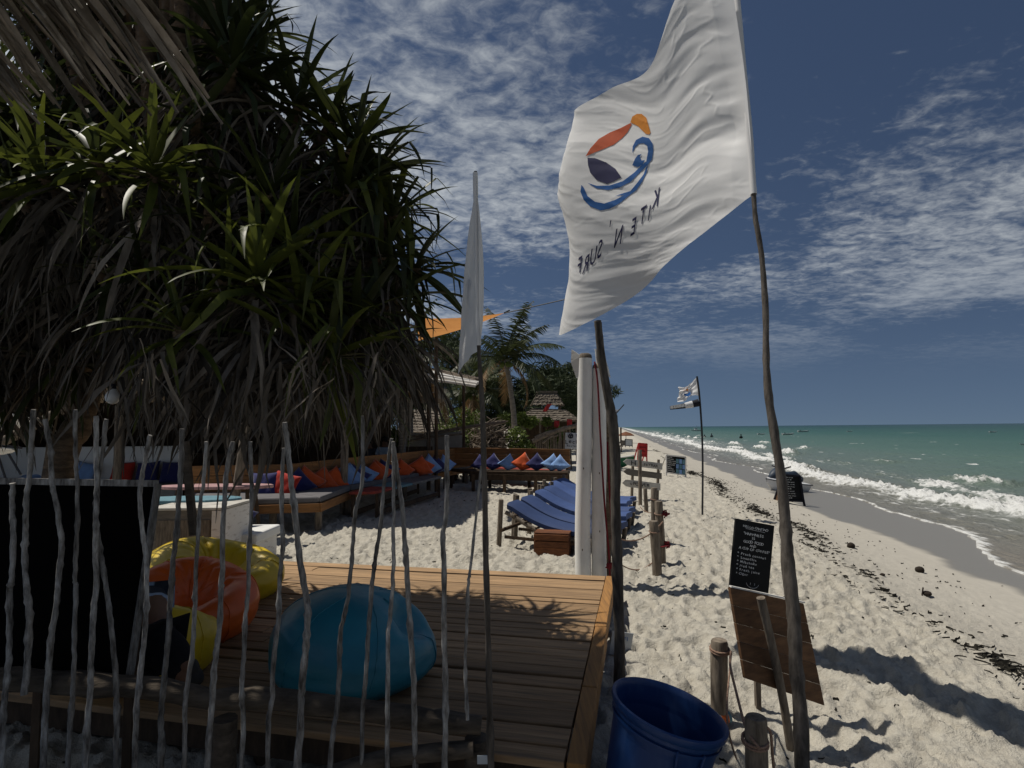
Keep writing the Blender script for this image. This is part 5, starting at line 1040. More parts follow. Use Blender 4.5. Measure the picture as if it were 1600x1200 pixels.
ro = MB(); ro.tube(smoothpath([t1 + V3((.05, -.04, -.05)), P(1141, 1040, 2.8), P(1150, 1080, 2.7), P(1163, 1130, 2.55), P(1172, 1150, 2.40), P(1186, 1168, 2.36)], 5), .006, 6); tag(ro.build('rope', 'rope_tan', smooth=True), 'reddish twisted rope slung between the two near posts', 'rope')
ro = MB(); ro.tube(smoothpath([P(1196, 1135, 2.40), P(1204, 1145, 2.40), P(1207, 1180, 2.42), P(1212, 1230, 2.45)], 5), .006, 6); tag(ro.build('rope', 'rope_tan', smooth=True), 'rope end hanging off the right side of the short post', 'rope')
ro = MB(); ro.tube(smoothpath([t1 + V3((.05, -.045, -.06)), P(1136, 1100, 2.83), P(1140, 1150, 2.6), G(1152, 1195) + V3((0, 0, .02))], 5), .0045, 6); tag(ro.build('rope', 'rope_tan', smooth=True), 'thin cord dangling to the sand from the post behind the bin', 'rope')
bt = thing('plastic_bottle', 'clear plastic bottle with orange label lying behind the bin', 'bottle', G(1136, 1142)); pB = G(1136, 1140) + V3((0, 0.06, .034)); dB = V3((1, .25, .08)).normalized(); _, sb, ub = basis(dB); MTB = Matrix.Translation(pB) @ Matrix((sb, ub, dB)).transposed().to_4x4()
mb = MB(); mb.lathe([(.001, .03), (.028, .032), (.033, .04), (.033, -.10), (.028, -.13), (.012, -.16), (.012, -.18)], MTB, 18); mb.build('body', 'bottle', bt, smooth=45)
mb = MB(); mb.lathe([(.0335, .022), (.0345, .02), (.0345, -.02), (.0335, -.022)], MTB, 18); mb.build('wrap_label', 'label_orange', bt, smooth=45); mb = MB(); mb.lathe([(.001, .04), (.033, .039), (.034, .026), (.033, .025)], MTB, 18); mb.build('base', 'paint_teal', bt, smooth=45)

# ------------------------------------------------------------------ chalkboard and wooden board by the pole
def quadboard(parent, q, n, m, t, name='plank'):
    for k in range(n):
        a0, a1 = k / n + .0008, (k + 1) / n - .0008; mb = MB(); mb.slab([lerp(q[0], q[3], a0), lerp(q[1], q[2], a0), lerp(q[1], q[2], a1), lerp(q[0], q[3], a1)], t); mb.build(name, m, parent, bevel=.003)
wb = thing('wooden_board', 'tilted brown plank board propped by a stick behind the bent pole', 'board', G(1235, 1168)); Q = [P(1141, 918, 3.10), P(1256, 943, 3.24), P(1289, 1103, 3.18), P(1165, 1060, 3.04)]
quadboard(wb, Q, 5, 'brown_wood', 0.022); mb = MB(); e = lerp(G(1235, 1168), P(1189, 936, 3.02), -.08); mb.tube(smoothpath([e, lerp(e, P(1189, 936, 3.02), .5) + V3((.012, 0, 0)), P(1189, 934, 3.02)], 4), .022, 10, .08); mb.build('prop_stick', 'rope_post', wb, smooth=50)
mb = MB(); mb.beam(P(1141, 916, 3.11), P(1256, 941, 3.25), .02, .008); mb.build('cap_strip', 'worn_white', wb)
cbq = [P(1150, 810, 3.50), P(1210, 821.5, 3.60), P(1200, 934, 3.54), P(1140, 922, 3.44)]; cb_ = thing('chalkboard', 'black chalkboard menu with a happiness slogan and smiley above the brown board', 'sign', onsand(P(1170, 930, 3.5).x, 3.5))
mb = MB(); mb.slab(cbq, 0.012 if (cbq[1] - cbq[0]).cross(cbq[3] - cbq[0]).y > 0 else -0.012); mb.build('panel', 'chalkboard', cb_); mb = MB(); mb.beam(lerp(cbq[0], cbq[1], .5) + V3((0, .03, -.05)), onsand(P(1172, 930, 3.6).x, 3.56, -.2), .03, .03, up=(0, 1, 0)); mb.build('stake', 'rope_post', cb_)
nb = (cbq[1] - cbq[0]).cross(cbq[3] - cbq[0]).normalized(); nb = nb if nb.y < 0 else -nb
def bp(s, t, off=.003):
    return lerp(lerp(cbq[0], cbq[1], s), lerp(cbq[3], cbq[2], s), t) + nb * off
def chalk(parent, txt, s, t, size, left=False, fn=None, m='chalk', asp=1.9, name='lettering', jit=.05, f_=None):
    f_ = f_ or bp; x0 = 0.0; parent = next((c for c in parent.children if c.name.startswith(('panel', 'arrow_board'))), parent); V_ = []; F_ = []; adv = []
    for ch in txt: adv.append({'I': .34, 'i': .28, 'l': .28, 'M': .85, 'm': .85, 'W': .9, 'w': .75, ' ': .38, "'": .25, '"': .35}.get(ch, .60))
    tot = sum(adv); x = 0 if left else -tot / 2
    for ch, a in zip(txt, adv):
        if ch != ' ':
            tv, tf = text2d(ch, 1.0); o = len(V_); sh = random.gauss(0, .12); dy = random.gauss(0, jit); sc_ = random.uniform(.9, 1.1)
            V_ += [f_(s + (x + a / 2 + u_ * sc_ + w_ * sh) * size, t - (w_ * sc_ + dy) * size / asp) for u_, w_ in tv]; F_ += [tuple(i + o for i in f) for f in tf]
        x += a
    link_mesh(name, V_, F_, m, parent)
for txt, s, t, sz, lf in (('HELLO CANTINO', .51, .088, .088, 0), ('"HAPPINESS', .48, .185, .095, 0), ('IS', .48, .24, .095, 0), ('GOOD FOOD', .49, .295, .10, 0), ('AND', .48, .345, .09, 0), ('A CUP OF COFFEE"', .53, .395, .092, 0), ('* Fresh coconut', .10, .475, .088, 1), ('* Smoothie', .10, .53, .088, 1), ('* Milkshake', .10, .585, .088, 1), ('* Iced tea', .10, .64, .088, 1), ('* Fresh juice', .10, .695, .088, 1), ('* Cigar', .10, .75, .088, 1)): chalk(cb_, txt, s, t, sz, bool(lf))
mb = MB(); mb.tube([bp(.26 + .5 * k / 11, .115 + .008 * k / 11) for k in range(12)], .0009, 4); mb.tube([bp(.555 + .16 * math.cos(a), .845 + .07 * math.sin(a)) for a in np.linspace(.15, math.pi - .15, 12)], .0011, 4)
for s in (.50, .61): mb.tube([bp(s, .845), bp(s, .875)], .0011, 4)
mb.build('drawing', 'chalk', cb_.children[0])
ps = thing('paper_sign', 'small pale sign hanging on the deck side behind the dark pole', 'sign', G(972, 1030)); Yp = 4.42; pq = [P(957, 986, Yp), P(990, 990, Yp), P(984, 1027, Yp), P(952, 1022, Yp)]; mb = MB(); mb.slab(pq, .006); mb.build('panel', 'paper', ps)
mb = MB(); mb.beam(lerp(pq[0], pq[1], .5) + V3((0, .02, 0)), V3((lerp(pq[0], pq[1], .5).x, Yp + .02, -.1)), .02, .02, up=(0, 1, 0)); mb.build('stake', 'dark_wood', ps)
pp = lambda s, t: lerp(lerp(pq[0], pq[1], s), lerp(pq[3], pq[2], s), t) + V3((0, -.008, 0))
chalk(ps, 'WIFI', .5, .25, .26, m='print_blue', asp=1.1, f_=pp); chalk(ps, 'HOT', .45, .62, .26, m='print_blue', asp=1.1, f_=pp)

# ------------------------------------------------------------------ white posts with rope
for (px, py, bpx, r, lab) in ((914, 560, 912, .083, 'thick left white painted post at the deck back corner'), (936, 576, 937, .078, 'right white painted post wound with red rope')):
    Y = 6.25; t = P(px, py, Y); b0 = P(bpx, 905, Y); o = thing('white_post', lab, 'post', (b0.x, Y, 0)); mb = MB(); pts = smoothpath([V3((b0.x, Y, -.3)), V3((b0.x, Y, .6)), V3((lerp(b0.x, t.x, .5) + .006, Y, 1.5)), t], 5); mb.tube(pts, [r * (1.05 - .1 * i / len(pts)) * (1 + random.gauss(0, .008)) for i in range(len(pts))], 20, .008); mb.build('shaft', 'white_paint', o, smooth=45)
    mb = MB(); mb.lathe([(r * .96, 0), (r * .9, .035), (r * .6, .055), (0.001, .06)], Matrix.Translation(t), 18); mb.build('cap', 'rope_post', o, smooth=45)
    if px == 914: mb = MB(); mb.slab([P(893, 546, Y), P(908, 556, Y - .05), P(908, 592, Y - .05), P(900, 590, Y), P(892, 566, Y)], .03)
    else: mb = MB(); mb.slab([P(930, 545, Y), P(944, 552, Y), P(946, 580, Y), P(954, 590, Y), P(952, 580, Y + .02), P(944, 574, Y), P(934, 588, Y)], .03)
    mb.build('finial_plank', 'worn_white', o)
    for k in range(2): a = P(px + random.uniform(-6, 4), random.uniform(650, 880), Y - r - .001); mb = MB(); mb.ball(a, .008, 8, (.7, .15, 1.6)); mb.build('knot', 'dark_wood', o, smooth=True)
mb = MB(); mb.tube(smoothpath([P(946, 600, 6.45), P(948, 750, 6.42), P(947, 882, 6.4), V3((P(947, 882, 6.4).x, 6.4, -.2))], 6), .058, 12, .12); tag(mb.build('trunk_post', 'bark', smooth=60), 'rough brown trunk post behind the right white post', 'post')
for pts, lab in ((((929, 565), (934, 600), (938, 680), (944, 780), (951, 860), (953, 905)), 'red rope hanging down the right white post'), (((949, 690), (952, 760), (956, 830), (958, 905)), 'second red rope beside the dark crooked pole')):
    mb = MB(); mb.tube(smoothpath([P(x, y, 6.12) for x, y in pts] + [V3((P(*pts[-1], 6.12).x, 6.12, 0.02))], 5), .010, 7, .15); tag(mb.build('rope', 'rope_red', smooth=True), lab, 'rope')
mb = MB()
for k in range(5): mb.tube(smoothpath([P(946 + random.uniform(0, 12), 880 + random.uniform(0, 8), 6.1) for _ in range(4)], 4), .010, 6)
tag(mb.build('rope_knot', 'rope_red', smooth=True), 'tangled red rope knot at the foot of the right white post', 'rope')

# ------------------------------------------------------------------ sun loungers
def lounger():
    o = thing('sun_lounger', 'x', 'sun lounger', (0, 0, 0), 'blue sun loungers on the sand'); L_, W_ = 1.56, .43
    prof = [(0, .56), (.16, .47), (.36, .365), (.62, .275), (.95, .225), (1.35, .22), (L_, .235)]
    xs = np.linspace(0, L_, 30); zs = np.interp(xs, [a for a, _ in prof], [b_ for _, b_ in prof]); k = np.ones(5) / 5; zs = np.convolve(np.pad(zs, 2, 'edge'), k, 'valid'); A = []
    for x, z in zip(xs, zs):
        w = .012 * math.sin(x * 9); A.append([(x, -W_ / 2, z), (x, -W_ / 2, z + .06), (x, -W_ / 2 + .03, z + .085), (x, -.12, z + .09 + w * .5), (x, .12, z + .09 - w * .5), (x, W_ / 2 - .03, z + .085), (x, W_ / 2, z + .06), (x, W_ / 2, z)])
    mb = MB(); mb.grid(np.array(A), wrap=True, flip=True); nn = len(mb.v); mb.f += [tuple(range(8)), tuple(range(nn - 1, nn - 9, -1))]; mb.build('mattress', 'lounger_blue', o, smooth=50)
    for s in (-1, 1): mb = MB(); mb.tube([(x, s * .25, z - .045) for x, z in zip(xs[::3], zs[::3])], .032, 8, .05); mb.build('side_rail', 'rope_post', o, smooth=50)
    for x in np.linspace(.15, L_ - .1, 9): mb = MB(); z = float(np.interp(x, xs, zs)); mb.tube([(x, -.28, z - .018), (x, .28, z - .018)], .016, 7); mb.build('slat', 'dark_wood', o, smooth=50)
    for x, h in ((-.06, .68), (L_ - .06, .20)):
        for s in (-1, 1): mb = MB(); mb.tube([(x - .05, s * .28, -.10), (x, s * .28, h)], .036, 9, .05); mb.build('leg', 'rope_post', o, smooth=50)
    mb = MB(); mb.tube([(-.02, -.36, .26), (-.02, .36, .26)], .028, 8); mb.build('crossbar', 'dark_wood', o, smooth=50)
    mb = MB(); mb.beam((.0, -.29, .16), (L_, -.29, .13), .03, .04); mb.build('stretcher', 'dark_wood', o); return o
lo = lounger(); labs = ['nearest sun lounger with blue mattress behind the reddish crate', 'second blue sun lounger from the crate, pushed against the nearest one', 'third blue sun lounger from the crate', 'fourth blue sun lounger from the crate', 'fifth blue sun lounger from the crate', 'farthest blue sun lounger nearest the back bench']
for k, (lx, Y, da) in enumerate(((.0, 8.42, -25), (.22, 9.04, -28), (.46, 9.90, -25), (.66, 10.52, -28), (.80, 11.45, -27), (1.02, 12.05, -30))):
    o = lo if k == 0 else copy_tree(lo); o.location = (lx, Y, 0.0); o.rotation_euler = (0, 0, R(da)); o['label'] = labs[k]
cr = thing('wooden_crate', 'slatted reddish brown wooden crate in front of the nearest lounger', 'crate', G(860, 864)); rot = Matrix.Rotation(R(-14), 3, 'Z'); c0 = G(862, 868)
for k in range(3):
    for (cx, cy, sx, sy) in ((0, -.15, .47, .018), (0, .15, .47, .018), (-.225, 0, .018, .28), (.225, 0, .018, .28)): mb = MB(); mb.box(c0 + rot @ V3((cx, cy + .12, .055 + k * .092)), (sx, sy, .08 if k != 0 else .10), rot); mb.build('slat', 'crate_wood', cr, bevel=.003)
for k in range(4): mb = MB(); mb.box(c0 + rot @ V3((0, -.105 + k * .07 + .12, .29)), (.48, .06, .016), rot); mb.build('top_slat', 'crate_wood', cr, bevel=.003)

# ------------------------------------------------------------------ sign posts, rope line, far boards
for px, pt, gx, gy, r, lab in ((1021, 814, 1027, 896, .055, 'nearest rope-line post on the sunlit sand'), (1029, 783, 1034, 882, .052, 'thick rope-line post with red rope right of the nearest one'), (1022, 762, 1022, 850, .048, 'dark rope-line post just below the arrow signs'), (1008, 763, 1010, 802, .040, 'short post under the lowest arrow sign'), (1000, 703, 1000, 791, .040, 'tall thin stake standing in front of the arrow signs')):
    o, g_, t = rpost(lab, px, pt, gx, gy, r, 'rope line posts')
    if gy > 840: ring(lerp(g_, t, .8), r + .006, 'rope_tan', o, 1, .006)
    if px == 1029:
        for f in (.78, .32): mb = MB(); c = lerp(g_, t, f) + V3((.06, -.05, 0)); [mb.tube(smoothpath([c + V3((random.gauss(0, .025), random.gauss(0, .02), random.gauss(0, .025))) for _ in range(4)], 3), .009, 6) for _ in range(4)]; mb.build('knot', 'rope_red', o.children[0], smooth=True)
for a, c, sag, lab in (((1036, 815), (968, 842), .10, 'upper slack rope from the thick post to the loungers'), ((1030, 868), (968, 880), .12, 'lower slack rope from the nearest post toward the deck pole'), ((1022, 800), (1000, 792), .05, 'thin rope below the arrow signs')):
    Ya = G(1030, 885).y if a[1] > 805 else 10.5; A_, C_ = P(*a, Ya), P(*c, Ya * (.98 if a[1] > 805 else 1.05)); mb = MB(); mb.tube([lerp(A_, C_, t) + V3((0, 0, -sag * 4 * t * (1 - t))) for t in np.linspace(0, 1, 14)], .008, 6); tag(mb.build('rope', 'rope_tan', smooth=True), lab, 'rope')
SY = G(987, 782).y
sp_ = thing('arrow_signpost', 'two posts carrying three pointed wooden arrow boards', 'signpost', (P(1005, 780, SY).x, SY, 0))
for px in (988, 1028): t = P(px + 1, 718, SY + .04); g_ = P(px - 2, 785, SY + .04); mb = MB(); mb.tube([(g_.x, SY + .05, -.3), t], .034, 9, .05); mb.build('post', 'rope_post', sp_, smooth=50)
for (x0, y0, x1, y1, h, m) in ((974, 721.5, 1035, 729, 10, 'sign_grey'), (974, 737, 1034, 744, 9.5, 'sign_brown'), (972, 754.5, 1032, 761, 11, 'sign_grey')):
    L_ = x1 - x0; pts = [(0, 0), (.09, -.52), (.2, -.55), (1, -.5), (1, .5), (.2, .5), (.1, .42)]; mb = MB(); mb.slab([P(x0 + a * L_, y0 + (y1 - y0) * a + b_ * h, SY - .02) for a, b_ in pts], -.03 if False else .03); mb.build('arrow_board', m, sp_)
def sgn(x0, y0, x1, y1, h): return lambda s, t: P(x0 + (x1 - x0) * s, y0 + (y1 - y0) * s + (t - .5) * h, SY - .06)
fa = sgn(974, 721.5, 1035, 729, 10); chalk(sp_, 'H', .26, .5, .20, m='print_black', asp=.20, f_=fa); chalk(sp_, 'SKYBAR', .70, .52, .105, m='print_black', asp=.19, f_=fa); fb = sgn(972, 754.5, 1032, 761, 11); chalk(sp_, 'uPOWER', .46, .5, .135, m='print_black', asp=.20, f_=fb)
def standing_board(name, label, cat, q, Y, m, frame, fill=None, legs=True, lean=.25):
    o = thing(name, label, cat, onsand(P(q[3][0], q[3][1], Y).x, Y)); Q_ = [P(x, y, Y) for x, y in q]; mb = MB(); mb.slab(Q_, .025); mb.build('panel', m, o)
    n = V3((0, -.006, 0))
    for i, j in ((0, 1), (1, 2), (2, 3), (3, 0)): mb = MB(); mb.beam(Q_[i] + n * 2, Q_[j] + n * 2, .045, .045, up=(0, 1, 0)); mb.build('frame_bar', frame, o)
    if legs:
        for i, (k_, c_) in enumerate(((3, 0), (2, 1))):
            b0 = Q_[k_] + (Q_[k_] - Q_[c_]).normalized() * .02; b0 = V3((b0.x + (Q_[k_].x - Q_[c_].x) * .2, Y - .05, 0)); b0.z = sandz(b0.x, b0.y) - .08; mb = MB(); mb.beam(Q_[k_], b0, .05, .04, up=(0, 1, 0)); mb.build('leg', frame, o)
            e = onsand(Q_[k_].x - .15, Y + .55, -.06); mb = MB(); mb.beam(Q_[c_] + V3((0, .04, 0)), e, .045, .035, up=(0, 1, 0)); mb.build('rear_leg', frame, o)
    return o, (lambda s, t: lerp(lerp(Q_[0], Q_[1], s), lerp(Q_[3], Q_[2], s), t) + V3((0, -.035, 0)))
YB = G(1068, 746).y
o, f_ = standing_board('menu_board', 'large framed menu board with blue photo grid at the tide line', 'sign', [(1041, 711), (1071, 714), (1071, 742), (1041, 738)], YB, 'chalkboard', 'worn_white')
for i in range(3):
    for j in range(3): s, t = .50 + i * .165, .16 + j * .29; mb = MB(); mb.slab([f_(s, t), f_(s + .14, t), f_(s + .14, t + .25), f_(s, t + .25)], .004); mb.build('photo', 'cushion_sky' if (i + j) % 2 else 'paint_teal', o)
for k in range(8): chalk(o, random.choice(['FISH SOUP', 'CURRY RICE', 'OCTOPUS', 'GRILL', 'SALAD']), .06, .10 + k * .11, .075, True, asp=1.0, f_=f_)
YA = G(1254, 790).y
o, f_ = standing_board('a_frame_board', 'black A-frame chalkboard on wet sand right of the bent pole', 'sign', [(1224, 742), (1249, 744), (1255, 783), (1226, 782)], YA, 'chalkboard', 'print_black', legs=False)
for k in range(10): chalk(o, random.choice(['Massage', 'Hair braid', 'Henna paint', 'Back 20', 'Full 40', 'Foot scrub']), .10, .08 + k * .09, .085, True, asp=1.4, f_=f_)
mb = MB(); Qb = [P(1221, 742, YA + .1), P(1223, 783, YA + .05), P(1211, 783, YA + .65)]; mb.slab(Qb, .012); mb.build('rear_panel', 'brown_wood', o)
for x0, x1, dy in ((1223, 1209, .7), (1247, 1236, .7)): ex = P(x1, 784, YA + dy).x; mb = MB(); mb.beam(P(x0, 742, YA + .06), onsand(ex, YA + dy, -.05), .04, .04, up=(0, 1, 0)); mb.build('rear_leg', 'print_black', o)
for x0, x1 in ((1226, 1227), (1255, 1257)): ex = P(x1, 790, YA).x; mb = MB(); mb.beam(P(x0, 780, YA + .01), onsand(ex, YA - .02, -.05), .045, .04, up=(0, 1, 0)); mb.build('leg', 'print_black', o)
YR = G(1004, 730).y
o, f_ = standing_board('red_sign', 'red board with faint lettering above the arrow signs', 'sign', [(998, 692.5), (1011, 693.5), (1010.5, 713.5), (996.5, 712)], YR, 'paint_red', 'paint_red', lean=.1)
chalk(o, 'MASSAGE', .5, .3, .16, m='print_black', asp=1.2, f_=f_); chalk(o, 'OPEN', .5, .6, .2, m='print_black', asp=1.2, f_=f_)
for (x0, y0, x1, y1, lab) in ((977, 686, 988, 697, 'far pale framed board near the surf'), (970, 688, 977, 696, 'far grey board left of the pale framed one')):
    standing_board('menu_board', lab, 'sign', [(x0, y0), (x1, y0 + .8), (x1, y1), (x0, y1 - .8)], G(x0, y1 + 2).y, 'paper' if x0 > 975 else 'sign_brown', 'metal_dark')
# ------------------------------------------------------------------ jet ski, boats, swimmers
def hull_grid(L_, W_, H_, n=16, bow=1.0, sheer=.25):
    A = np.zeros((n + 1, 9, 3))
    for i in range(n + 1):
        s = i / n; w = W_ / 2 * (1 - max(0, (s - .45) / .55) ** 2.2) + .01; zt = H_ * (1 + sheer * max(0, (s - .4) / .6) ** 2); zb = H_ * .9 * max(0, (s - .7) / .3) ** 2 * bow
        for k in range(9):
            a = (k - 4) / 4; A[i, k] = (-L_ / 2 + L_ * s, w * a, zb + (zt - zb) * abs(a) ** 2.2)
    return A
jp = G(1204, 766); JY = G(1216, 766).y
js = thing('jet_ski', 'white and dark jet ski beached in the shallows behind the A-frame', 'jet ski', (P(1216, 766, JY).x, JY, SEA)); MJ = Matrix.Translation(js.location + V3((0.28, 0.15, .10))) @ Matrix.Rotation(R(205), 4, 'Z') @ Matrix.Rotation(R(-6), 4, 'Y')
def xf(A, m4): return np.array([[list(m4 @ V3(p)) for p in row] for row in A])
A = hull_grid(1.7, .68, .34); mb = MB(); mb.grid(xf(A, MJ)); mb.build('hull', 'jetski_white', js, smooth=True)
Bk = A.copy(); Bk[:, :, 2] = A[:, :1, 2] + .16 * (1 - (np.linspace(-1, 1, 9)[None, :]) ** 2) * np.sin(np.linspace(.2, 2.9, 17))[:, None]; mb = MB(); mb.grid(xf(Bk, MJ), flip=True); mb.build('top_deck', 'jetski_white', js, smooth=True)
mb = MB(); S_ = [(-.7, .46), (-.4, .60), (0, .56), (.12, .66)]; mb.tube([MJ @ V3((x, 0, z)) for x, z in S_], [.13, .15, .13, .08], 12); mb.build('seat', 'jetski_dark', js, smooth=True)
mb = MB(); mb.tube([MJ @ V3((x, 0, z)) for x, z in ((.05, .5), (.28, .72), (.5, .55), (.75, .42))], [.12, .19, .17, .05], 12); mb.build('cowl', 'jetski_dark', js, smooth=True)
mb = MB(); mb.tube([MJ @ V3((.2, y, z)) for y, z in ((-.36, .86), (-.15, .80), (.15, .80), (.36, .86))], .022, 8); mb.build('handlebar', 'print_black', js, smooth=True)
mb = MB(); mb.tube([MJ @ V3((A[i, 0, 0], A[i, 0, 1] - .012, A[i, 0, 2] - .01)) for i in range(0, 17, 2)], .02, 6); mb.tube([MJ @ V3((A[i, 8, 0], A[i, 8, 1] + .012, A[i, 8, 2] - .01)) for i in range(0, 17, 2)], .02, 6); mb.build('bumper', 'jetski_dark', js, smooth=True)
def boat(label, px, py, wpx, kind, rz):
    d = ray(px, py); Y = d.y * (SEA - CAM_H) / d.z if d.z < -.0005 else 600; p = P(px, py, Y); p.z = SEA; L_ = wpx * Y / FPX; o = thing('boat', label, 'boat', p, 'boats out on the sea'); Mb = Matrix.Translation(p + V3((0, 0, -.05 * L_ / 5))) @ Matrix.Rotation(R(rz), 4, 'Z')
    A = hull_grid(L_, L_ * .27, L_ * .13); mb = MB(); mb.grid(xf(A, Mb)); T_ = A[:, [0, 4, 8]].copy(); T_[:, :, 2] = A[:, [0, 0, 0], 2] - L_ * .02; mb.grid(xf(T_, Mb), flip=True); mb.build('hull', 'jetski_white', o, smooth=40)
    if kind == 'cabin':
        mb = MB(); mb.box(Mb @ V3((-.02 * L_, 0, L_ * .19)), (L_ * .22, L_ * .16, L_ * .12), Mb.to_3x3()); mb.build('cabin', 'jetski_white', o); mb = MB(); mb.box(Mb @ V3((-.04 * L_, 0, L_ * .27)), (L_ * .34, L_ * .2, L_ * .02), Mb.to_3x3()); mb.build('roof', 'jetski_white', o)
        mb = MB(); mb.box(Mb @ V3((-.02 * L_, 0, L_ * .205)), (L_ * .225, L_ * .165, L_ * .05), Mb.to_3x3()); mb.build('window', 'glass_dark', o); mb = MB(); mb.tube([Mb @ V3((-.1 * L_, 0, L_ * .27)), Mb @ V3((-.12 * L_, 0, L_ * .55))], L_ * .006, 5); mb.build('mast', 'metal_dark', o)
    else: mb = MB(); mb.tube([Mb @ V3((-.3 * L_, 0, L_ * .05)), Mb @ V3((-.3 * L_, 0, L_ * .2))], L_ * .03, 7); mb.build('outboard', 'print_black', o)
boat('white motor boat with cabin behind the small flag pole', 1087, 673.5, 17, 'cabin', 175); boat('small open skiff left of the bent pole', 1190, 679, 13, 'open', 5); boat('small low skiff just right of the bent pole', 1232, 679.5, 20, 'open', 8); boat('thin far skiff right of the low skiff', 1256, 675, 18, 'open', 0); boat('tiny boat on the horizon at right', 1552, 675.5, 12, 'open', 0); boat('white boat cut by the right picture edge', 1603, 695.5, 20, 'open', 180); boat('tiny far boat right of centre of the sea', 1328, 674.5, 9, 'open', 10)
for px, py, lab in ((1101, 684, 'thin dark swimmer beside the small flag pole'), (1112, 683, 'dark swimmer right of the small flag pole'), (1158, 685, 'lone dark swimmer left of the bent pole')):
    p = G(px, py, SEA); o = thing('person', lab, 'person', p, 'people in the water'); x, y, z = p; k = 1.0 if px != 1101 else .8
    skinned('body', [((x, y, z - .3), .16), ((x, y, z + .25 * k), .2), ((x, y, z + .45 * k), .07), ((x, y, z + .62 * k), .115), ((x, y, z + .74 * k), .09), ((x - .22, y, z + .3 * k), .07), ((x - .34, y, z + .02), .05), ((x + .22, y, z + .3 * k), .07), ((x + .36, y, z + .05), .05)], [(0, 1), (1, 2), (2, 3), (3, 4), (1, 5), (5, 6), (1, 7), (7, 8)], 'shirt_dark' if px != 1158 else 'trousers', o, 1)
    mb = MB(); mb.ball((x, y, z + .68 * k), .12, 10); mb.build('hair', 'hair', o, smooth=True)

# ------------------------------------------------------------------ foliage helpers
def leaf_cloud(name, m, parent, blobs, size, n, seed, elong=1.0, droop=0.0):
    g = np.random.default_rng(seed); V_ = []; tot = sum(b_[3] * b_[4] * b_[5] for b_ in blobs)
    for (cx, cy, cz, rx, ry_, rz_) in blobs:
        k = max(20, int(n * rx * ry_ * rz_ / tot)); d = g.standard_normal((k, 3)); d /= np.linalg.norm(d, axis=1, keepdims=True); r = g.uniform(.35, 1.08, (k, 1)) ** .6
        c = np.array([cx, cy, cz]) + d * r * np.array([rx, ry_, rz_]); a = g.standard_normal((k, 3)); a[:, 2] -= droop; a /= np.linalg.norm(a, axis=1, keepdims=True); b2 = np.cross(a, g.standard_normal((k, 3))); b2 /= np.linalg.norm(b2, axis=1, keepdims=True)
        s = size * g.uniform(.6, 1.4, (k, 1)); A_, B_ = a * s * elong, b2 * s / elong; V_.append(np.stack([c - A_, c - B_ * .5, c + A_, c + B_ * .5], 1))
    V_ = np.concatenate(V_).reshape(-1, 3); k = len(V_) // 4; o = link_mesh(name, V_, [(4 * i, 4 * i + 1, 4 * i + 2, 4 * i + 3) for i in range(k)], m, parent); tag(o, kind='stuff'); return o
def frond_mesh(seed, L_=2.6, droop=60, e0=45, m='palm_green'):
    g = random.Random(seed); mb = MB(); n = 22; pts = []; x = z = 0
    for i in range(n + 1):
        t = i / n; el = R(e0 - droop * t ** 1.3)
        if i: x += math.cos(el) * L_ / n; z += math.sin(el) * L_ / n
        pts.append(V3((x, 0, z)))
    mb.tube(pts, [.03 * (1 - .85 * i / n) for i in range(n + 1)], 5)
    for i in range(3, n + 1):
        for s in (-1, 1):
            for h in (0, .5):
                if i == n and h: continue
                p = pts[i] if not h else lerp(pts[i - 1], pts[i], .5); t = i / n; ll = .62 * math.sin(math.pi * min(.98, .12 + .85 * t)) ** .6 * g.uniform(.75, 1.1); d = (pts[i] - pts[i - 1]).normalized(); dr = (d * .55 + V3((0, s, 0)) * .75 + V3((0, 0, -g.uniform(.25, .8)))).normalized(); w = .028; q = d * w; mid = p + dr * ll * .5; tip = p + dr * ll + V3((0, 0, -.10 * ll))
                mb.add([p - q, p + q, mid + q * .9, mid - q * .9, tip], [(0, 1, 2, 3), (3, 2, 4)])
    me = bpy.data.meshes.new('frond'); me.from_pydata(mb.v, [], mb.f); me.materials.append(M[m]); return me
def coconut_palm(label, base, top, n, L_, seed, r0=.125):
    o = thing('coconut_palm', label, 'palm tree', base); g = random.Random(seed); b0, t0 = V3(base), V3(top); mid = lerp(b0, t0, .5) + V3((.12, 0, 0)); sp = smoothpath([b0 + V3((0, 0, -.3)), mid, t0], 8); mb = MB(); mb.tube(sp, [r0 * (1.15 - .5 * i / len(sp)) * (1 + .06 * (i % 2)) for i in range(len(sp))], 12, .04); mb.build('trunk', 'palm_bark', o, smooth=60)
    for k in range(n):
        t = k / n; e0 = 82 - 108 * t + g.uniform(-8, 8); dry_ = t > .86; me = frond_mesh(seed * 50 + k, L_ * g.uniform(.85, 1.1), 38 + 50 * t, e0, 'palm_dry' if dry_ else 'palm_green'); f = bpy.data.objects.new('frond', me); COL.objects.link(f); f.parent = o
        f.matrix_local = Matrix.Translation(t0 - b0) @ Matrix.Rotation(k * 2.39996 + g.uniform(-.2, .2), 4, 'Z') @ Matrix.Rotation(g.uniform(-.35, .35), 4, 'X')
    for k in range(5): a = k * 1.3; mb = MB(); mb.ball(t0 + V3((math.cos(a) * .2, math.sin(a) * .2, -.22)), .11, 10, (1, 1, 1.2)); mb.build('coconut', 'bush', o, smooth=True)
    return o
b0 = onsand(P(806, 697, 24).x, 24); b0.z = 0; coconut_palm('tall coconut palm rising behind the brush pile', b0, P(790, 562, 24), 22, 2.7, 5)
b0 = V3((P(632, 700, 19).x, 19, 0)); coconut_palm('coconut palm half hidden behind the orange sail', b0, P(636, 572, 19), 18, 2.5, 6, .15)
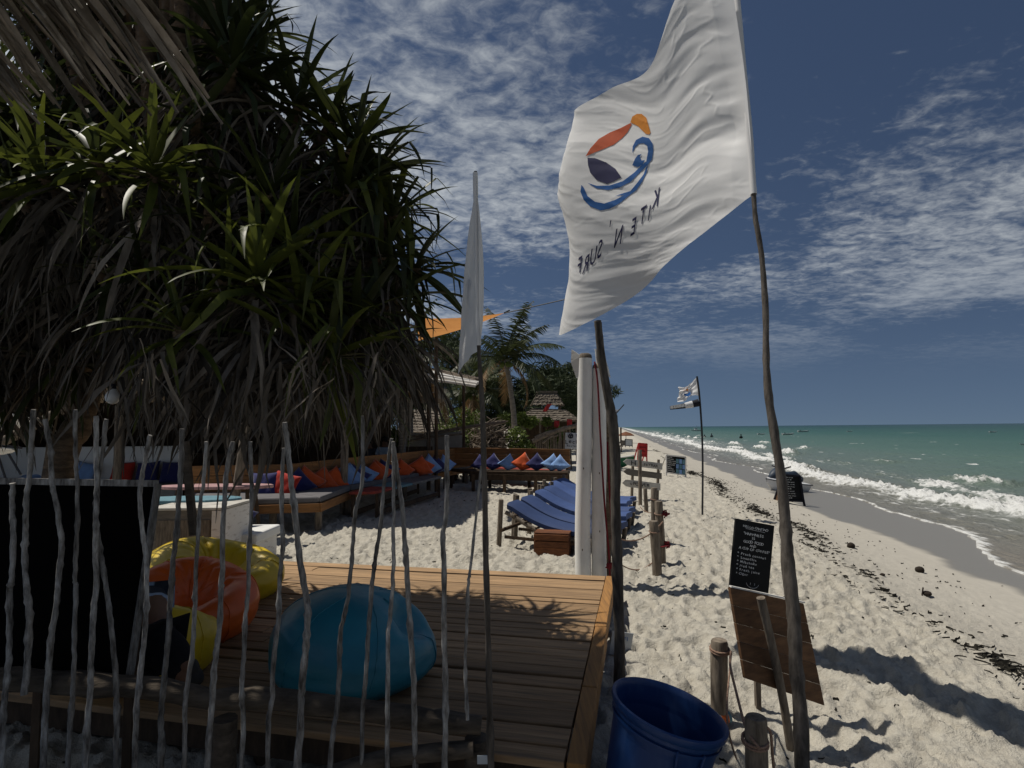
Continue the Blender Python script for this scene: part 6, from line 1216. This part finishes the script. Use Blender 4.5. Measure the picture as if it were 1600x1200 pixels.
b0 = V3((P(700, 700, 27).x, 27, 0)); coconut_palm('small drooping palm between the roofs behind the slim pole', b0, P(742, 615, 27), 16, 2.3, 7, .12)

def thatch_roof(parent, quads, rows, m='thatch_far', seed=0, lip=.07):
    """overlapping ragged courses over each roof slope; quad = eaveL, eaveR, ridgeR, ridgeL"""
    g = random.Random(seed)
    for q in quads:
        q = [V3(p) for p in q]; nrm = (q[1] - q[0]).cross(q[3] - q[0]).normalized(); nrm = nrm if nrm.z > 0 else -nrm
        for r in range(rows):
            t0, t1 = r / rows - .02, (r + 1) / rows + .03; n = 26; V_ = []; F_ = []
            for i in range(n + 1):
                s = i / n; a = lerp(lerp(q[0], q[3], max(0, t0)), lerp(q[1], q[2], max(0, t0)), s); c = lerp(lerp(q[0], q[3], min(1, t1)), lerp(q[1], q[2], min(1, t1)), s); dn = (a - c).normalized() * g.uniform(0, .10); V_ += [a + dn + nrm * (lip + g.uniform(-.015, .03)), a + dn * .8 + nrm * .0, c + nrm * .012]
            for i in range(n): o_ = i * 3; F_ += [(o_, o_ + 3, o_ + 5, o_ + 2), (o_ + 1, o_ + 4, o_ + 3, o_)]
            link_mesh('thatch_course', V_, F_, m, parent)
        mb = MB(); mb.slab([p - nrm * .03 for p in q], .025); mb.build('roof_deck', m, parent)
# main thatched hut
HY = 27.0
hut = thing('thatched_hut', 'thatched hut with raised ridge cap behind the driftwood fence', 'hut', (P(850, 700, HY).x, HY, 0))
eL, eR = P(812, 663, HY), P(905, 668, HY - .5); eL.z = eR.z = 2.0; rL, rR = P(836, 638, HY + 2.2), P(880, 640, HY + 2.2); bLk, bRk = V3((eL.x - .3, HY + 5, 2.0)), V3((eR.x + .6, HY + 4.6, 2.0))
thatch_roof(hut, [[eL, eR, rR, rL], [eR, bRk, rR + V3((0, .2, 0)), rR], [bLk, eL, rL, rL + V3((0, .2, 0))]], 7, seed=3)
cL, cR = P(832, 632, HY + 1.9), P(880, 632, HY + 1.9); kL, kR = P(842, 613, HY + 2.3), P(868, 613, HY + 2.3); thatch_roof(hut, [[cL, cR, kR, kL], [cR, cR + V3((0, 1, 0)), kR + V3((0, .3, 0)), kR], [cL + V3((0, 1, 0)), cL, kL, kL + V3((0, .3, 0))]], 4, seed=4, lip=.05)
mb = MB(); mb.beam(kL + V3((-.1, .1, .02)), kR + V3((.1, .1, .02)), .4, .10); mb.build('ridge_cap', 'thatch_far', hut)
mb = MB(); mb.box((lerp(eL, eR, .5).x, HY + 1.2, 1.0), (eR.x - eL.x - .6, .1, 2.0)); mb.build('wall', 'dark_wood', hut)
for t in (.06, .35, .66, .96): p = lerp(eL, eR, t); mb = MB(); mb.tube([(p.x, p.y + .15, -.1), (p.x, p.y + .15, 2.0)], .05, 8, .05); mb.build('post', 'driftwood', hut, smooth=50)
hut2 = thing('thatched_hut', 'low thatched roof left of the tall coconut palm', 'hut', (P(690, 700, 31).x, 31, 0))
a, c = P(618, 690, 30), P(716, 690, 30); a.z = c.z = 1.5; d, e = P(648, 640, 32.5), P(696, 645, 32.5); thatch_roof(hut2, [[a, c, e, d]], 8, seed=8); a2, c2 = c + V3((-.3, -.4, 0)), P(765, 688, 30); c2.z = 1.5; thatch_roof(hut2, [[a2, c2, P(752, 644, 32.5), P(726, 650, 32.5)]], 8, seed=9)
mb = MB(); mb.box((lerp(a, c2, .5).x, 30.8, .75), ((c2 - a).x - .5, .1, 1.5)); mb.build('wall', 'dark_wood', hut2)
for px in (626, 640): mb = MB(); p = P(px, 672, 29.6); mb.box((p.x, 30.70, .85), (.28, .05, .75)); mb.build('window', 'white_paint', hut2); 
tw = thing('house', 'cream house corner with a small window behind the gazebo', 'house', (P(690, 690, 33).x, 33, 0)); p = P(681, 608, 33); mb = MB(); mb.box((p.x, 34, (P(690, 615, 33).z + .3) / 2), (1.2, 1.6, P(690, 615, 33).z + .3)); mb.build('wall', 'cream_wall', tw); wv = P(680, 628, 33); mb = MB(); mb.box((wv.x, 33.19, wv.z), (.30, .06, .62)); mb.build('window', 'glass_dark', tw); mb = MB(); mb.box((wv.x, 33.18, wv.z - .35), (.42, .1, .06)); mb.build('sill', 'white_paint', tw)
# gazebo with blinds
GY = 15.5
gz = thing('gazebo', 'timber gazebo with flat driftwood roof and rolled bamboo blinds', 'gazebo', (P(650, 695, GY).x, GY, 0))
rl_, rr_ = P(600, 572, GY), P(744, 600, GY)
for k in range(7): o = V3((0, .42 * k, .12 * k * .5)); mb = MB(); mb.tube(smoothpath([rl_ + o + V3((-.6, 0, .05)), lerp(rl_, rr_, .4) + o + V3((0, 0, random.uniform(-.03, .05))), rr_ + o + V3((random.uniform(-.3, .05), 0, 0))], 5), .055, 8, .12); mb.build('roof_pole', 'worn_white' if k < 3 else 'driftwood', gz, smooth=60)
mb = MB(); mb.tube(smoothpath([P(600, 588, GY - .1), P(680, 594, GY - .1), P(743, 603, GY - .1)], 5), .04, 8, .1); mb.build('eave_pole', 'worn_white', gz, smooth=60)
for (x0, x1, y0, y1) in ((618, 678, 598, 611), (620, 679, 613, 626)):
    for k in range(2): ya = lerp(y0, y1, (k + .5) / 2); mb = MB(); mb.tube([P(x0, ya, GY + .2), P(x1, ya + 1, GY + .2)], .068, 10); mb.build('blind_roll', 'blind', gz, smooth=50)
for px, m in ((670, 'dark_wood'), (629, 'palm_bark')): p = P(px, 600, GY + .3); mb = MB(); mb.tube([(p.x, GY + .3, -.1), (p.x, GY + .3, p.z + .4)], .06 if m == 'dark_wood' else .10, 9, .05); mb.build('post', m, gz, smooth=50)
p = P(744, 600, GY + 2.4); mb = MB(); mb.tube([(p.x - .4, GY + 2.4, -.1), (p.x - .4, GY + 2.4, 3.1)], .05, 8); mb.build('post', 'dark_wood', gz, smooth=50)
mb = MB(); mb.box((P(640, 705, 17).x, 17.3, 1.02), (1.3, .08, .30)); mb.box((P(640, 705, 17).x, 17.3, .35), (.1, .08, .9)); tag(mb.build('dark_railing', 'dark_wood'), 'dark slatted railing behind the long bench', 'railing')
# orange sail and wires
sl = [P(654, 532, 11.0), P(788, 489, 13.2), P(652, 497, 13.5)]; n = 14; A = np.zeros((n + 1, n + 1, 3))
for i in range(n + 1):
    for j in range(n + 1):
        s, t = i / n, j / n; p = lerp(lerp(sl[0], sl[2], t), sl[1], s); p.z -= .18 * 4 * s * (1 - s) * (.3 + t * (1 - t)); A[i, j] = p
sail = thing('shade_sail', 'orange triangular shade sail stretched above the benches', 'shade sail', sl[0]); mb = MB(); mb.grid(A); mb.build('cloth', 'sail', sail, smooth=True)
mb = MB(); mb.tube([sl[1], P(796, 485, 13.3)], .02, 6); mb.build('shackle', 'metal_dark', sail)
mb = MB(); mb.tube([P(790, 489, 13.2), P(874, 470, 12.2), P(940, 455, 11.5)], .012, 5); tag(mb.build('stay_wire', 'wire'), 'thin wire running from the sail tip behind the big flag', 'wire')
mb = MB(); tp = P(770, 489, 13.5); mb.tube([(tp.x - 1.6, 15.2, -.1), (tp.x - 1.6, 15.2, 4.2)], .05, 8); mb.build('mast', 'dark_wood', sail, smooth=50)
# brush pile
bpile = thing('brush_pile', 'heap of dead branches with green shoots behind the back bench', 'brush pile', (P(768, 700, 20.5).x, 20.5, 0)); g = random.Random(4); V_ = MB(); cx = P(766, 700, 20.5).x
for k in range(480):
    a = g.uniform(0, 6.28); r = abs(g.gauss(0, .62)); x, y = cx + math.cos(a) * r * 1.15, 20.5 + math.sin(a) * r * .7; hmax = max(.25, 1.95 * (1 - (r / 1.7) ** 2)); z = g.uniform(.0, hmax); d = V3((g.gauss(0, 1), g.gauss(0, .6), g.gauss(.1, .5))).normalized(); L_ = g.uniform(.3, .9); p = V3((x, y, z)); V_.tube([p - d * L_ * .5, p + V3((g.gauss(0, .06), 0, g.gauss(0, .06))), p + d * L_ * .5], [.022, .018, .008], 5)
tag(V_.build('branches', 'driftwood', bpile), kind='stuff')
leaf_cloud('leaves', 'bush', bpile, [(cx - 1.2, 20.3, 1.2, .45, .4, .45), (cx + .95, 20.2, 1.3, .4, .4, .45), (cx + 1.3, 20.2, .9, .35, .4, .4)], .065, 1500, 5)
# outrigger canoe
OY = 19.0; dh = thing('outrigger_canoe', 'grey wooden canoe hull with slanting outrigger poles behind the benches', 'canoe', (P(690, 700, OY).x, OY, 0)); a, c = P(616, 690, OY), P(726, 694, OY); A = np.zeros((17, 9, 3))
for i in range(17):
    s = i / 16; w = .34 * math.sin(math.pi * (.06 + .88 * s)) ** .5; 
    for k in range(9): q = (k - 4) / 4; A[i, k] = (lerp(a.x, c.x, s), OY + w * q, .75 + .80 * abs(q) ** 2.4 + .10 * (2 * s - 1) ** 2)
mb = MB(); mb.grid(A); mb.build('hull', 'hull', dh, smooth=True)
for p0, p1 in (((612, 688), (790, 658)), ((618, 693), (722, 678)), ((650, 684), (790, 660))): mb = MB(); mb.tube(smoothpath([P(*p0, OY - .4), lerp(P(*p0, OY - .4), P(*p1, OY - .4), .5) + V3((0, 0, .04)), P(*p1, OY - .4)], 4), .035, 7, .1); mb.build('outrigger_pole', 'driftwood', dh, smooth=50)
for s in (.15, .85): x = lerp(a.x, c.x, s); mb = MB(); mb.box((x, OY, .38), (.2, .5, .80)); mb.build('chock', 'dark_wood', dh)
# driftwood fence and sign
df = thing('driftwood_fence', 'picket fence of grey sticks with a driftwood log on top before the hut', 'fence', (P(870, 700, 23).x, 23, 0))
for k in range(22): px = 838 + k * 2.6; p = P(px, 700, 23); top = P(px, lerp(690, 668, k / 21) + random.uniform(-2, 2), 23).z; mb = MB(); mb.tube([(p.x, 23, -.1), (p.x + random.gauss(0, .03), 23, top)], .026, 6); mb.build('picket', 'driftwood', df)
for (p0, p1, r) in (((832, 690), (905, 664), .09), ((836, 684), (880, 672), .06), ((848, 692), (872, 680), .05)): mb = MB(); mb.tube(smoothpath([P(*p0, 22.8), lerp(P(*p0, 22.8), P(*p1, 22.8), .5) + V3((0, 0, .08)), P(*p1, 22.8)], 4), r, 8, .15); mb.build('log', 'driftwood', df, smooth=60)
sgY = 17.5; sg = thing('restaurant_sign', 'white board with dark lettering half hidden by the left white post', 'sign', (P(896, 720, sgY).x, sgY, 0)); Q_ = [P(884, 676, sgY), P(922, 677, sgY), P(922, 702, sgY), P(883, 701, sgY)]; mb = MB(); mb.slab(Q_, .03); mb.build('panel', 'paper', sg); f_ = lambda s, t: lerp(lerp(Q_[0], Q_[1], s), lerp(Q_[3], Q_[2], s), t) + V3((0, -.04, 0))
chalk(sg, 'NA', .62, .22, .30, m='print_navy', asp=.72, f_=f_); chalk(sg, 'Lecker', .40, .55, .24, m='print_black', asp=.72, f_=f_); chalk(sg, 'Restaurant', .42, .82, .12, m='print_black', asp=.72, f_=f_)
mb = MB(); mb.tube([f_(.20 + .09 * math.cos(a), .2 + .13 * math.sin(a)) for a in np.linspace(0, 6.283, 17)], .018, 5); mb.tube([f_(.20, .2), f_(.20, .33)], .015, 5); mb.tube([f_(.13, .12), f_(.20, .2), f_(.27, .12)], .015, 5); mb.build('emblem', 'print_black', sg)
for px in (885, 918): p = P(px, 690, sgY); mb = MB(); mb.beam((p.x, sgY + .05, -.1), (p.x, sgY + .05, p.z + .2), .06, .06, up=(0, 1, 0)); mb.build('post', 'dark_wood', sg)
for px, py, Y, lab in ((855, 637, 28.0, 'red cloth flapping on the hut roof'), (890, 662, 24.5, 'red cloth hanging at the right of the hut'), (870, 664, 24.5, 'red sign cloth before the hut wall')):
    p = P(px, py, Y); A = np.zeros((6, 6, 3))
    for i in range(6):
        for j in range(6): A[i, j] = (p.x + (i - 2.5) * .045 + (j - 2.5) * (.05 if px == 855 else 0), Y + .05 * math.sin(i + j), p.z + (j - 2.5) * .075)
    o = thing('red_cloth', lab, 'cloth', p); mb = MB(); mb.grid(A); mb.build('cloth', 'paint_red', o, smooth=True); mb = MB(); mb.tube([(p.x, Y + .12, max(0, p.z - (1.0 if px == 855 else 3))), (p.x, Y + .12, p.z + .25)], .02, 6); mb.build('pole', 'driftwood', o)
# casuarina trees and shrubs behind
for i, (px, py, Y, rx, rz_, lab) in enumerate(((690, 545, 40, 2.6, 2.0, 'feathery dark casuarina behind the edge-on flag'), (745, 600, 38, 2.4, 2.2, 'dark casuarina between the slim pole and the coconut palm'), (835, 598, 38, 2.2, 1.9, 'dark feathery casuarina right of the coconut palm'), (872, 600, 41, 2.6, 2.0, 'dark rounded casuarina left of the white posts'), (905, 622, 44, 2.4, 1.6, 'low dark casuarina behind the left white post'), (780, 622, 36, 2.0, 1.4, 'dark shrub tree behind the palm trunk'), (660, 640, 42, 4.0, 2.4, 'dark tree mass behind the gazebo'), (560, 620, 40, 5.0, 3.6, 'large dark tree behind the bar'))):
    c = P(px, py, Y); o = thing('casuarina_tree', lab, 'tree', (c.x, Y, 0), 'dark trees behind the huts'); mb = MB(); mb.tube(smoothpath([(c.x, Y, -.2), (c.x + .1, Y, c.z * .5), (c.x, Y, c.z + rz_ * .4)], 4), [.18 * (1 - .08 * k) for k in range(9)], 8); mb.build('trunk', 'bark', o, smooth=60)
    g = random.Random(i); bl = [(c.x + g.gauss(0, .5) * rx, Y + g.gauss(0, .4) * rx, c.z + g.uniform(-.9, .55) * rz_, rx * g.uniform(.3, .5), rx * .4, rz_ * g.uniform(.3, .5)) for _ in range(12)]; bl += [(c.x + g.gauss(0, .4) * rx, Y, max(.6, c.z - rz_ * g.uniform(1.0, 2.0)), rx * .45, rx * .4, rz_ * .45) for _ in range(4)]
    leaf_cloud('crown', 'casuarina', o, bl, .15, 5200, i + 40, elong=2.0)
for i, (px, py, Y, r, lab) in enumerate(((735, 655, 25, 1.0, 'pale leafy bush left of the palm trunk'), (815, 655, 25.5, .6, 'small green bush in front of the hut'), (866, 672, 24.2, .5, 'yellow green plant before the hut wall'), (622, 686, 18.2, .35, 'small green plant inside the canoe bow'))):
    c = P(px, py, Y); o = thing('bush', lab, 'bush', (c.x, Y, 0)); mb = MB(); mb.tube([(c.x, Y, -.1), (c.x, Y, c.z)], .03, 6); mb.build('stem', 'driftwood', o); g = random.Random(i + 90); leaf_cloud('leaves', 'bush', o, [(c.x + g.gauss(0, .5) * r, Y + g.gauss(0, .3) * r, max(.15, c.z + g.gauss(0, .4) * r), r * .5, r * .45, r * .4) for _ in range(7)], .085, 1100, i + 70, elong=1.5)
# down the beach behind the dark pole
mb = MB(); p = G(970, 690); bp_ = thing('beach_table', 'small dark table far down the beach', 'table', G(965, 707)); Yt = G(965, 707).y
a, c = P(955, 697, Yt), P(973, 697, Yt); mb.box(((a.x + c.x) / 2, Yt + .3, a.z), (c.x - a.x, .6, .06)); mb.build('top', 'dark_wood', bp_)
for px in (957, 971):
    for dy in (.05, .55): x = P(px, 700, Yt).x; mb = MB(); mb.beam((x, Yt + dy, -.1), (x, Yt + dy, a.z - .03), .06, .06, up=(0, 1, 0)); mb.build('leg', 'dark_wood', bp_)
Yk = G(971, 693).y; mb = MB(); mb.tube([P(970, 668, Yk), V3((P(970, 690, Yk).x, Yk, -.1))], .09, 9, .05); tag(mb.build('wooden_post', 'dark_wood', smooth=50), 'dark far post beside the shoreline', 'post')
pr = thing('parasol', 'dark reddish parasol canopy far down the beach', 'parasol', G(979, 688)); Yq = G(979, 692).y; c = P(978, 679.5, Yq); mb = MB(); mb.lathe([(0.001, .35), (.5, .2), (.9, -.05), (.88, -.1)], Matrix.Translation(c), 16); mb.build('canopy', 'crate_wood', pr, smooth=40); mb = MB(); mb.tube([c + V3((0, 0, .3)), V3((c.x, Yq, -.1))], .03, 6); mb.build('pole', 'dark_wood', pr)
fs_ = thing('white_pennant', 'white pennant on a slanted rod behind the dark crooked pole', 'pennant', P(958, 660, 12)); mb = MB(); mb.slab([P(955, 640, 12), P(968, 640, 12), P(960, 650, 12), P(955, 652, 12)], .01); mb.build('cloth', 'cloth_white', fs_); mb = MB(); mb.tube([P(975, 632, 12), P(961, 648, 12), P(954, 668, 12), V3((P(952, 700, 12).x, 12, -.1))], .012, 6); mb.build('rod', 'wire', fs_)
gb = thing('green_boat', 'green beached boat behind the arrow signs', 'boat', G(966, 735)); Yg = G(966, 733).y; c = P(968, 724, Yg); A = hull_grid(2.2, .7, .42); Mg = Matrix.Translation((c.x - .45, Yg + .3, .02)) @ Matrix.Rotation(R(-10), 4, 'Z'); mb = MB(); mb.grid(xf(A, Mg)); T_ = A[:, [0, 4, 8]].copy(); T_[:, :, 2] = A[:, [0, 0, 0], 2] - .06; mb.grid(xf(T_, Mg), flip=True); mb.build('hull', 'paint_green', gb, smooth=40); mb = MB(); mb.tube([Mg @ V3(tuple(A[i, 0])) for i in range(17)], .03, 6); mb.build('gunwale', 'white_paint', gb, smooth=True)
